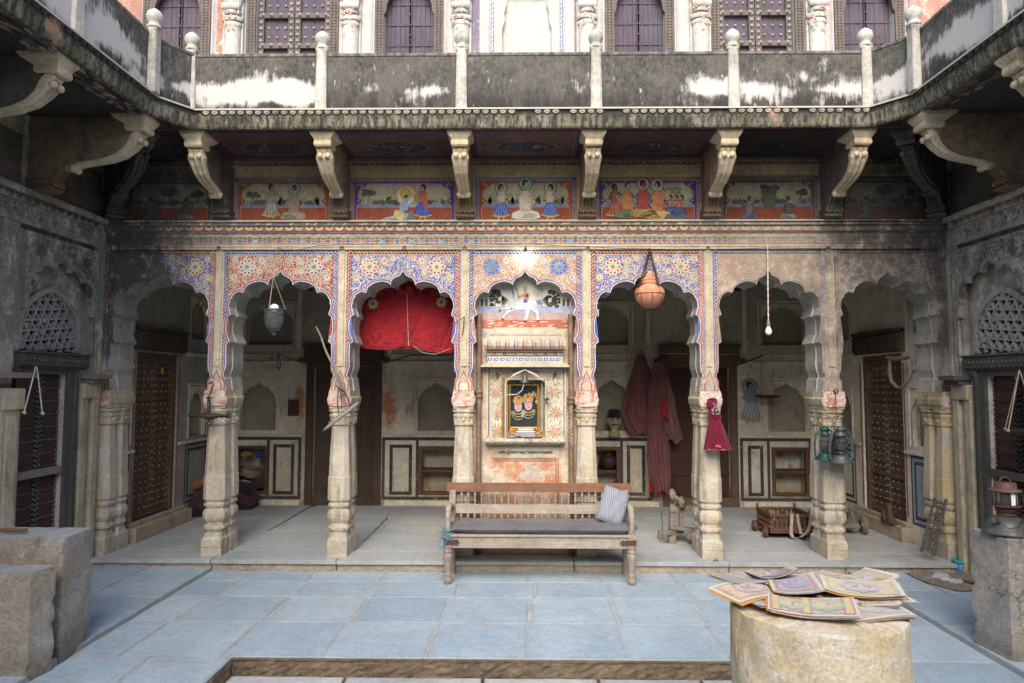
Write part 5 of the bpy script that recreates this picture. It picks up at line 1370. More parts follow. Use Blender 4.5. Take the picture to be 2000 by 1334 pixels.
def side_wall(pl, sd, lab):
    xw = XL if sd < 0 else XR
    t = thing('side_wall', lab, 'wall', (xw, 6, 0), 'smoked side walls of the court')
    y0, y1 = 5.46, 6.50                                             # the bay next to the corner
    dl, dh = 5.53, 6.09                                             # door
    holes = [(dl, dh, .12, 1.84, .08), (5.52, 6.40, 2.03, 2.92, .15)]
    b = MB(); wall_holes(b, pl, -4, YF + .02, -.02, 4.0, holes); b.build('wall_face', M['sidewall'], t)
    # cusped arch head
    b = MB(); cu = 5.96; hw = .43
    A = [(cu + (x / .52) * hw, 2.86 + z * .80) for x, z in [(-x, z) for x, z in HALF[:20][::-1]] + HALF[1:20]]
    b.prism(pl, [(5.50, A[0][1])] + A + [(6.42, A[-1][1]), (6.42, 3.02), (5.50, 3.02)], .0, .045); ah = b.build('arch_head', M['sidewall'], t)
    for w0, w1 in ((.004, .014), (.022, .028)):
        f = MB()
        for q in strip(A, w0, w1): f.prism(pl, q, .045, .052)
        f.build('arch_moulding', M['stonelat'], ah)
    f = MB(); got = 0; tries = 0
    while got < 210 and tries < 3000:
        tries += 1; u, v = rnd(5.54, 6.39), rnd(2.4, 3.0)
        if pip(u, v, [(A[0][0], 1)] + A + [(A[-1][0], 1)]) or min((u - p[0]) ** 2 + (v - p[1]) ** 2 for p in A) < .04 ** 2: continue
        got += 1; c = (.44, .43, .40); f.poly(pl, leaf(u, v, rnd(.014, .028), rnd(.006, .01), rnd(0, 6)), .0465 + rnd(0, .002), jit(c, .3))
    for u, v in ((5.66, 2.88), (6.26, 2.88), (5.6, 2.62), (6.33, 2.62)): rosette(f, pl, u, v, .06, .049, (.40, .39, .37), (.12, .12, .12), (.2, .2, .2), 8)
    f.build('faded_flowers', M['fresco'], ah)
    lt, big = lattice(t, pl, 5.92 if sd < 0 else 5.91, .345, 2.045, 2.56, -.03, M['stonelat'])
    n_ = len(big); b = MB(); out = [(5.505, 2.035), (5.505, 2.93), (6.415, 2.93), (6.415, 2.035)]
    b.poly(pl, [(5.505, 2.035)] + [big[0]] + big[1:-1] + [big[-1]] + [(6.415, 2.035), (6.415, 2.93), (5.505, 2.93)], -.05); b.build('screen_wall', M['sidewall'], t)
    # jambs, lintel shelf, string course
    b = MB(); b.pbox(pl, 5.47, 6.33, 1.905, 2.01, .001, .07); b.pbox(pl, 5.46, 6.34, 2.01, 2.028, .001, .085); b.pbox(pl, 5.47, 6.33, 1.888, 1.905, .001, .05); ln = b.build('lintel', M['wood_black'], t, bevel=.004)
    b = MB(); u = 5.50
    while u < 6.32: b.ball(pl(u, 1.957, .072), .024, 8, 5, (.5 if sd else 1, 1, 1)); b.ball(pl(u + .026, 1.985, .07), .012, 6, 4); b.ball(pl(u + .026, 1.925, .07), .012, 6, 4); u += .052
    u = 5.47
    while u < 6.33: b.ball(pl(u, 2.02, .088), .009, 6, 4); u += .02
    b.build('carved_leaf', M['wood_black'], ln, kind='stuff')
    b = MB()
    for a in ((6.10, 6.16, 0, 1.885, .03), (6.17, 6.20, 0, 1.885, .05), (6.21, 6.245, 0, 1.885, .035), (5.455, 5.52, 0, 1.885, .04), (5.52, 6.10, 1.84, 1.885, .02)): b.pbox(pl, a[0], a[1], a[2], a[3], .001, a[4])
    z = .1
    while z < 1.87:
        b.ball(pl(6.185, z, .05), .013, 6, 4); b.ball(pl(6.227, z + .012, .036), .010, 6, 4); b.ball(pl(5.49, z, .04), .012, 6, 4); z += .026
    b.build('carved_door_frame', M['wood_black'], t)
    # door with a cross rail, iron straps and bosses
    b = MB(); b.pbox(pl, dl, dh, .12, 1.84, -.075, -.05); dr = b.build('door', M['wood_maroon'], t)
    b = MB(); b.pbox(pl, dl - .0, dh, .965, 1.03, -.049, .02); b.build('cross_rail', M['wood_grey'] if sd < 0 else M['wood_black'], dr, bevel=.006)
    st = MB(); mid = (dl + dh) / 2 - .02 * sd
    for v0, v1, n_ in ((1.045, 1.83, 7), (.13, .955, 7)):
        for j in range(n_):
            z = lerp(v0, v1, j / n_); b = MB(); b.pbox(pl, dl + .005, mid - .045, z + .012, lerp(v0, v1, (j + 1) / n_) - .006, -.0495, -.038); b.pbox(pl, mid + .045, dh - .04, z + .012, lerp(v0, v1, (j + 1) / n_) - .006, -.0495, -.038); b.build('door_board', M['wood_maroon'], dr)
            st.pbox(pl, dl, dh - .03, z - .006, z + .008, -.049, -.034)
            for q in range(9): st.ball(pl(lerp(dl, dh - .03, (q + .5) / 9), z, -.033), .009, 6, 4)
        z = v0
        while z < v1:
            for s_ in (-.028, 0, .028): st.ball(pl(mid + s_, z + (.014 if s_ else 0), -.034), .016, 6, 4)
            st.ball(pl(dh - .018, z, -.04), .017, 6, 4); z += .042
    st.build('iron_boss', M['tin'] if sd < 0 else M['iron'], dr, kind='stuff')
    # pilasters either side of the bay
    for a, c in ((6.43, 6.50), (6.53, 6.585), (5.26, 5.42)):
        b = MB(); b.pbox(pl, a, c, 1.75, 3.07, .001, .03); b.build('pilaster', M['sidewall'], t, bevel=.006)
    b = MB(); b.pbox(pl, 5.24, 5.45, .0, 1.72, .001, .09); b.pbox(pl, 5.23, 5.46, 1.55, 1.72, .001, .12); b.pbox(pl, 5.23, 5.46, 0, .2, .001, .12); b.pbox(pl, 5.28, 5.40, .3, 1.5, .09, .11); b.build('half_column', M['column'], t, bevel=.012)
    b = MB(); b.pbox(pl, 6.27, 6.36, .0, 1.62, .001, .05); b.pbox(pl, 6.38, 6.41, .0, 1.7, .001, .03); b.pbox(pl, 6.43, 6.52, 0, 1.62, .001, .06); b.pbox(pl, 6.28, 6.52, 1.62, 1.76, .001, .07); b.build('jamb', M['jamb'], t, bevel=.01)
    b = MB(); b.pbox(pl, 6.30, 6.55, 1.80, 1.845, .001, .16); b.pbox(pl, 6.32, 6.55, 1.76, 1.80, .001, .11); b.pbox(pl, 5.1, 5.55, 1.80, 1.845, .001, .16); b.build('bracket_shelf', M['wood_grey'] if sd < 0 else M['wood_black'], t, bevel=.004)
    b = MB(); b.pbox(pl, -4, YF - .1, 3.073, 3.115, 0, .025); b.pbox(pl, -4, YF - .1, 3.115, 3.25, 0, .01); b.pbox(pl, -4, YF - .1, 3.25, 3.305, 0, .035); b.pbox(pl, -4, YF - .1, 3.305, 3.352, 0, .08)
    sc2 = b.build('string_course', M['sidewall'], t)
    f = MB(); u = 3.6
    while u < 6.45:
        for r_, cc, dd in ((.042, (.36, .35, .32), 0), (.027, (.05, .05, .048), .001)):
            P = [(u + r_ * math.cos(q), 3.303 - r_ * 1.1 * math.sin(q)) for q in [math.pi * j / 8 for j in range(9)]]; f.prism(pl, P, .0355, .043 + dd * 3, col=cc)
        if random.random() < .8:
            for q in range(9): f.poly(pl, leaf(u + rnd(-.045, .045), rnd(3.135, 3.235), rnd(.012, .024), .007, rnd(0, 3)), .0125 + .0003 * q, jit((.40, .38, .34), .3))
        u += .10
    f.build('scallop_frieze', M['fresco'], sc2)
    f = MB(); rope_band(f, pl, (5.47, 3.066), (6.49, 3.066), -.03, .004, (.12, .13, .26), (.36, .36, .38)); f.poly(pl, [(6.43, 1.78), (6.445, 1.78), (6.445, 3.06), (6.43, 3.06)], .0315, (.16, .2, .36)); f.build('painted_border', M['fresco'], t)
    # mural zone under the balcony
    b = MB()
    for y in (5.58, 4.52): b.pbox(pl, y + .12, y + .92, 3.40, 3.80, .001, .012)
    b.build('smoked_panel', M['blackweb'], t)
    return t


side_wall(LW, -1, 'smoke blackened left side wall with stone lattice over a maroon plank door and a pale rope swing')
side_wall(RW, 1, 'grey right side wall with star lattice over a maroon plank door near the ochre column')
b = MB(); b.box((-4.3, -4.1, -.02), (4.3, -4, 4.6)); b.build('court_rear_wall', M['upper'], kind='structure')

# ---------------------------------------------------------------- porch: end walls, back wall, ceiling
for pl, sd, lab in ((LW, -1, 'left end wall of the porch with a brown studded double door and a brass padlock'), (RW, 1, 'right end wall of the porch with a brown studded double door and a hooped yoke hanging on it')):
    t = thing('porch_end_wall', lab, 'wall', (XL if sd < 0 else XR, 8, ZP), 'end walls of the porch')
    u0, u1 = (7.30, 8.06) if sd < 0 else (7.52, 8.28)
    nr, fa = ((6.78, 7.12), (8.42, 8.86)) if sd < 0 else ((6.86, 7.30), (8.62, 9.08))
    holes = [(u0 - .06, u1 + .06, .27, 2.10, .12), (fa[0], fa[1], 1.10, 1.72, .14), (fa[0], fa[1], 2.32, 2.85, .14), (nr[0], nr[1], 1.12, 1.70, .12), (nr[0], nr[1], 2.3, 2.85, .12)]
    b = MB(); wall_holes(b, pl, YF + .021, YB, 0, 3.2, holes); b.build('wall_face', M['inside'] if sd > 0 else mat_plaster('grey inner plaster', (.35, .34, .31), dirt=(.10, .085, .07), damt=.7, chip=.1), t)
    dr = studded_door(t, pl, u0, u1, .29, 2.05, -.07, M['wood_door'], 12)
    b = MB(); b.pbox(pl, u0 - .14, u1 + .14, 2.12, 2.36, .001, .05); b.pbox(pl, u0 - .14, u1 + .14, 2.34, 2.38, .001, .08); ln = b.build('carved_lintel', M['wood_dark'], t)
    b = MB(); q = u0 - .11
    while q < u1 + .12: b.pbox(pl, q, q + .035, 2.15, 2.32, .05, .062); b.ball(pl(q + .0175, 2.305, .056), .02, 7, 5); q += .058
    b.build('lintel_flute', M['wood_dark'], ln)
    b = MB(); b.pbox(pl, u0 - .2, u1 + .25, ZP, .26, .001, .13); b.pbox(pl, u0 - .16, u1 + .2, .26, .30, .001, .06); b.build('door_sill', M['edge'], t, bevel=.008)
    for a, c in ((nr[0], nr[1]), (fa[0], fa[1])):
        for e, f_ in ((1.10 if a > 8 else 1.12, 1.72 if a > 8 else 1.70), (2.32 if a > 8 else 2.3, 2.85)): niche(t, pl, a, c, e, f_, M['inside'])
    b = MB(); b.pbox(pl, YF + .03, YB, 2.0, 2.05, .001, .035) if False else None
    b.pbox(pl, u1 + .10, YB - .002, 1.03, 1.06, .001, .03); b.pbox(pl, 6.72, u0 - .1, 1.03, 1.06, .001, .03); b.pbox(pl, u1 + .16, YB - .002, 2.10, 2.14, .001, .03); b.pbox(pl, 6.72, u0 - .15, 1.92, 1.96, .001, .03); b.build('plaster_ledge', M['inside'], t)
    f = MB(); dk = (.06, .07, .085) if sd < 0 else (.07, .075, .09)
    for a, c in ((nr[0] - .06, nr[1] + .04), (fa[0] - .08, fa[1] + .1)):
        lines_rect(f, pl, a, c, .30, 1.02, .025, .004, dk); lines_rect(f, pl, a + .06, c - .06, .36, .96, .035, .004, dk)
    f.poly(pl, [(nr[0] - .05, .31), (nr[1] + .03, .31), (nr[1] + .03, 1.01), (nr[0] - .05, 1.01)], .003, (.34, .37, .42))
    for e in (u0 - .11, u1 + .075): f.poly(pl, [(e, .35), (e + .03, .35), (e + .03, 2.0), (e, 2.0)], .003, (.36, .14, .09))
    f.build('painted_lines', M['insidepaint'], t)

bk = thing('back_wall', 'dusty plaster back wall of the porch with niches, cupboards and two dark doors', 'wall', (0, YB, ZP))
DOORS = [(-2.90, -2.06), (1.98, 2.80)]
NI = [(-3.92, -3.42), (-1.47, -.95), (-.6, .0), (.95, 1.45), (3.32, 3.83)]
CU = [(-3.98, -3.52), (-1.44, -.90), (.72, 1.30), (3.36, 3.86)]
holes = [(a, c, ZP + .1, 2.0, .14) for a, c in DOORS] + [(a, c, 1.12, 1.80 if i != 3 else 1.85, .10) for i, (a, c) in enumerate(NI)] + [(a, c, .26, .90, .30) for a, c in CU] + [(a, c, 2.30, 2.86, .12) for a, c in ((-3.85, -3.2), (-1.45, -.8), (.75, 1.45), (3.25, 3.85))]
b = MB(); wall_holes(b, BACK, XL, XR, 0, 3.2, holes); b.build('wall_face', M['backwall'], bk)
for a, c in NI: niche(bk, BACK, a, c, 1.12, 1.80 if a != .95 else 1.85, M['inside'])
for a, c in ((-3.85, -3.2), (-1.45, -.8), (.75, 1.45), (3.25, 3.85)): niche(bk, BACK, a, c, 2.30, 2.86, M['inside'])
b = MB()
for a, c in ((XL + .001, -3.06), (-1.90, 1.82), (2.96, XR - .001)): b.pbox(BACK, a, c, 1.035, 1.065, .001, .035); b.pbox(BACK, a, c, 2.04, 2.075, .001, .03); b.pbox(BACK, a, c, 2.15, 2.17, .001, .02); b.pbox(BACK, a, c, ZP - .01, ZP + .07, .001, .04)
for x in (-3.12, -1.86, -.78, .62, 1.7, 3.02): b.pbox(BACK, x - .03, x + .03, 2.18, 3.1, .001, .02)
b.build('plaster_moulding', M['inside'], bk, bevel=.004)
for i, (a, c) in enumerate(DOORS):
    m = M['wood_dark'] if i == 0 else mat_wood('dark reddish door wood', (.075, .032, .024), (.03, .016, .013), 'z')
    b = MB()
    for q in ((a - .10, a, ZP, 2.02), (c, c + .10, ZP, 2.02), (a - .10, c + .10, 2.0, 2.06), (a - .13, c + .13, 2.061, 2.26), (a, c, ZP + .0, ZP + .12)): b.pbox(BACK, *q, .0 if q[2] < 2.05 else .001, .045 if q[2] < 2.05 else .06)
    b.pbox(BACK, a - .15, c + .15, 2.262, 2.30, .001, .08); b.pbox(BACK, a - .2, a - .1, 2.06, 2.11, .001, .10); b.pbox(BACK, c + .1, c + .2, 2.06, 2.11, .001, .10)
    dr = b.build('door', M['wood_dark'] if i == 0 else M['wood_door'], bk, bevel=.006)
    for q0, q1 in ((a + .003, (a + c) / 2 - .003), ((a + c) / 2 + .003, c - .003)):
        for j in range(2):
            e = MB(); e.pbox(BACK, lerp(q0, q1, j / 2) + .0015, lerp(q0, q1, (j + 1) / 2) - .0015, ZP + .1, 2.0, -.11, -.07 - .004 * j); e.build('door_plank', m, dr)
    e = MB(); e.pbox(BACK, a, c, .52, .56, -.07, -.05) if i else e.pbox(BACK, a, c, .30, .36, -.07, -.055); e.build('rail', m, dr)
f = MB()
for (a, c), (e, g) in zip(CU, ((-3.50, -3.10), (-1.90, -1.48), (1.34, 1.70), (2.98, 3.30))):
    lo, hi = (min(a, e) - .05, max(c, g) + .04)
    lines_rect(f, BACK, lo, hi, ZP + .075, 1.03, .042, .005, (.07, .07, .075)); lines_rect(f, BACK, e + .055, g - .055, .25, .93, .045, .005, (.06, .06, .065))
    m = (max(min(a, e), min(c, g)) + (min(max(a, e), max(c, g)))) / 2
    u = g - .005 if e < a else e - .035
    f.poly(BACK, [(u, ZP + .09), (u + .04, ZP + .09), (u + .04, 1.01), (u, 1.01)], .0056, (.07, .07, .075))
    b = MB(); w_ = .045
    for q in ((a - .005, a + w_, .25, .91), (c - w_, c + .005, .25, .91), (a + w_, c - w_, .25, .25 + w_), (a + w_, c - w_, .91 - w_, .91)): b.pbox(BACK, *q, -.05, .014)
    cb = b.build('cupboard_frame', M['wood_frame'], bk, bevel=.004)
    b = MB(); b.pbox(BACK, a + .001, c - .001, .555, .59, -.29, -.012); b.build('shelf', M['wood_frame'], cb)
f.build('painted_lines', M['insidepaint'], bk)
# faint painted blue figure and orange mark
f = MB(); P = lambda px, py: (lambda v: (v.x, v.z))(at(px, py, Y=YB))
u, z = P(1465, 795)
human(f, BACK, u, z - .22, .48, .004, (.22, .28, .32), (.26, .31, .34), (.24, .29, .33), halo=(.26, .22, .17)); 
for q in range(26): f.poly(BACK, ell(u + rnd(-.02, .16), z + rnd(-.2, .08), rnd(.006, .02), rnd(.008, .022), 7), .003 + .00003 * q, jit(random.choice([(.4, .22, .13), (.3, .3, .3), (.28, .2, .14)]), .2))
u, z = P(1468, 884)
for pts in ([(-.018, .012), (.0, .018), (.008, .006), (-.004, 0)], [(-.004, 0), (.012, -.006), (.004, -.022), (-.018, -.020)], [(.008, .0), (.022, .006), (.026, -.006), (.02, -.014)]):
    for q in strip([(u + a, z + c) for a, c in pts], -.0035, .0035): f.poly(BACK, q, .0062, (.42, .14, .07))
f.poly(BACK, ell(u - .002, z + .034, .006, .006, 8), .0062, (.3, .12, .08))
f.build('painted_figure', M['insidepaint'], bk)
# broken plaster patches
for px, py, s_ in ((1465, 655, .10), (1270, 640, .07), (1268, 655, .05)):
    p = at(px, py, Y=YB); f = MB()
    for q in range(9): f.prism(BACK, ell(p.x + rnd(-.4, .4) * s_, p.z + rnd(-1, 1) * s_, rnd(.1, .35) * s_, rnd(.2, .6) * s_, 7, rnd(0, 3)), .001, .004 + .0006 * q)
    f.build('broken_plaster', mat_plaster('bare pale render', (.42, .34, .28), dirt=(.06, .04, .03), damt=.9, dscale=9), bk)
b = MB(); b.box((XL - .1, YF + .39, 3.14), (XR + .1, YB + .1, 3.20)); cl = b.build('porch_ceiling', M['blackweb'] if False else mat_plaster('smoked ceiling plaster', (.20, .18, .15), dirt=(.05, .045, .04), damt=.8), kind='structure')
b = MB()
for x in STRIPS: b.box((x - .06, YF + .40, 3.05), (x + .06, YB - .0, 3.139))
b.build('ceiling_beam', M['wood_dark'], cl)
# ---------------------------------------------------------------- bench with cushion and pillow
BX0, BX1, BY0, BY1 = -.715, .965, 6.10, 6.47
bench = thing('bench', 'long weathered wooden bench with turned legs and spindle back before the shrine', 'bench', (.12, 6.3, 0))
def turned(b, x, y, prof, seg=14): b.lathe([(r, z) for z, r in prof], (x, y, 0), seg)
LEGP = [(0, .022), (.01, .034), (.05, .036), (.07, .028), (.078, .034), (.092, .035), (.10, .026), (.11, .030), (.17, .030), (.23, .040), (.262, .043), (.272, .028), (.28, .038), (.29, .04), (.30, .03), (.312, .04), (.325, .042)]
for x in (BX0 + .03, BX1 - .03):
    b = MB(); turned(b, x, BY0 + .03, LEGP); b.box((x - .035, BY0, .325), (x + .035, BY0 + .065, .44)); b.build('leg', M['wood_z'], bench)
    b = MB(); m_ = Matrix.Translation((x, BY1, 0)); b.loft([[(x - .03, BY1 - .03 + o, z), (x + .03, BY1 - .03 + o, z), (x + .03, BY1 + .03 + o, z), (x - .03, BY1 + .03 + o, z)] for z, o in ((0, .0), (.42, 0), (.62, .03), (.76, .065))]); b.build('leg', M['wood_z'], bench, bevel=.005)
b = MB(); b.box((BX0 + .066, BY0 + .01, .315), (BX1 - .066, BY0 + .045, .413)); b.box((BX0 + .03, BY0 - .005, .414), (BX1 - .03, BY0 + .07, .436)); b.build('front_rail', M['wood_bench'], bench, bevel=.006)
b = MB()
for x in (BX0 + .02, BX1 - .055): b.box((x, BY0 + .066, .33), (x + .03, BY1 - .031, .41))
b.build('side_rail', M['wood_bench'], bench, bevel=.004)
for j in range(4): MB().box((BX0 + .03, BY0 + .073 + j * .09, .415), (BX1 - .03, BY0 + .158 + j * .09, .434)).build('seat_board', M['wood_bench'], bench, bevel=.003)
RO = lambda z: BY1 + .03 + (z - .42) * .20
def rail(nm, z0, z1, m, over=0):
    b = MB(); b.loft([[(BX0 - over, RO(z) - .035, z), (BX1 + over, RO(z) - .035, z), (BX1 + over, RO(z) - .008, z), (BX0 - over, RO(z) - .008, z)] for z in (z0, z1)]); return b.build(nm, m, bench, bevel=.006)
rail('top_rail', .742, .822, M['wood_red'], .03); rail('middle_rail', .548, .628, M['wood_bench']); rail('lower_rail', .40, .445, M['wood_bench'])
SPI = [(0, .008), (.06, .010), (.12, .006), (.2, .013), (.34, .015), (.42, .006), (.48, .013), (.52, .013), (.58, .006), (.68, .014), (.82, .013), (.9, .006), (1, .009)]
for z0, z1 in ((.628, .742), (.445, .548)):
    sm = MB().lathe([(r, t * (z1 - z0)) for t, r in SPI], (0, 0, 0), 8).mesh('spindle', M['wood_z'])
    for j in range(26): inst('spindle', sm, bench, (BX0 + .05 + (BX1 - BX0 - .1) * j / 25, RO((z0 + z1) / 2) - .021, z0))
for x in (BX0 + .03, BX1 - .03):
    b = MB(); pts = [(x, BY0 + .03, .436), (x, BY0 + .005, .50), (x, BY0 + .0, .56), (x, BY0 + .02, .62), (x, BY0 + .06, .655), (x, BY0 + .12, .663), (x, BY0 + .22, .65), (x, BY0 + .33, .62), (x, BY1 + .04, .60)]
    b.tube(pts, [.03, .026, .024, .026, .028, .027, .026, .026, .026], 8); b.build('armrest', M['wood_bench'], bench)
for s_, x in ((1, BX0 - .004), (-1, BX1 + .004)):
    b = MB(); pl = Pl((x, BY0 - .001, 0), (s_, 0, 0), (0, -1, 0)); b.prism(pl, [(0, .345), (.10, .352), (.115, .345), (.14, .37), (.115, .395), (.10, .388), (0, .395)], .0, .006); b.box((min(x, x - s_ * .004), BY0, .345), (max(x, x - s_ * .004), BY0 + .2, .395)); b.build('iron_strap', M['rust'], bench)


def pad(name, m, w_, h_, t_, nu=22, nv=14, wob=.004, parent=None, xf=None, org=(0, 0, 0), sag=0, p=3.5):
    b = MB()
    prof = lambda u, v: (max(0, 1 - abs(2 * u - 1) ** p) * max(0, 1 - abs(2 * v - 1) ** p)) ** .55
    for sg in (1, -1):
        ph = rnd(0, 6)
        b.grid(nu, nv, lambda u, v: Vector(((u - .5) * w_ * (1 - .05 * (2 * abs(v - .5)) ** 2), (v - .5) * h_ * (1 - .06 * (2 * abs(u - .5)) ** 2), sg * t_ / 2 * prof(u, v) + wob * math.sin(u * 17 + ph) * math.sin(v * 9 + ph) * prof(u, v) - sag * (1 - (2 * u - 1) ** 2))), flip=sg < 0)
    if xf: b.xf(xf)
    return b.build(name, m, parent, org=org)
o = pad('seat_cushion', M['cushion'], BX1 - BX0 + .05, .37, .085, 60, 16, .004, xf=Matrix.Translation((.145, 6.275, .478)), org=(.14, 6.27, .436), sag=.0, p=9)
tag(o, 'long charcoal grey seat cushion lying along the wooden bench', 'cushion')
m_ = Matrix.Translation((.80, 6.30, .655)) @ Matrix.Rotation(R(12), 4, 'Z') @ Matrix.Rotation(R(66), 4, 'X') @ Matrix.Rotation(R(-24), 4, 'Z')
o = pad('pillow', M['pillow'], .25, .34, .12, 24, 24, .006, xf=m_, org=(.80, 6.28, .5)); tag(o, 'small grey wavy striped pillow leaning at the right end of the bench', 'pillow')
b = MB()
for q in range(4):
    z = .40 + q * .022; b.tube([(BX0 + .03 + .052 * math.cos(t), BY0 + .03 + .05 * math.sin(t), z + .012 * math.sin(2 * t + q)) for t in [2 * math.pi * j / 12 for j in range(12)]], .0042, 6, True)
b.tube([(BX0 - .02, BY0 - .02, .42), (BX0 - .05, BY0 - .03, .36), (BX0 - .04, BY0 - .03, .315), (BX0 - .02, BY0 - .025, .325), (BX0 + .02, BY0 - .03, .40)], .0035, 6); b.tube([(BX0 + .05, BY0 - .02, .43), (BX0 + .02, BY0 - .03, .37), (BX0 - .02, BY0 - .03, .33)], .0035, 6)
tag(b.build('tied_cord', M['plastic_cord'] if 'plastic_cord' in M else mat_plain('blue nylon cord', (.07, .27, .38), .6), org=(BX0 + .03, BY0 + .03, .42)), 'blue nylon cord knotted round the left arm of the bench', 'cord')

# ---------------------------------------------------------------- framed print and small things in the shrine niche
fp = thing('framed_print', 'framed devotional print of two crowned faces standing in the shrine niche', 'picture', (0, 6.84, 1.3))
PF = Pl((-.012, YF + .27, 0), (1, 0, 0), (0, -1, 0))
b = MB(); fu0, fu1, fv0, fv1 = -.155, .155, 1.31, 1.765
for a in ((fu0, fu0 + .022, fv0, fv1), (fu1 - .022, fu1, fv0, fv1), (fu0 + .022, fu1 - .022, fv0, fv0 + .022), (fu0 + .022, fu1 - .022, fv1 - .022, fv1)): b.pbox(PF, *a, 0, .02)
b.build('frame', M['brass'], fp, bevel=.004)
f = MB(); f.poly(PF, [(fu0 + .02, fv0 + .02), (fu1 - .02, fv0 + .02), (fu1 - .02, fv1 - .02), (fu0 + .02, fv1 - .02)], .004, (.015, .03, .032))
for cx_, cz, s_ in ((-.058, 1.535, 1), (.045, 1.55, -1)):
    if s_ < 0:
        for q in range(34): a_ = rnd(-.5, 3.6); f.poly(PF, ell(cx_ + .02 + rnd(.055, .085) * math.cos(a_), cz + .05 + rnd(.05, .085) * math.sin(a_), .011, .011, 8), .005 + .00005 * q, random.choice([(.5, .3, .06), (.4, .05, .05), (.1, .3, .3), (.55, .5, .4), (.5, .33, .08)]))
    f.poly(PF, ell(cx_, cz, .038, .052, 18), .008, (.58, .36, .33)); f.poly(PF, [(cx_ - .042, cz + .03), (cx_ + .042, cz + .03), (cx_ + .05, cz + .07), (cx_ + .015, cz + .115), (cx_ - .035, cz + .10), (cx_ - .052, cz + .06)], .009, (.5, .27, .08))
    for q in range(9): f.poly(PF, ell(cx_ - .04 + q * .01, cz + .038 + .012 * math.sin(q * .4), .0055, .0055, 7), .0095, random.choice([(.5, .06, .05), (.6, .55, .45), (.1, .3, .28)]))
    f.poly(PF, ell(cx_ + s_ * .004, cz + .088, .012, .016, 10), .0098, (.42, .05, .04))
    for e in (-.014, .016): f.poly(PF, ell(cx_ + e, cz + .010, .010, .0045, 10), .0088, (.6, .58, .55)); f.poly(PF, ell(cx_ + e, cz + .010, .0042, .0042, 8), .0092, (.02, .02, .02)); f.poly(PF, leaf(cx_ + e, cz + .022, .013, .0025, .1), .0092, (.05, .03, .03))
    f.poly(PF, [(cx_ - .003, cz + .005), (cx_ + .003, cz + .005), (cx_ + .006, cz - .012), (cx_ - .005, cz - .012)], .0088, (.48, .27, .25)); f.poly(PF, leaf(cx_ + .002, cz - .026, .013, .005, 0), .009, (.45, .08, .09)); f.poly(PF, ell(cx_, cz + .032, .004, .006, 8), .0098, (.5, .05, .04))
    for k_ in range(3):
        for q in range(13):
            t = math.pi * (q + .5) / 13; f.poly(PF, ell(cx_ - (.045 + .012 * k_) * math.cos(t), cz - .045 - (.03 + .028 * k_) * math.sin(t), .0055, .0055, 7), .006 + .0004 * k_, random.choice([(.5, .38, .14), (.58, .52, .4), (.5, .36, .1)]))
    f.poly(PF, ell(cx_ + s_ * .05, cz - .09, .018, .016, 10), .0065, (.30, .45, .42))
f.build('print', M['painted'], fp)
b = MB(); b.box((-.20, YF + .20, 1.737), (-.196, YF + .204, 1.738))
t = thing('beaded_surround', 'carved grey inner frame standing round the framed print', 'surround', (0, 6.78, 1.23))
b = MB()
for u in (-.178, .168):
    z = 1.25
    while z < 1.76: b.ball((u, YF + .19, z), .010, 6, 4); z += .017
b.build('beaded_strip', M['steel'], t, kind='stuff')
o = MB().tube([(-.218, YF + .12, 1.222), (-.213, YF + .135, 1.83)], .011, 10).build('brass_rod', M['brass'], org=(-.218, YF + .12, 1.222)); tag(o, 'shiny brass flute standing upright at the left edge of the shrine niche', 'flute')
b = MB(); b.lathe([(.044, 1.775), (.04, 1.785), (.03, 1.80), (.026, 1.83), (.018, 1.852), (.002, 1.858)], (-.005, YF + .03, 0), 16); b.ball((-.005, YF + .03, 1.772), .012); b.tube([(-.005, YF + .03, 1.855), (-.005, YF + .035, 1.89), (.0, YF + .03, 1.925)], .005, 6)
tag(b.build('bell', M['tin'], org=(-.005, YF + .03, 1.925)), 'small grey bell hanging above the framed print', 'bell', )
b = MB()
for q in range(6): b.tube([(-.005, YF + .03, 1.90), (-.10 - .01 * q, YF + .04, 1.87 - .01 * q), (-.18, YF + .06, 1.78)] if q % 2 else [(-.005, YF + .03, 1.90), (.10 + .01 * q, YF + .04, 1.86 - .01 * q), (.20, YF + .06, 1.77)], .003, 5)
b.tube([(-.01, YF + .02, 1.78), (-.03, YF + .03, 1.70), (-.08, YF + .05, 1.66), (-.17, YF + .08, 1.655)], .0045, 6)
tag(b.build('draped_string', M['cordwhite'], org=(-.005, YF + .03, 1.9)), 'loose pale cords draped from the bell over the print', 'cord')
b = MB(); b.lathe([(.03, 1.60), (.026, 1.61), (.012, 1.622), (.002, 1.626)], (.215, YF + .1, 0), 12); b.tube([(.215, YF + .1, 1.625), (.21, YF + .11, 1.70)], .003, 5); tag(b.build('small_bell', M['iron'], org=(.215, YF + .1, 1.70)), 'tiny dark bell hanging at the right of the framed print', 'bell')
b = MB(); b.box((-.09, YF + .12, 1.234), (.10, YF + .21, 1.30)); b.box((-.075, YF + .118, 1.30), (.085, YF + .20, 1.322)); tag(b.build('metal_box', M['steel'], bevel=.004, org=(0, YF + .16, 1.234)), 'dull grey metal box under the framed print in the niche', 'box')
b = MB(); b.lathe([(.04, 1.234), (.055, 1.25), (.058, 1.256), (.05, 1.252), (.001, 1.242)], (-.13, YF + .08, 0), 16); tag(b.build('steel_bowl', M['steel'], org=(-.13, YF + .08, 1.234)), 'little steel bowl on the left of the niche sill', 'bowl')
b = MB(); b.box((-.02, YF + .05, 1.2335), (.16, YF + .10, 1.245)); b.tube([(-.03, YF + .075, 1.24), (-.08, YF + .07, 1.25)], .008, 6); tag(b.build('brush_tray', M['iron'], org=(.06, YF + .08, 1.234)), 'dark flat tray lying on the niche sill', 'tray')
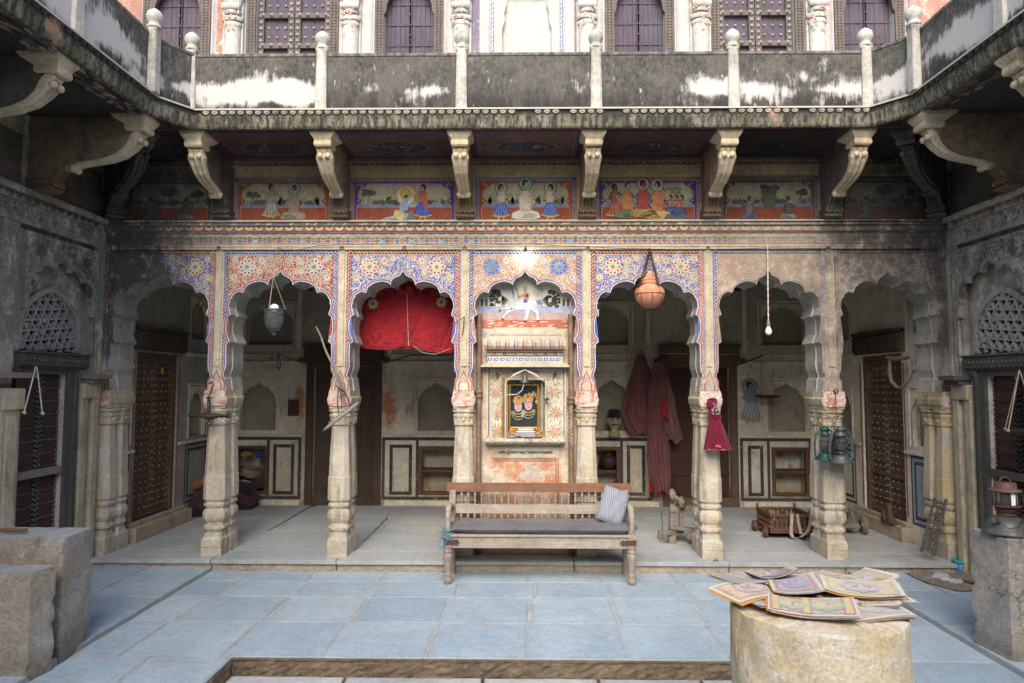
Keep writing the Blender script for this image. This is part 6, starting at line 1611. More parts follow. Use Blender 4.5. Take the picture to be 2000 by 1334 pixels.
for u, lb in ((-.115, 'orange marigold heap left of the metal box in the niche'), (.135, 'orange marigold heap right of the metal box in the niche')):
    b = MB()
    for q in range(16): b.ball((u + rnd(-.03, .03), YF + .17 + rnd(-.02, .02), 1.245 + rnd(0, .07)), .013, 7, 5)
    tag(b.build('marigold_heap', M['paper_orange'], org=(u, YF + .17, 1.234)), lb, 'flowers')

# ---------------------------------------------------------------- hanging lamps, pots, bulbs
def cord(b, p, q, r=.003, sag=0.0, n=10, seg=5):
    p, q = Vector(p), Vector(q); b.tube([p.lerp(q, i / n) - Vector((0, 0, sag * 4 * (i / n) * (1 - i / n))) for i in range(n + 1)], r, seg)
def chain(b, p, q, step=.018, r=.0022):
    p, q = Vector(p), Vector(q); n = max(2, int((q - p).length / step)); d = (q - p).normalized(); u = d.orthogonal().normalized(); v = d.cross(u)
    for i in range(n):
        c = p.lerp(q, (i + .5) / n); s_ = u if i % 2 else v
        b.tube([c + d * (step * .72 * math.cos(t)) + s_ * (step * .38 * math.sin(t)) for t in [2 * math.pi * j / 8 for j in range(8)]], r, 4, True)
YH = YF - .10
p = at(536, 606, Y=YH); hk = at(541, 482, Y=YH + .05)
t = thing('bell_lamp', 'hanging glass bell jar lamp with a white globe in its mouth, under the second arch', 'lamp', p)
b = MB(); b.lathe([(.002, -.245), (.018, -.242), (.022, -.226), (.016, -.212), (.032, -.205), (.062, -.183), (.082, -.145), (.089, -.10), (.09, -.05), (.092, -.012), (.104, .0), (.104, .004), (.088, .0), (.086, -.05), (.085, -.10), (.078, -.142), (.058, -.178), (.03, -.198), (.002, -.20)], p, 28, cap=False); b.build('glass_jar', M['glass'], t)
b = MB(); b.lathe([(.098, -.008), (.108, -.002), (.108, .008), (.098, .006)], p, 24, cap=False); b.lathe([(.0885, -.05), (.0895, -.05), (.0895, -.035), (.0885, -.035)], p, 24, cap=False); b.build('rim_ring', M['tin'], t)
b = MB(); b.ball(p + Vector((0, 0, .018)), .045, 16, 10); b.build('globe', M['bulb'], t)
b = MB()
for q in range(3):
    a_ = q * 2.094 + .4; cord(b, p + Vector((.104 * math.cos(a_), .104 * math.sin(a_), .004)), (hk.x - .01, YH, p.z + .33), .0028)
cord(b, (hk.x - .01, YH, p.z + .33), (hk.x, YH + .06, hk.z), .003); b.ball(hk + Vector((0, .03, 0)), .018, 8, 5); b.build('chain', M['rope'], t)

p = at(1269, 575, Y=YH); t = thing('clay_pot_lamp', 'hanging terracotta pot with stacked lid in a wire basket under the fifth arch', 'pot', p)
b = MB(); b.lathe([(.001, -.135), (.05, -.13), (.085, -.11), (.125, -.06), (.142, -.01), (.143, .02), (.13, .05), (.10, .075), (.075, .085), (.075, .10), (.082, .105), (.08, .118), (.072, .12), (.073, .132), (.078, .138), (.072, .148), (.055, .155), (.05, .165), (.042, .17), (.036, .195), (.022, .21), (.018, .225), (.001, .23)], p, 28); b.build('pot', M['terracotta'], t)
b = MB()
for q in range(8):
    a_ = q * math.pi / 4; b.tube([p + Vector((r * math.cos(a_), r * math.sin(a_), z)) for r, z in ((.146, .0), (.14, -.06), (.11, -.13), (.07, -.17), (.02, -.185))], .0025, 5)
for r, z in ((.146, 0), (.10, -.14)): b.tube([p + Vector((r * math.cos(a_), r * math.sin(a_), z)) for a_ in [2 * math.pi * q / 20 for q in range(20)]], .0025, 5, True)
b.build('wire_basket', M['rust'], t)
b = MB(); hk = at(1268, 482, Y=YF - .02)
for q in range(4):
    a_ = q * math.pi / 2 + .5; chain(b, p + Vector((.146 * math.cos(a_), .146 * math.sin(a_), 0)), hk + Vector((0, -.02, -.02)), .022, .003)
b.build('chain', M['rust'], t)


def bulb_shape(b, p): b.lathe([(.001, -.062), (.018, -.058), (.029, -.042), (.031, -.026), (.026, -.008), (.017, .012), (.013, .024)], p, 16)
p = at(1501, 642, Y=YH); hk = at(1499, 484, Y=YF - .02); t = thing('hanging_bulb', 'unlit white bulb on a long twisted cord under the sixth arch', 'light bulb', p)
b = MB(); bulb_shape(b, p); b.build('bulb', M['bulb'], t); b = MB(); b.lathe([(.014, .02), (.017, .03), (.017, .05), (.012, .06), (.012, .078), (.005, .085)], p, 12); b.build('socket', M['wood_grey'], t); b = MB()
for s_ in (0, math.pi): b.tube([(lerp(p.x, hk.x, i / 40) + .004 * math.cos(i * .9 + s_), lerp(p.y, hk.y, i / 40) + .004 * math.sin(i * .9 + s_), lerp(p.z + .08, hk.z, i / 40)) for i in range(41)], .0035, 5)
b.ball(hk, .014, 8, 5); b.build('cord', M['cordwhite'], t)
p = at(1026, 497, Y=YF - .07); t = thing('lit_bulb', 'glowing bulb on the frieze above the rider fresco', 'light bulb', p)
b = MB(); bulb_shape(b, p); b.build('bulb', M['litbulb'], t); b = MB(); b.lathe([(.016, .018), (.018, .03), (.018, .055), (.008, .06)], p, 12); b.tube([p + Vector((0, 0, .055)), p + Vector((.004, .03, .075)), p + Vector((.004, .065, .085))], .007, 6); b.build('socket', M['iron'], t)
ld = bpy.data.lights.new('bulb_glow', 'POINT'); ld.energy = .07; ld.color = (1, .93, .8); ld.shadow_soft_size = .03; lo_ = bpy.data.objects.new('bulb_glow', ld); COL.objects.link(lo_); lo_.location = p + Vector((0, -.05, -.045))

# ---------------------------------------------------------------- cables
def cable(label, pts, r, m, name='cable', cat='cable'):
    b = MB(); P = [Vector(q) for q in pts]; out = []
    for i in range(len(P) - 1):
        for j in range(8): out.append(P[i].lerp(P[i + 1], j / 8) - Vector((0, 0, .004 * math.sin(math.pi * j / 8))))
    out.append(P[-1]); b.tube(out, r, 5); tag(b.build(name, m, org=tuple(P[0])), label, cat)
A_ = lambda x, y, d=.05: at(x, y, Y=YF - d)
cable('thin black wire strung along the painted frieze over all arches', [A_(545, 483), A_(560, 491), A_(620, 480), A_(665, 477), A_(790, 476), A_(905, 479), A_(1030, 476), A_(1148, 482), A_(1260, 486), A_(1383, 487), A_(1500, 484), A_(1740, 486), A_(1850, 482)], .0028, M['black'], 'wire', 'wire')
B_ = lambda x, y, d=.03: at(x, y, Y=YB - d)
cable('black wire drooping on the back wall towards the left dark door', [B_(545, 692), B_(575, 703), B_(603, 712)], .006, M['black'], 'wire', 'wire')
cable('black wire on the back wall under the red quilt', [B_(748, 710), B_(800, 694), B_(885, 694)], .006, M['black'], 'wire', 'wire')
cable('black iron rod fixed across the back wall over the scale pan', [B_(1438, 713, .08), B_(1490, 694, .08)], .011, M['iron'], 'iron_rod', 'rod')
cable('short wire loop hanging on the back wall above the left niche', [B_(543, 692), B_(541, 715), B_(545, 722), B_(548, 712), B_(544, 692)], .005, M['black'], 'wire_loop', 'wire')
cable('pale string drooping below the red quilt', [at(808, 676, Y=7.1), at(825, 688, Y=7.1), at(850, 692, Y=7.1), at(880, 680, Y=7.1)], .0022, M['cordwhite'], 'string', 'string')
cable('thin clothes line stretched behind the maroon robes', [at(1175, 692, Y=9.1), at(1280, 690, Y=9.1), at(1440, 692, Y=9.1)], .003, M['cordwhite'], 'clothes_line', 'line')
cable('bent iron hook rod beside the red quilt on the pilaster', [A_(886, 631, .03), A_(904, 621, .05), A_(907, 618, .05), A_(905, 640, .03), A_(903, 655, .03)], .0045, M['rust'], 'hook_rod', 'hook')
# ---------------------------------------------------------------- quilt
q0 = at(700, 680, Y=7.10); q1 = at(889, 681, Y=7.10)
t = thing('quilt', 'red quilted curtain with cream patchwork flowers tied up in the third arch', 'quilt', (-1.2, 7.1, 2.1))
W_ = q1.x - q0.x
def qf(u, v, dd=0):
    top = 2.84
    bot = 2.14 - .05 * u + .03 * max(0, 1 - abs(u - .52) * 6) - .012 * math.sin(u * 9)
    tie = .45 * math.exp(-((u - .5) / .03) ** 2)
    pu = .035 * (1 - (2 * v - 1) ** 4) * (.55 + .45 * (1 - tie)) - .028 * tie
    zig = abs(((u * 3.0 + (v if True else 0) * .8) % 1.0) - .5); zig2 = abs(((u * 3.0 - v * .8) % 1.0) - .5)
    cr = -.017 * math.exp(-(min(zig, zig2) / .045) ** 2) * (1 if .06 < v < .95 else 0)
    wr = .004 * math.sin(u * 60 + v * 8) * math.sin(v * 31) + .0025 * math.sin(u * 23 - v * 41) + .0016 * math.sin(v * 97 + u * 13)
    return Vector((lerp(q0.x, q1.x, u) + .01 * math.sin(v * 5), 7.13 - pu - cr - wr - dd, lerp(bot, top, v)))
b = MB(); b.grid(130, 90, lambda u, v: qf(u, v)); b.grid(30, 10, lambda u, v: Vector((lerp(q0.x, q1.x, u), 7.15, lerp(2.13, 2.84, v)))); b.build('cloth', M['quilt'], t)
b = MB(); cord(b, qf(.5, .99, .03), qf(.515, .0, .025), .003, 0); b.build('tie_cord', M['cordwhite'], t)
b = MB()
for u, v in ((.15, .66), (.86, .70)):
    for q in range(8):
        a_ = q * math.pi / 4 + .2; pts = [(.0, .012), (.02, .035), (.0, .062), (-.02, .035)] ; c_ = qf(u, v, .012)
        b.add([(c_.x + (y * math.cos(a_) - x * math.sin(a_)), c_.y - .012, c_.z + (y * math.sin(a_) + x * math.cos(a_))) for x, y in pts] + [(c_.x + (y * math.cos(a_) - x * math.sin(a_)), c_.y + .03, c_.z + (y * math.sin(a_) + x * math.cos(a_))) for x, y in pts], [(0, 1, 2, 3), (0, 4, 5, 1), (1, 5, 6, 2), (2, 6, 7, 3), (3, 7, 4, 0)])
b.build('patchwork_flower', mat_cloth('cream patch cloth', (.55, .42, .25)), t, kind='stuff')
b = MB(); c_ = at(790, 566, Y=7.05)
for s_ in (-1, 1): b.prism(Pl((c_.x + .05 * s_, 7.06, c_.z), (1, 0, 0), (0, -1, 0)), ell(0, 0, .028, .04, 10), 0, .01)
b.prism(Pl((c_.x, 7.062, c_.z - .03), (1, 0, 0), (0, -1, 0)), [(-.09, -.02), (.09, -.02), (.05, .03), (-.05, .03)], -.01, -.002); b.build('patch', M['robe_red'], t)

# ---------------------------------------------------------------- things hung on the columns
t = thing('wooden_pole', 'long thin wooden pole with string windings tied slanting to the third column', 'pole', at(664, 758, Y=6.55))
p0, p1 = at(617, 638, Y=6.48), at(672, 765, Y=6.50)
b = MB(); b.tube([p0.lerp(p1, i / 12) + Vector((.006 * math.sin(i), 0, 0)) for i in range(13)], [.008 + .008 * i / 12 for i in range(13)], 8); b.build('shaft', M['wood_grey'], t)
b = MB()
for i in range(12): c_ = p0.lerp(p1, .72 + .025 * i); b.tube([c_ + Vector((.024 * math.cos(a_), .024 * math.sin(a_), .01 * math.sin(a_))) for a_ in [2 * math.pi * j / 10 for j in range(10)]], .004, 5, True)
b.build('string_winding', M['rope'], t)
b = MB(); pts = [at(x, y, Y=6.47) for x, y in ((655, 752), (662, 758), (672, 764), (680, 778), (683, 795), (678, 805))]; b.tube(pts, .007, 6); pts = [at(x, y, Y=6.48) for x, y in ((661, 757), (659, 780), (661, 806))]; b.tube(pts, .006, 6); b.tube([at(x, y, Y=6.48) for x, y in ((664, 757), (668, 780), (667, 800))], .005, 6); b.build('iron_loop', M['rust'], t)
p0, p1 = at(640, 834, Y=6.46), at(696, 790, Y=6.47); t = thing('notched_blade', 'grey notched iron blade with wooden teeth hanging below the pole', 'tool', p0)
b = MB(); d_ = (p1 - p0).normalized(); n_ = Vector((-d_.z, 0, d_.x))
b.tube([p0 - d_ * .06, p0, p0.lerp(p1, .5), p1], [.002, .016, .017, .02], 8); b.tube([p1, p1 + d_ * .03], .012, 8); b.build('blade', M['steel'] if False else mat_plain('dull galvanised iron', (.28, .27, .25), .6, .4), t)
b = MB()
for i in range(9): c_ = p0.lerp(p1, .1 + .085 * i); b.tube([c_ + n_ * .014, c_ + n_ * (.034 + .008 * (i % 3)) + d_ * .006], .007, 6)
b.build('tooth', M['wood_grey'], t, kind='stuff')
c_ = at(413, 815, Y=6.52); t = thing('iron_balance_beam', 'black iron balance beam with hook and rings hanging on the second column', 'balance', c_)
b = MB(); a0, a1 = at(372, 811, Y=6.48), at(446, 812, Y=6.48)
b.tube([a0, a0.lerp(a1, .25), a0.lerp(a1, .5) + Vector((0, 0, -.012)), a0.lerp(a1, .75), a1], [.015, .021, .034, .021, .015], 8); b.build('beam', M['iron'], t)
b = MB()
for e in (a0, a1): b.tube([e + Vector((.022 * math.cos(a_), 0, .022 * math.sin(a_))) for a_ in [2 * math.pi * j / 12 for j in range(12)]], .006, 6, True)
b.tube([c_ + Vector((.02 * math.cos(a_), -.04, -.055 + .022 * math.sin(a_))) for a_ in [2 * math.pi * j / 12 for j in range(12)]], .006, 6, True); b.build('ring', M['iron'], t)
b = MB(); q_ = [at(x, y, Y=6.49) for x, y in ((408, 808), (409, 790), (407, 776), (411, 768), (415, 758), (417, 750), (413, 745), (408, 750))]; b.tube(q_, .007, 6)
for x in (-.012, .012): cord(b, at(408, 806, Y=6.48) + Vector((x, 0, 0)), at(408, 778, Y=6.48) + Vector((x, 0, 0)), .005)
b.tube([at(408, 777, Y=6.48) + Vector((x, 0, 0)) for x in (-.03, .03)], .007, 6); b.build('hook', M['iron'], t)
# puppet
p = at(1391, 790, Y=6.50); t = thing('puppet', 'small string puppet in a magenta dress hanging on the sixth column', 'puppet', p)
b = MB()
def dress(u, v):
    a_ = u * 2 * math.pi; r = (lerp(.045, .062, v / .15) if v < .15 else lerp(.062, .05, (v - .15) / .12) if v < .27 else lerp(.05, .112, ((v - .27) / .73) ** .8)) * (1 + .20 * math.sin(a_ * 7 + 1 + v) * v ** .6 + .08 * math.sin(a_ * 17) * v); return Vector((p.x + .01 + r * math.cos(a_) + .035 * v, p.y - .01 + .55 * r * math.sin(a_), p.z - .05 - .375 * v))
b.grid(120, 20, dress); b.build('dress', M['puppet'], t)
b = MB(); b.lathe([(.001, -.06), (.022, -.05), (.032, -.02), (.03, .012), (.016, .03), (.001, .034)], p + Vector((.0, -.03, -.01)), 14, 1, .8); b.build('head', M['face'], t)
b = MB(); b.grid(16, 10, lambda u, v: p + Vector(((-.055 + .10 * u) + .05 * v * (1 - u), -.065 + .05 * abs(u - .5) * 2, .045 - .19 * v + .02 * math.sin(u * 3)))); b.ball(p + Vector((-.012, -.02, .0)), .05, 12, 8, (1, .9, 1.1)); b.build('veil', M['puppet'], t)
b = MB()
for q in range(34): c2 = p + Vector((rnd(-.02, .05), -.068 - .004 * (q % 3), rnd(-.09, .015))); b.ball(c2, rnd(.004, .009), 6, 4)
b.build('silver_trim', M['steel'], t, kind='stuff')
b = MB(); b.ball(p + Vector((.018, -.07, -.385)), .016, 8, 6); b.ball(p + Vector((.045, -.07, -.39)), .014, 8, 6); b.ball(p + Vector((.0, -.05, -.42)), .018, 8, 6, (1, 1, 1.4)); b.tube([p + Vector((.03, -.02, -.3)), p + Vector((.04, -.03, -.36)), p + Vector((.02, -.07, -.385))], .012, 6); b.build('hand', mat_cloth('pink cloth hands', (.6, .08, .16)), t)
b = MB(); b.tube([dress(u / 30, .985) + Vector((0, -.002, 0)) for u in range(30)], .004, 5, True); b.build('gold_hem', M['brass'], t)
cord_b = MB(); cord(cord_b, p + Vector((0, -.02, .03)), (p.x, YF - .03, p.z + .13), .003); cord_b.build('string', M['cordwhite'], t)


def hurricane(label, p, m, s_=1.0):
    t = thing('hurricane_lantern', label, 'lantern', p, 'lanterns hung on the seventh column')
    P = lambda x, y, z: p + Vector((x, y, z)) * s_
    b = MB(); b.lathe([(r * s_, z * s_) for r, z in ((.001, 0), (.098, .0), (.105, .008), (.10, .018), (.07, .028), (.068, .06), (.06, .068), (.03, .072), (.03, .085), (.046, .09), (.046, .10), (.001, .10))], p, 24); b.build('tank', m, t)
    b = MB(); b.lathe([(r * s_, z * s_) for r, z in ((.034, .10), (.052, .135), (.056, .165), (.046, .21), (.033, .245), (.031, .245), (.044, .21), (.054, .165), (.05, .135), (.032, .102))], p, 20, cap=False); b.build('chimney', M['glass_blue'], t)
    b = MB(); b.lathe([(r * s_, z * s_) for r, z in ((.036, .243), (.058, .25), (.058, .26), (.04, .266), (.036, .30), (.05, .306), (.05, .314), (.03, .322), (.03, .338), (.001, .342))], p, 20); b.build('cap', m, t)
    b = MB()
    for sx in (-1, 1): b.tube([P(sx * .055, 0, .02), P(sx * .098, 0, .04), P(sx * .105, 0, .10), P(sx * .10, 0, .18), P(sx * .088, 0, .25), P(sx * .065, 0, .29), P(sx * .04, 0, .30)], .0095 * s_, 8)
    b.build('side_tube', m, t)
    b = MB(); 
    for z in (.13, .19): b.tube([P(.06 * math.cos(a_), .06 * math.sin(a_), z) for a_ in [2 * math.pi * j / 16 for j in range(16)]], .002, 5, True)
    for a_ in range(4): cord(b, P(.06 * math.cos(a_ * 1.57), .06 * math.sin(a_ * 1.57), .10), P(.06 * math.cos(a_ * 1.57 + 1.2), .06 * math.sin(a_ * 1.57 + 1.2), .25), .0018)
    b.build('wire_guard', M['iron'], t)
    b = MB(); b.tube([P(-.10, 0, .25)] + [P(-.085 * math.cos(a_), 0, .30 + .15 * math.sin(a_)) for a_ in [math.pi * j / 10 for j in range(11)]] + [P(.10, 0, .25)], .003, 5); b.build('bail', M['iron'], t)
    return t
hb = at(1641, 904, Y=6.42)
hurricane('grey hurricane lantern hanging in front of the two coloured ones', hb + Vector((.0, -.02, .0)), M['tin'])
hurricane('teal green hurricane lantern hanging behind the grey one, to its left', hb + Vector((-.085, .11, .012)), M['teal'], .94)
hurricane('blue hurricane lantern hanging behind the grey one, to its right', hb + Vector((.085, .12, .02)), M['bluetin'], .92)
b = MB(); hk = at(1632, 764, Y=6.57); cord(b, hk, hb + Vector((0, .05, .42)), .004); cord(b, hb + Vector((0, .05, .42)), hb + Vector((0, -.02, .45)), .003); b.tube([hk + Vector((.02 * math.cos(a_), -.01, .02 * math.sin(a_))) for a_ in [2 * math.pi * j / 12 for j in range(12)]], .005, 6, True); tag(b.build('hanging_wire', M['rust'], org=tuple(hk)), 'rusty ring and wire holding the lanterns to the column', 'wire')

# ropes and pans hanging at the two side walls
c_ = at(70, 716, X=XL + .18); t = thing('rope_swing', 'pale rope triangle with an iron bar hanging before the left maroon door', 'rope', c_)
e0, e1 = at(47, 806, X=XL + .18), at(83, 808, X=XL + .18); b = MB(); cord(b, c_, e0, .0052, 0, 12, 6); cord(b, c_ + Vector((0, .012, 0)), e1, .0052, 0, 12, 6); b.ball(e0, .016, 8, 5); b.ball(e1, .016, 8, 5); b.build('rope', M['cordwhite'], t)
b = MB(); b.tube([e0 + Vector((0, -.02, -.012)), e1 + Vector((0, .02, -.012))], .008, 6); b.build('bar', M['iron'], t)
c_ = at(1991, 722, X=XR - .18); t = thing('scale_pan', 'black iron scale pan hung on pale ropes before the right maroon door', 'scale pan', c_)
e_ = [at(1963, 838, X=XR - .18), at(1996, 838, X=XR - .02), at(1996, 840, X=XR - .34)]; cc = (e_[0] + Vector((0, -.0, 0))); ctr = Vector((XR - .18, e_[0].y - .14, e_[0].z))
b = MB(); b.lathe([(.145, 0.004), (.14, -.008), (.12, -.03), (.08, -.045), (.001, -.05)], ctr, 20, cap=False); b.lathe([(.145, 0.004), (.135, -.0), (.115, -.024), (.075, -.039), (.001, -.044)], ctr, 20, cap=False); b.build('pan', M['iron'], t)
b = MB()
for q in range(3): a_ = q * 2.094 + 1.57; e2 = ctr + Vector((.14 * math.cos(a_), .14 * math.sin(a_), 0)); cord(b, c_, e2, .0048); b.ball(e2, .014, 8, 5)
b.build('rope', M['rope'], t)
c_ = at(1487, 706, Y=9.3); t = thing('balance_pan', 'dark red round balance pan on three strings against the back wall', 'scale pan', c_); ctr = at(1499, 773, Y=9.22)
b = MB(); b.lathe([(.165, .008), (.15, -.02), (.09, -.035), (.001, -.038), ], ctr, 22, cap=False); b.lathe([(.165, .008), (.145, -.014), (.085, -.028), (.001, -.031)], ctr, 22, cap=False); b.build('pan', mat_plain('dark red painted iron', (.08, .022, .02), .6), t)
b = MB()
for q in range(3): a_ = q * 2.094 + .1; cord(b, c_, ctr + Vector((.16 * math.cos(a_), .06 * math.sin(a_), .006)), .004)
b.build('string', M['rope'], t)
# hooped yoke on the right end wall
c_ = at(1745, 705, X=XR - .1); t = thing('yoke_hoop', 'horn shaped wooden hoop hanging beside the right studded door', 'yoke', c_)
b = MB(); pts = [at(x, y, X=XR - .1) for x, y in ((1738, 703), (1737, 725), (1741, 745), (1752, 757), (1764, 756), (1774, 742), (1778, 724), (1774, 706))]; b.tube(pts, [.022, .022, .02, .018, .018, .02, .022, .022], 8); b.build('hoop', M['wood_grey'], t)
b = MB(); b.tube([at(x, y, X=XR - .1) for x, y in ((1732, 698), (1745, 701), (1768, 699), (1780, 695))], [.02, .026, .026, .018], 8); b.build('cross_piece', M['wood_grey'], t)
c_ = at(318, 722, X=XL + .06); t = thing('padlock', 'small brass padlock hanging on the left studded door', 'padlock', c_)
MB().pbox(Pl((XL + .06, 0, 0), (0, 1, 0), (1, 0, 0)), c_.y - .03, c_.y + .03, c_.z - .05, c_.z + .02, -.015, .015).build('body', M['brass'], t, bevel=.008)
b = MB(); b.tube([(XL + .06, c_.y + .02 * math.cos(a_), c_.z + .02 + .03 * math.sin(a_)) for a_ in [math.pi * j / 8 for j in range(9)]], .006, 6); b.build('shackle', M['iron'], t)
c_ = at(574, 796, Y=YB); b = MB(); b.pbox(BACK, c_.x - .075, c_.x + .07, c_.z - .11, c_.z + .11, 0, .03); b.pbox(BACK, c_.x - .06, c_.x + .055, c_.z - .02, c_.z + .095, .03, .038); tag(b.build('switch_box', M['rust'], bevel=.006, org=tuple(c_)), 'small rusty brown box fixed to the stained back wall', 'box')

# ---------------------------------------------------------------- robes on the back wall
def drape(name, label, outline, m, depth, folds, seed, cat='robe', y=9.28):
    """a hanging cloth: left and right outline points from top to bottom, with folds running down"""
    rs = random.Random(seed); L = [at(x, yy, Y=y) for x, yy in outline[0]]; Rr = [at(x, yy, Y=y) for x, yy in outline[1]]
    def pt(P, v):
        q = v * (len(P) - 1); i = min(int(q), len(P) - 2); return P[i].lerp(P[i + 1], q - i)
    ph = [rs.uniform(0, 6) for _ in range(4)]
    def f(u, v):
        p = pt(L, v).lerp(pt(Rr, v), u); a_ = 1.35 * depth * (.35 + .65 * v)
        off = a_ * (.5 * math.sin(u * folds * 6.283 + ph[0] + 1.5 * v) + .3 * math.sin(u * folds * 2.3 * 6.283 + ph[1] - 2 * v) + .2 * math.sin(v * 9 + u * 7 + ph[2]) + .16 * math.sin(u * folds * 31 + v * 5 + ph[3]) + .10 * math.sin(v * 37 + u * 19)) + depth * 1.1 * math.sin(math.pi * u)
        return Vector((p.x + .012 * math.sin(v * 11 + u * 9 + ph[3]), p.y - off, p.z + .03 * math.sin(u * 9 + ph[1]) * v ** 6))
    b = MB(); b.grid(110, 60, f); t = tag(b.build(name, m, org=(L[0].x, y, L[0].z)), label, cat); return t
drape('robe', 'faded maroon robe hanging from the peg at the left of the pair', [((1243, 690), (1232, 735), (1218, 780), (1211, 806), (1224, 832), (1232, 850)), ((1258, 690), (1276, 735), (1290, 780), (1300, 812), (1304, 838), (1302, 852))], M['robe'], .05, 4, 1, y=9.26)
drape('robe', 'dusty brown short robe hanging behind the long maroon cloth', [((1285, 706), (1275, 735), (1282, 770), (1290, 800), (1296, 838), (1300, 862)), ((1300, 704), (1305, 735), (1314, 770), (1322, 800), (1329, 838), (1333, 864))], M['robe_b'], .04, 3, 2, y=9.26)
drape('shawl', 'long maroon shawl hanging nearly to the floor between the two robes', [((1278, 712), (1268, 760), (1262, 820), (1264, 880), (1266, 930), (1276, 962)), ((1300, 708), (1303, 760), (1300, 820), (1304, 880), (1310, 930), (1309, 962))], M['robe'], .035, 5, 3, 'shawl', y=9.16)
drape('lining', 'bright red cloth edge showing under the long maroon shawl', [((1264, 850), (1264, 890), (1266, 930), (1272, 966)), ((1276, 850), (1278, 890), (1284, 930), (1302, 968))], M['robe_red'], .015, 3, 4, 'cloth', y=9.20)
drape('patch', 'small bright red cloth pinned on the maroon robes', [((1293, 784), (1292, 800), (1293, 817)), ((1304, 784), (1305, 800), (1306, 815))], M['robe_red'], .01, 1, 5, 'cloth', y=9.09)
c_ = at(1256, 690, Y=9.36); b = MB(); b.tube([c_ + Vector((-.04, 0, .0)), c_ + Vector((-.04, -.10, .02))], .012, 8); b.tube([c_ + Vector((.30, .02, -.06)), c_ + Vector((.30, -.12, -.04))], .012, 8); tag(b.build('wall_peg', M['wood_dark'], org=tuple(c_)), 'dark wooden pegs that hold the maroon robes', 'peg')

# ---------------------------------------------------------------- head with cap, pot, cloth heaps
p = at(1200, 852, Y=9.30); p.z = 1.066; t = thing('display_head', 'painted plaster head wearing a dark cap on the back wall ledge', 'head', p)
b = MB(); b.lathe([(.085, 0), (.08, .02), (.055, .045), (.05, .09), (.062, .115), (.083, .15), (.092, .20), (.09, .25), (.07, .30), (.03, .325), (.001, .33)], p, 20, 1, 1.05); b.lathe([(.016, .0), (.024, .03), (.012, .06), (.001, .065)], p + Vector((0, -.09, .165)), 8, 1, .8)
for s_ in (-1, 1): b.ball(p + Vector((s_ * .092, 0, .19)), .022, 8, 6, (.5, .8, 1.5))
b.ball(p + Vector((0, -.085, .135)), .018, 8, 5, (1.6, .6, .6)); b.build('head', M['face'], t)
b = MB()
for s_ in (-1, 1): b.ball(p + Vector((s_ * .034, -.088, .215)), .013, 8, 5, (1.3, .5, .8)); b.tube([p + Vector((s_ * .015, -.095, .235)), p + Vector((s_ * .04, -.092, .243)), p + Vector((s_ * .06, -.08, .235))], .005, 5); b.tube([p + Vector((s_ * .003, -.112, .16)), p + Vector((s_ * .03, -.105, .158)), p + Vector((s_ * .05, -.09, .165))], .006, 5)
b.build('painted_features', M['black'], t)
b = MB(); b.lathe([(.094, .245), (.098, .25), (.088, .30), (.078, .35), (.06, .358), (.001, .36)], p, 20, 1, 1.05); b.build('cap', M['bundle_b'], t)
p = at(1188, 895, Y=9.5); p.z = .595; b = MB(); b.lathe([(.05, 0), (.10, .03), (.13, .09), (.125, .15), (.08, .19), (.055, .20), (.06, .22), (.066, .225), (.05, .22)], p, 20); tag(b.build('round_pot', M['iron'], org=tuple(p)), 'round dark pot on the shelf of the cupboard under the capped head', 'pot')


def heap(name, label, spots, cat, m, n=1.0, seed=0):
    rs = random.Random(seed); b = MB()
    for (x, y, z, rx, ry, rz) in spots:
        ph = [rs.uniform(0, 6) for _ in range(3)]
        def f(u, v):
            a_, e = u * 2 * math.pi, (v - .5) * math.pi
            k_ = 1 + .13 * math.sin(a_ * 3 + ph[0] + 3 * v) + .09 * math.sin(a_ * 7 + ph[1] + v * 9) + .06 * math.sin(v * 21 + ph[2] + a_ * 2)
            return Vector((x + rx * k_ * math.cos(e) * math.cos(a_), y + ry * k_ * math.cos(e) * math.sin(a_), max(z - rz * .98, z + rz * k_ * math.sin(e))))
        b.grid(36, 18, f)
    return tag(b.build(name, m, org=(spots[0][0], spots[0][1], spots[0][2] - spots[0][5])), label, cat)
fl_ = lambda x, y: at(x, y, Z=ZP)
g1 = fl_(396, 1008); g2 = fl_(470, 996); g3 = fl_(375, 1005)
heap('cloth_bundle', 'big dark maroon cloth bundle on the floor behind the second column', [(g1.x + .08, g1.y + .05, ZP + .15, .26, .22, .155), (g2.x - .02, g2.y + .1, ZP + .10, .22, .16, .105)], 'bundle', M['bundle'], seed=3)
heap('black_cloth', 'black crumpled cloth on top of the bundle by the cupboard', [(g2.x - .04, g2.y + .12, ZP + .22, .17, .13, .115)], 'cloth', M['bundle_b'], seed=4)
heap('red_bag', 'crimson padded bag with pale piping at the left of the bundle', [(g3.x + .06, g3.y + .06, ZP + .20, .14, .16, .15)], 'bag', mat_cloth('crimson bag cloth', (.25, .02, .035)), seed=7)
p = at(385, 948, Y=g1.y + .05); b = MB(); b.tube([p + Vector((-.1, 0, -.03)), p, p + Vector((.13, 0, .055))], [.05, .055, .05], 10); tag(b.build('cloth_roll', mat_cloth('orange brown cloth', (.30, .13, .07)), org=tuple(p)), 'orange brown cloth roll lying on top of the red bag', 'cloth roll')
cu = at(490, 920, Y=YB + .1)
CC = [('folded tan cloths heaped in the left cupboard', (.30, .21, .13)), ('mustard yellow cloth on the left cupboard heap', (.42, .24, .04)), ('blue cloth tucked at the top of the left cupboard', (.04, .07, .22)), ('dark grey cloth hanging out of the left cupboard', (.05, .05, .055)), ('beige cloth at the bottom of the left cupboard', (.34, .26, .17))]
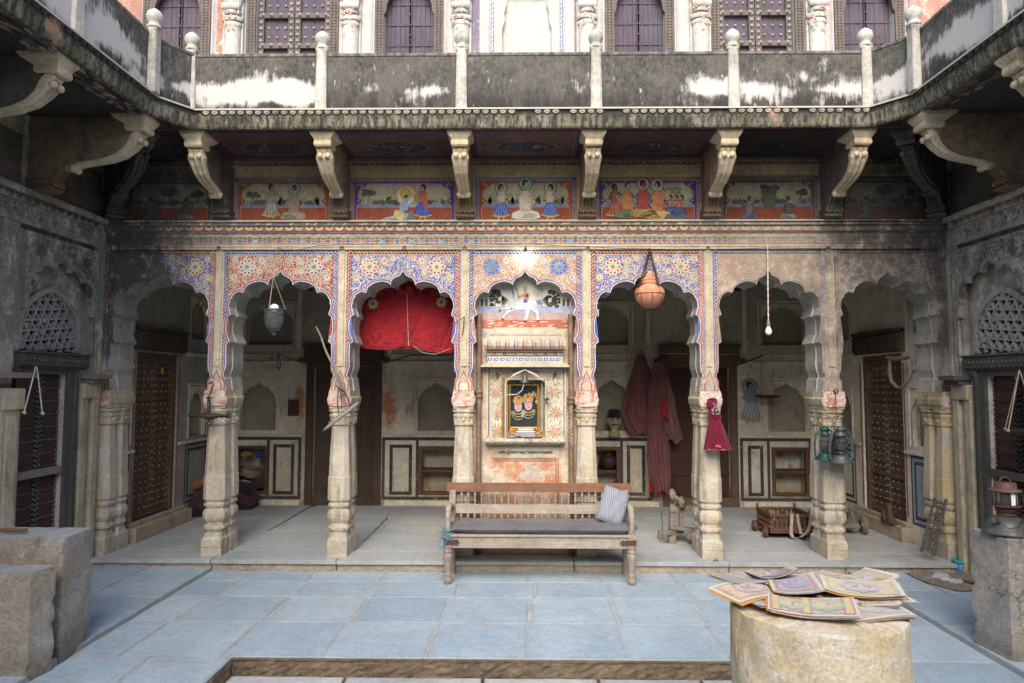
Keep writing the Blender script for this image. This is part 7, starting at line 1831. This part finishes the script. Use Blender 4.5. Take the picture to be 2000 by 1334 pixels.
for i, ((lb, c), (x, y, rx, rz)) in enumerate(zip(CC, ((488, 925, .19, .085), (478, 888, .075, .035), (507, 889, .085, .04), (505, 945, .12, .07), (470, 955, .17, .10)))):
    p = at(x, y, Y=YB - .0); heap('folded_cloth', lb, [(p.x, YB + .10 - .02 * i, p.z, rx, .11, rz)], 'cloth', mat_cloth(lb, c), seed=20 + i)
p = at(1545, 886, Y=YB + .285); o = MB().box((p.x - .06, YB + .283, p.z - .06), (p.x + .06, YB + .29, p.z + .06)).build('pinned_paper', M['cordwhite'], org=tuple(p)); tag(o, 'square of pale paper pinned inside the right cupboard', 'paper')

# ---------------------------------------------------------------- carts, frame, rack, shoes, bucket on the porch
def wheel(b, c, r, w_, ax=(1, 0, 0)):
    m = Vector((0, 0, 1)).rotation_difference(Vector(ax)).to_matrix(); b.lathe([(.012, -w_ * .9), (.02, -w_ * .8), (.022, -w_ * .5), (r * .9, -w_ * .5), (r, -w_ * .3), (r, w_ * .3), (r * .9, w_ * .5), (.03, w_ * .5), (.03, w_ * .8), (.018, w_ * 1.1), (.001, w_ * 1.1)], c, 20, mtx=m)
p0 = at(1505, 1055, Z=ZP); cx0, cy0 = p0.x + .02, p0.y + .05; cw, cd = .45, .46; t = thing('toy_cart', 'low red brown wooden toy cart with lattice sides and four wheels', 'cart', (cx0 + cw / 2, cy0 + cd / 2, ZP))
X0, X1, Y0, Y1, z0, z1 = cx0, cx0 + cw, cy0, cy0 + cd, ZP + .06, ZP + .235
b = MB(); b.box((X0, Y0, z0), (X1, Y1, z0 + .02)); b.build('floor_board', M['wood_cart'], t, bevel=.003)
b = MB()
for a in ((X0, X1, Y0, Y0 + .03), (X0, X1, Y1 - .03, Y1), (X0, X0 + .03, Y0 + .03, Y1 - .03), (X1 - .03, X1, Y0 + .03, Y1 - .03)):
    b.box((a[0], a[2], z1), (a[1], a[3], z1 + .028)); b.box((a[0], a[2], z0 + .021), (a[1], a[3], z0 + .055))
b.build('rail', M['wood_cart'], t, bevel=.004)
b = MB()
for n_, pa, pb_ in ((8, (X0 + .03, Y0 + .015), (X1 - .03, Y0 + .015)), (8, (X0 + .03, Y1 - .015), (X1 - .03, Y1 - .015)), (8, (X0 + .015, Y0 + .03), (X0 + .015, Y1 - .03)), (8, (X1 - .015, Y0 + .03), (X1 - .015, Y1 - .03))):
    for i in range(n_ + 1):
        x, y = lerp(pa[0], pb_[0], i / n_), lerp(pa[1], pb_[1], i / n_); b.lathe([(.022, z0 + .055), (.012, z0 + .075), (.008, z0 + .09), (.022, z0 + .115), (.008, z0 + .14), (.012, z0 + .155), (.022, z1)], (x, y, 0), 6)
b.build('lattice_slat', M['wood_cart'], t, kind='stuff')
for x, y in ((X0, Y0), (X1, Y0), (X0, Y1), (X1, Y1)):
    sx = -1 if x == X0 else 1
    b = MB(); b.lathe([(.016, z1 + .028), (.012, z1 + .04), (.02, z1 + .055), (.012, z1 + .07), (.001, z1 + .075)], (x - sx * .015, y + (.015 if y == Y0 else -.015), 0), 10); b.build('knob', mat_plain('red lacquer knob', (.28, .06, .04), .5) if False else M['wood_red'], t)
    b = MB(); wheel(b, Vector((x + sx * .035, y + (.06 if y == Y0 else -.06), ZP + .062)), .062, .03, (sx, 0, 0)); b.build('wheel', M['wood_cart'], t)
t = thing('cloth_strap', 'beige cotton strap looped over the front rail of the toy cart', 'strap', (X1 - .15, Y0, z1))
b = MB()
def ribbon(b, pts, w_, dirv=(1, 0, 0)):
    dv = Vector(dirv) * w_ / 2; P = [Vector(p) for p in pts]; P2 = []
    for i in range(len(P) - 1): P2 += [P[i].lerp(P[i + 1], j / 4) for j in range(4)]
    P2.append(P[-1])
    b.loft([[p - dv, p + dv, p + dv + Vector((0, .004, 0)), p - dv + Vector((0, .004, 0))] for p in P2])
xs_ = X1 - .22
ribbon(b, [(xs_, Y0 + .04, z1 + .03), (xs_, Y0 - .01, z1 + .034), (xs_ - .01, Y0 - .015, z1 - .06), (xs_ - .02, Y0 - .02, ZP + .06), (xs_, Y0 - .025, ZP + .02), (xs_ + .08, Y0 - .03, ZP + .03), (xs_ + .15, Y0 - .025, ZP + .08), (xs_ + .19, Y0 - .02, z1 - .06), (xs_ + .20, Y0 - .012, z1 + .032), (xs_ + .20, Y0 + .04, z1 + .032)], .034)
ribbon(b, [(xs_ + .055, Y0 - .010, z1 + .034), (xs_ + .06, Y0 - .02, z1 - .05), (xs_ + .085, Y0 - .022, ZP + .06), (xs_ + .12, Y0 - .02, ZP + .07)], .03)
b.build('strap', M['webbing'], t)
p0 = at(1690, 1045, Z=ZP); t = thing('low_trolley', 'low grey wooden trolley with disc wheels behind the seventh column', 'trolley', (p0.x - .3, p0.y, ZP))
b = MB(); b.box((p0.x - .75, p0.y + .0, ZP + .07), (p0.x - .05, p0.y + .06, ZP + .11)); b.box((p0.x - .75, p0.y + .30, ZP + .07), (p0.x - .05, p0.y + .36, ZP + .11)); b.build('side_beam', M['wood_grey'], t, bevel=.005)
for j in range(5): MB().box((p0.x - .73 + j * .135, p0.y - .0, ZP + .111), (p0.x - .61 + j * .135, p0.y + .36, ZP + .13)).build('plank', M['wood_grey'], t, bevel=.003)
for x, y in ((p0.x, p0.y + .03), (p0.x, p0.y + .33), (p0.x - .78, p0.y + .03), (p0.x - .78, p0.y + .33)):
    b = MB(); wheel(b, Vector((x, y, ZP + .10)), .10, .03, (1, 0, 0)); b.build('wheel', M['wood_grey'], t)
# spinning frame
p0 = at(1325, 1062, Z=ZP); t = thing('spinning_frame', 'old grey wooden spinning device with two wooden discs beside the sixth column', 'machine', (p0.x, p0.y, ZP)); x, y = p0.x, p0.y
w_ = M['wood_grey']
b = MB(); b.box((x - .10, y + .0, ZP), (x - .02, y + .05, ZP + .09)); b.box((x - .17, y + .16, ZP), (x - .12, y + .22, ZP + .10)); b.box((x + .12, y + .05, ZP), (x + .2, y + .1, ZP + .09)); b.build('foot', w_, t, bevel=.008)
b = MB(); b.obox(Matrix.Translation((x - .03, y + .05, ZP + .115)) @ Matrix.Rotation(R(35), 4, 'Z'), (-.17, -.03, -.025), (.12, .03, .02)); b.obox(Matrix.Translation((x + .06, y + .03, ZP + .15)) @ Matrix.Rotation(R(-8), 4, 'Z') @ Matrix.Rotation(R(6), 4, 'Y'), (-.14, -.05, -.02), (.17, .05, .015)); b.build('base_beam', w_, t, bevel=.006)
b = MB(); b.obox(Matrix.Translation((x - .05, y + .06, ZP + .27)) @ Matrix.Rotation(R(4), 4, 'Y'), (-.025, -.03, -.16), (.025, .03, .13)); b.obox(Matrix.Translation((x + .04, y + .03, ZP + .24)), (-.022, -.02, -.10), (.022, .02, .14)); b.build('upright', w_, t, bevel=.004)
b = MB(); b.obox(Matrix.Translation((x + .07, y + .04, ZP + .355)) @ Matrix.Rotation(R(-4), 4, 'Y'), (-.15, -.03, -.025), (.16, .03, .03)); b.build('cross_bar', w_, t, bevel=.005)
for c2, r_ in (((x - .045, y + .02, ZP + .50), .062), ((x + .035, y - .04, ZP + .43), .062)): b = MB(); wheel(b, Vector(c2), r_, .025, (.75, -.6, .25)); b.build('disc', M['wood_grey'], t)
b = MB(); b.tube([(x - .045, y + .02, ZP + .50), (x + .035, y - .04, ZP + .43)], .014, 8); b.tube([(x - .01, y + .0, ZP + .46), (x - .03, y + .05, ZP + .38)], .016, 8)
for q in range(10): c2 = Vector((x - .045, y + .02, ZP + .5)).lerp(Vector((x + .035, y - .04, ZP + .43)), .2 + .06 * q); b.ball(c2, .02, 8, 5)
b.build('axle', w_, t)
b = MB(); wheel(b, Vector((x + .12, y - .04, ZP + .075)), .045, .03, (.2, -1, 0)); b.build('roller', w_, t)
b = MB(); cord(b, (x - .16, y + .02, ZP + .12), (x - .165, y + .02, ZP + .33), .004); b.build('spindle', M['iron'], t)
# leaning rack
t = thing('leaning_rack', 'small dark wooden ladder rack with two rosettes leaning on the ochre column', 'rack', at(1815, 1080, Z=ZP))
a0, a1 = at(1799, 1078, Y=6.545), at(1823, 1085, Y=6.52); b0, b1 = at(1826, 972, Y=6.575), at(1848, 974, Y=6.565)
b = MB(); b.tube([a0, b0], .012, 8); b.tube([a1, b1], .012, 8)
for q in range(14):
    for P, Q in ((a0, b0), (a1, b1)): b.ball(P.lerp(Q, (q + .5) / 14), .016, 8, 5)
b.build('side_post', M['wood_black'], t)
b = MB()
for q in range(6): b.tube([a0.lerp(b0, .10 + .15 * q), a1.lerp(b1, .10 + .15 * q)], .009, 7)
b.tube([a0.lerp(a1, .5).lerp(b0.lerp(b1, .5), .1), a0.lerp(a1, .5).lerp(b0.lerp(b1, .5), .86)], .008, 7); b.build('rung', M['wood_black'], t)
b = MB()
for v in (.34, .68):
    c2 = a0.lerp(a1, .5).lerp(b0.lerp(b1, .5), v); b.tube([c2 + Vector((.03 * math.cos(q), -.01, .035 * math.sin(q))) for q in [2 * math.pi * j / 14 for j in range(14)]], .009, 6, True); b.ball(c2 + Vector((0, -.01, 0)), .014, 8, 5)
b.build('rosette', M['wood_black'], t, kind='stuff')
# boots on the sill
p = at(1733, 978, X=XR - .10)
for i, (dy, rz, lb) in enumerate(((0, .6, 'brown carved shoe lying flat on the sill of the right studded door'), (-.12, 0, 'brown boot standing upright on the sill of the right studded door'))):
    b = MB(); q = Vector((XR - .12, p.y + dy, .26 if False else .265))
    b.loft([[q + Vector((c_ * w2 + 0, o + s2 * l, h)) for c_, s2 in [(math.cos(2 * math.pi * j / 12), math.sin(2 * math.pi * j / 12)) for j in range(12)]] for h, w2, l, o in ((0, .035, .09, 0), (.02, .038, .092, 0), (.045, .034, .075, .01), (.06, .03, .045, .035), (.10 if i == 0 else .14, .026, .03, .045), (.11 if i == 0 else .20, .028, .032, .05))], smooth=True)
    tag(b.build('shoe', M['wood_cart'], org=tuple(q)), lb, 'shoe')
# bucket
p = at(1877, 1116, Z=.035); t = thing('bucket', 'small blue and teal plastic tub by the foot of the ochre column', 'bucket', p)
b = MB(); b.lathe([(.001, .002), (.058, .002), (.062, .012), (.068, .085), (.066, .085), (.06, .015), (.001, .012)], p, 22, cap=False); b.build('tub', M['plastic_blue'], t)
b = MB(); b.lathe([(.068, .08), (.073, .082), (.073, .10), (.069, .112), (.066, .112), (.066, .08)], p, 22, cap=False); b.build('rim', M['plastic_teal'], t)
# dirt and stones
b = MB()
d0 = [at(x, y, Z=.05) for x, y in ((1768, 1117), (1800, 1114), (1850, 1116), (1905, 1118), (1908, 1150), (1880, 1154), (1850, 1148), (1815, 1138), (1785, 1126))]
b.add([(q.x, q.y, .045) for q in d0] + [(sum(q.x for q in d0) / 9, sum(q.y for q in d0) / 9, .058)], [(i, (i + 1) % 9, 9) for i in range(9)])
for q in range(260):
    u, v = random.random(), random.random(); c2 = d0[0].lerp(d0[3], u).lerp(d0[7].lerp(d0[5], u), v); b.ball((c2.x, c2.y, .05), rnd(.004, .011), 5, 3)
b.build('rubble', M['earth'], kind='stuff')
for i, (x, y, s_, lb) in enumerate(((1838, 1127, .07, 'flat pale broken stone on the dirt patch by the blue tub'), (1848, 1133, .04, 'small sharp stone chip on the dirt patch, in front of the flat one'), (1867, 1136, .05, 'grey angular stone on the dirt patch nearest the pedestal'))):
    p = at(x, y, Z=.055); b = MB(); rs = random.Random(i); r1 = [(p.x + s_ * 1.3 * math.cos(q * 1.05) * rs.uniform(.6, 1.1), p.y + s_ * math.sin(q * 1.05) * rs.uniform(.6, 1.1)) for q in range(6)]
    b.loft([[(a, c, .052) for a, c in r1], [(p.x + (a - p.x) * .75, p.y + (c - p.y) * .75, .06 + s_ * rs.uniform(.2, .5)) for a, c in r1]]); tag(b.build('stone', M['pitslab'], bevel=.004, org=(p.x, p.y, .05)), lb, 'stone')
b = MB(); a_ = at(1860, 1130, Z=.06); c2 = at(1902, 1139, Z=.06); b.tube([a_, c2], .012, 6); tag(b.build('stick', M['wood_dark'], org=tuple(a_)), 'dark stick lying on the dirt patch beside the pedestal', 'stick')
for i, (px, py, lb, m) in enumerate(((258, 1045, 'iron ring hanging at the foot of the left porch end wall', XL + .03),)):
    p = at(px, py, X=m); b = MB(); b.tube([(p.x + .02, p.y + .045 * math.cos(q), p.z + .045 * math.sin(q)) for q in [2 * math.pi * j / 16 for j in range(16)]], .008, 6, True); tag(b.build('iron_ring', M['iron'], org=tuple(p)), lb, 'ring')
p = at(1397, 1098, Z=.10); b = MB(); b.tube([(p.x + .022 * math.cos(q), p.y - .02, ZP - .005 + .022 * math.sin(q)) for q in [2 * math.pi * j / 14 for j in range(14)]], .005, 6, True); tag(b.build('iron_ring', M['iron'], org=tuple(p)), 'small iron ring fixed to the porch step below the puppet column', 'ring')

# ---------------------------------------------------------------- plinths, pedestal, round well block with prints
def rough_block(name, lab, cat, P, z0, z1, m, top_tilt=0, seg=.035, amp=.007, taper=0.0, chip=.02):
    """plastered masonry block: four plan corners, uneven faces, broken edges"""
    rs = random.Random(len(name) + int(z1 * 1000)); b = MB(); n = len(P); cache = {}
    cx = sum(p[0] for p in P) / n; cy = sum(p[1] for p in P) / n
    def v3(x, y, z, key):
        if key not in cache:
            e = amp * (1 if z0 < z < z1 else .6); edge = chip * rs.random() ** 3 if key[2] else 0
            k_ = 1 - taper * (z1 - z) / (z1 - z0) * 0
            dx, dy = cx - x, cy - y; l = math.hypot(dx, dy) or 1
            cache[key] = Vector((x + rs.uniform(-e, e) + dx / l * edge, y + rs.uniform(-e, e) + dy / l * edge, z + rs.uniform(-e, e) * .6 - edge * .4 * (z >= z1)))
        return cache[key]
    nz = max(2, int((z1 - z0) / seg))
    for i in range(n):
        a, c = P[i], P[(i + 1) % n]; m_ = max(2, int(math.dist(a, c) / seg))
        def f(u, v, a=a, c=c):
            x, y = lerp(a[0], c[0], u), lerp(a[1], c[1], u); z = lerp(z0, z1, v); ed = (u < .001 or u > .999) or v > .999
            return v3(x, y, z, (round(x, 3), round(y, 3), ed, round(z, 3)))
        b.grid(m_, nz, f, smooth=True)
    m_ = max(3, int(math.dist(P[0], P[1]) / seg)); k_ = max(3, int(math.dist(P[1], P[2]) / seg))
    def g(u, v):
        x = lerp(lerp(P[0][0], P[1][0], u), lerp(P[3][0], P[2][0], u), v); y = lerp(lerp(P[0][1], P[1][1], u), lerp(P[3][1], P[2][1], u), v)
        ed = u < .001 or u > .999 or v < .001 or v > .999
        return v3(x, y, z1, (round(x, 3), round(y, 3), ed, round(z1, 3)))
    b.grid(m_, k_, g, smooth=True)
    return tag(b.build(name, m, org=(cx, cy, z0)), lab, cat)
pl_ = rough_block('plinth', 'tall broken plastered plinth with a slate top before the left wall', 'plinth', [(-3.75, 4.37), (-2.945, 4.37), (-2.965, 4.70), (-3.75, 4.70)], 0, .775, M['plinth'], seg=.04, amp=.004)
rough_block('block', 'short ochre stone block in front of the tall plinth', 'block', [(-3.5, 4.05), (-2.95, 4.10), (-2.915, 4.27), (-3.5, 4.30)], 0, .635, M['plinth_b'], amp=.0025)
rough_block('pedestal', 'grey cracked plaster pedestal carrying the pressure lantern', 'pedestal', [(3.03, 4.42), (3.75, 4.40), (3.75, 4.78), (3.00, 4.74)], 0, .79, M['pedestal'], amp=.004)
a_ = at(0, 1030, Y=4.5); b = MB(); b.tube([(-3.45, 4.50, .80), (-3.26, 4.47, .803)], .012, 8); tag(b.build('stick', M['wood_red'], org=(-3.4, 4.5, .79)), 'reddish stick lying on top of the tall plinth', 'stick')
# pressure lantern
p = at(1967, 1047, Y=4.56); p.z = .795; t = thing('pressure_lantern', 'old rusty pressure lantern with glass chimney standing on the pedestal', 'lantern', p)
L_ = lambda prof, nm, m, seg=24, cap=True: (lambda b: (b.lathe(prof, p, seg, cap=cap), b.build(nm, m, t)))(MB())
L_([(.001, 0), (.135, 0), (.142, .008), (.138, .016), (.128, .03), (.118, .06), (.10, .09), (.072, .108), (.05, .115), (.001, .116)], 'tank', M['tin'])
L_([(.052, .115), (.055, .118), (.055, .128), (.048, .13), (.05, .14), (.058, .142), (.058, .152), (.06, .17), (.062, .175), (.088, .178), (.09, .184), (.001, .186)], 'burner_collar', M['rust'])
L_([(.064, .186), (.066, .19), (.066, .27), (.064, .275), (.062, .27), (.062, .19)], 'chimney', M['glass_blue'], cap=False)
L_([(.001, .275), (.09, .272), (.094, .278), (.09, .284), (.065, .29), (.064, .294), (.062, .325), (.055, .33), (.001, .332)], 'hood', mat_plain('rusty maroon enamel', (.13, .07, .065), .6, .2, dirt=(.25, .24, .23), damt=.4))
b = MB()
for q in range(6): a_ = q * math.pi / 3 + .3; b.tube([p + Vector((.072 * math.cos(a_), .072 * math.sin(a_), .184)), p + Vector((.072 * math.cos(a_), .072 * math.sin(a_), .276))], .003, 5)
b.build('guard_wire', M['iron'], t)
b = MB(); b.box((p.x - .01, p.y - .066, p.z + .19), (p.x + .018, p.y - .064, p.z + .268)); b.build('mantle_shade', M['bulb'], t)
b = MB(); b.tube([p + Vector((-.035 * math.cos(q) + .0, 0, .328 + .035 * math.sin(q))) for q in [math.pi * j / 10 for j in range(11)]], .007, 7); b.build('top_handle', M['rust'], t)
b = MB(); b.tube([p + Vector((-.085, -.02, .272)), p + Vector((-.12, -.07, .18)), p + Vector((-.125, -.11, .10)), p + Vector((-.09, -.145, .06)), p + Vector((-.03, -.15, .07)), p + Vector((.04, -.12, .15)), p + Vector((.085, -.03, .272))], .0035, 6); b.build('bail', M['iron'], t)
b = MB()
for a_, z in ((3.7, .085), (5.2, .08)): d_ = Vector((math.cos(a_), math.sin(a_), .35)); q_ = p + Vector((.10 * math.cos(a_), .10 * math.sin(a_), z)); b.tube([q_, q_ + d_ * .045], .014, 8); b.tube([q_ + d_ * .035, q_ + d_ * .05], .02, 8)
b.build('valve_knob', M['tin'], t)
p = at(1998, 985, Y=4.5); p.z = .795; b = MB(); b.lathe([(.001, 0), (.03, 0), (.032, .01), (.032, .12), (.02, .15), (.012, .16), (.012, .19), (.001, .19)], (p.x + .09, p.y - .02, .797), 14); tag(b.build('bottle', M['bluetin'], org=(p.x + .09, p.y - .02, .797)), 'blue metal bottle behind the pressure lantern at the picture edge', 'bottle')

WX, WY, WZ = 1.185, 2.90, .845
b = MB(); rs = random.Random(5); nseg = 72
def wr(a_, z): return .337 + .004 * math.sin(a_ * 3 + z * 7) + .003 * math.sin(a_ * 11 + z * 23) + .006 * (1 - z / WZ)
rings = []
for j in range(26):
    z = lerp(-.105, WZ, j / 25); rings.append([(WX + (wr(a_, z) + rs.uniform(-.002, .002) - (.012 * rs.random() ** 2 if j == 25 else 0)) * math.cos(a_), WY + wr(a_, z) * math.sin(a_), z - (.012 * rs.random() if j == 25 else 0)) for a_ in [2 * math.pi * q / nseg for q in range(nseg)]])
b.loft(rings, smooth=False, cap=False); top = rings[-1]
r2 = [(WX + (x - WX) * .93, WY + (y - WY) * .93, WZ - .004 + rs.uniform(-.004, .006)) for x, y, z in top]; r3 = [(WX + (x - WX) * .55, WY + (y - WY) * .55, WZ + rs.uniform(-.003, .003)) for x, y, z in top]
b.loft([top, r2, r3], smooth=False, cap=True)
o = b.build('round_block', M['well'], org=(WX, WY, -.105)); tag(o, 'round ochre limewashed masonry block in the foreground covered with prints', 'masonry block')


def paper_print(label, quad, z, tilt, pal, style, sheets, size=None):
    """a loose painted print on its stack of backing sheets; quad = photo corners (far left, far right, near right, near left)"""
    c_ = [at(x, y, Z=z) for x, y in quad]; ctr = sum(c_, Vector()) / 4
    e = (c_[1] - c_[0] + c_[2] - c_[3]) / 2; g = (c_[0] - c_[3] + c_[1] - c_[2]) / 2; ang = math.atan2(e.y, e.x)
    w_, h_ = e.length, abs(g.dot(Vector((-math.sin(ang), math.cos(ang), 0))))
    if size: w_, h_ = size
    m_ = Matrix.Translation((ctr.x, ctr.y, z)) @ Matrix.Rotation(ang, 4, 'Z') @ Matrix.Rotation(R(tilt[0]), 4, 'X') @ Matrix.Rotation(R(tilt[1]), 4, 'Y')
    t = thing('print', label, 'print', (ctr.x, ctr.y, z), 'loose prints on the round block')
    bend = lambda x, y: .026 * (abs(x) / (w_ / 2)) ** 3 * tilt[2] + .006 * math.sin(x * 14 + ang * 3)
    for s_ in range(sheets):
        b = MB(); dz = -.0022 * (s_ + 1); ox, oy, oa = rnd(-.012, .012), rnd(-.014, .008), R(rnd(-5, 5)); r_ = Matrix.Translation((ox, oy, dz)) @ Matrix.Rotation(oa, 4, 'Z')
        b.grid(10, 3, lambda u, v: Vector(((u - .5) * w_, (v - .5) * h_, bend((u - .5) * w_, 0)))); b.grid(10, 3, lambda u, v: Vector(((u - .5) * w_, (v - .5) * h_, bend((u - .5) * w_, 0) - .0012)), flip=True); b.xf(m_ @ r_); b.build('backing_sheet', M['paper_orange'] if s_ == 1 and style != 2 else M['sheet'], t)
    f = MB(); pv = lambda q: tuple(.62 * v + .38 * g_ for v, g_ in zip(q, (.56, .51, .44))); a, c, fr = map(pv, pal[:3]); ins = [pv(q) for q in pal[3][:3]] + [[pv(q) for q in pal[3][3]]]
    pl = Pl((0, 0, 0), (1, 0, 0), (0, 0, 1)); pl.v = Vector((0, 1, 0))
    def rect(x0, x1, y0, y1, lay, col, n_=10):
        for i in range(n_): u0, u1 = lerp(x0, x1, i / n_), lerp(x0, x1, (i + 1) / n_); f.add([(u0, y0, bend(u0, 0) + lay * .0005), (u1, y0, bend(u1, 0) + lay * .0005), (u1, y1, bend(u1, 0) + lay * .0005), (u0, y1, bend(u0, 0) + lay * .0005)], [(0, 1, 2, 3)], col=col)
    def shp(P, lay, col): f.add([(x, y, bend(x, 0) + lay * .0005) for x, y in P], [tuple(range(len(P)))], col=col)
    W2, H2 = w_ / 2, h_ / 2
    rect(-W2, W2, -H2, H2, 0, (.60, .56, .47)); rect(-W2 + .012, W2 - .012, -H2 + .012, H2 - .012, 1, a)
    for k_ in range(3): i_ = .02 + .012 * k_; rect(-W2 + i_, W2 - i_, -H2 + i_, H2 - i_, 2 + k_, [fr, a, c][k_])
    for q in range(60):
        x, y = rnd(-W2 + .02, W2 - .02), rnd(-H2 + .02, H2 - .02)
        if abs(x) < W2 - .05 and abs(y) < H2 - .05: continue
        shp(leaf(x, y, rnd(.006, .014), .003, rnd(0, 6)), 5.5, jit(fr, .4))
    for q in range(int(h_ / .009)): rect(-W2 + .012, W2 - .012, -H2 + .014 + q * .009, -H2 + .0155 + q * .009, 6, jit((.35, .33, .33), .2), 8) if style == 2 else None
    spots = ((-W2 * .45, .34), (W2 * .35, .40)) if style == 1 else ((0, .52),)
    if style == 1:
        for x in (-W2 * .82, -W2 * .12, W2 * .82): rect(x - .022, x + .022, -H2 + .012, H2 - .012, 7, (.42, .27, .27)); rect(x - .012, x + .012, -H2 + .012, H2 - .012, 8, (.55, .44, .25))
    for x, k_ in spots:
        rx, ry = W2 * k_, H2 * .58
        shp([(x + rx * math.cos(q) * (1 + .08 * math.cos(8 * q)), ry * math.sin(q) * (1 + .08 * math.cos(8 * q))) for q in [2 * math.pi * j / 40 for j in range(40)]], 9, ins[0]); shp(ell(x, 0, rx * .78, ry * .72, 20), 10, ins[1])
        shp([(x - rx * .7, -ry * .3), (x + rx * .7, -ry * .3), (x + rx * .5, -ry * .62), (x - rx * .5, -ry * .62)], 11, ins[2])
        for q in range(7): fx = x + rnd(-.5, .5) * rx; shp(ell(fx, rnd(-.2, .25) * ry, rx * .10, ry * .22, 9), 12 + .2 * q, jit(random.choice(ins[3]), .25)); shp(ell(fx, ry * .3, rx * .06, ry * .09, 8), 14, jit(SKIN))
        for q in range(10): shp(leaf(x + rnd(-.6, .6) * rx, rnd(-.5, .55) * ry, rx * .12, ry * .04, rnd(0, 3)), 13 + .1 * q, jit(random.choice(ins[3]), .3))
    f.xf(m_); f.build('painted_sheet', M['paper'], t)


M['sheet'] = mat_plain('grey backing sheet', (.42, .40, .38), .8)
PB = ((.52, .44, .30), (.54, .42, .24), (.42, .22, .12), [(.42, .30, .34), (.52, .48, .46), (.5, .4, .3), [(.35, .26, .42), (.5, .4, .36), (.4, .2, .2)]])
PU = ((.45, .36, .40), (.42, .30, .33), (.30, .18, .22), [(.20, .30, .50), (.30, .36, .58), (.25, .22, .45), [(.16, .22, .55), (.5, .5, .58), (.42, .25, .3)]])
PG = ((.48, .40, .38), (.50, .36, .35), (.36, .20, .22), [(.20, .36, .24), (.46, .44, .20), (.25, .38, .28), [(.6, .58, .52), (.5, .12, .12), (.5, .4, .3)]])
PY = ((.56, .49, .30), (.55, .47, .28), (.45, .36, .20), [(.36, .34, .46), (.46, .45, .52), (.5, .45, .36), [(.2, .2, .42), (.55, .52, .5), (.35, .3, .45)]])
PGY = ((.44, .42, .40), (.46, .44, .42), (.36, .34, .33), [(.40, .38, .40), (.46, .44, .42), (.42, .4, .4), [(.36, .34, .4), (.45, .38, .36)]])
z = WZ + .012
paper_print('pale print sticking out at the far left of the pile', [(1425, 1124), (1480, 1117), (1508, 1135), (1448, 1140)], z + .028, (-4, 3, .3), PGY, 2, 3, (.30, .21))
paper_print('grey faced print under the leftmost cream one, near the block rim', [(1455, 1166), (1530, 1148), (1540, 1168), (1470, 1184)], z + .012, (2, 3, .2), PGY, 2, 4, (.26, .17))
paper_print('faded print low on the right of the front pair, by the rim', [(1655, 1172), (1735, 1178), (1744, 1195), (1660, 1204)], z + .010, (3, -2, -.2), PGY, 0, 5, (.26, .20))
paper_print('dull striped print at the far right edge of the pile', [(1660, 1150), (1722, 1154), (1742, 1170), (1690, 1180)], z + .016, (2, 4, .3), PG, 0, 4, (.27, .19))
paper_print('orange toned print half covered in the right middle of the pile', [(1612, 1150), (1700, 1158), (1735, 1180), (1650, 1172)], z + .022, (1, -2, .2), (PB[0], PB[1], (.48, .24, .08), PG[3]), 0, 3, (.30, .20))
paper_print('crumpled pale lilac print at the back, with its corner raised', [(1476, 1112), (1520, 1118), (1540, 1132), (1490, 1136)], z + .04, (-10, -6, 1.0), PU, 2, 1, (.20, .16))
paper_print('cream print with a small rider scene, leftmost on top of the pile', [(1397, 1146), (1470, 1140), (1540, 1152), (1454, 1169)], z + .030, (2, 2, -.3), PB, 0, 3, (.285, .20))
paper_print('print with a green arched scene at the back of the pile', [(1561, 1125), (1621, 1119), (1647, 1131), (1610, 1149)], z + .036, (-3, 2, .3), PG, 0, 2, (.27, .20))
paper_print('pale print standing out behind the yellow one at the back right', [(1640, 1126), (1690, 1124), (1725, 1140), (1670, 1150)], z + .03, (-5, -4, .9), PY, 2, 2, (.25, .19))
paper_print('purple bordered print with a blue panel in the middle of the pile', [(1493, 1119), (1556, 1124), (1609, 1157), (1546, 1153)], z + .048, (-2, -3, .3), PU, 0, 2, (.20, .315))
paper_print('yellow edged print with violet figures, uppermost on the right', [(1619, 1131), (1720, 1136), (1754, 1169), (1634, 1154)], z + .050, (2, 1, .4), PY, 0, 4, (.30, .205))
paper_print('print with two green lobed scenes and striped bands at the very front', [(1511, 1164), (1650, 1172), (1662, 1208), (1521, 1186)], z + .026, (5, -1, .2), PG, 1, 3, (.325, .185))
p = at(1578, 1161, Z=WZ + .02); b = MB(); b.obox(Matrix.Translation(p) @ Matrix.Rotation(.1, 4, 'Z'), (-.08, -.05, -.008), (.08, .05, .010)); tag(b.build('dark_cloth', M['bundle_b'], org=tuple(p)), 'dark cloth with a pink spot showing between the prints', 'cloth')
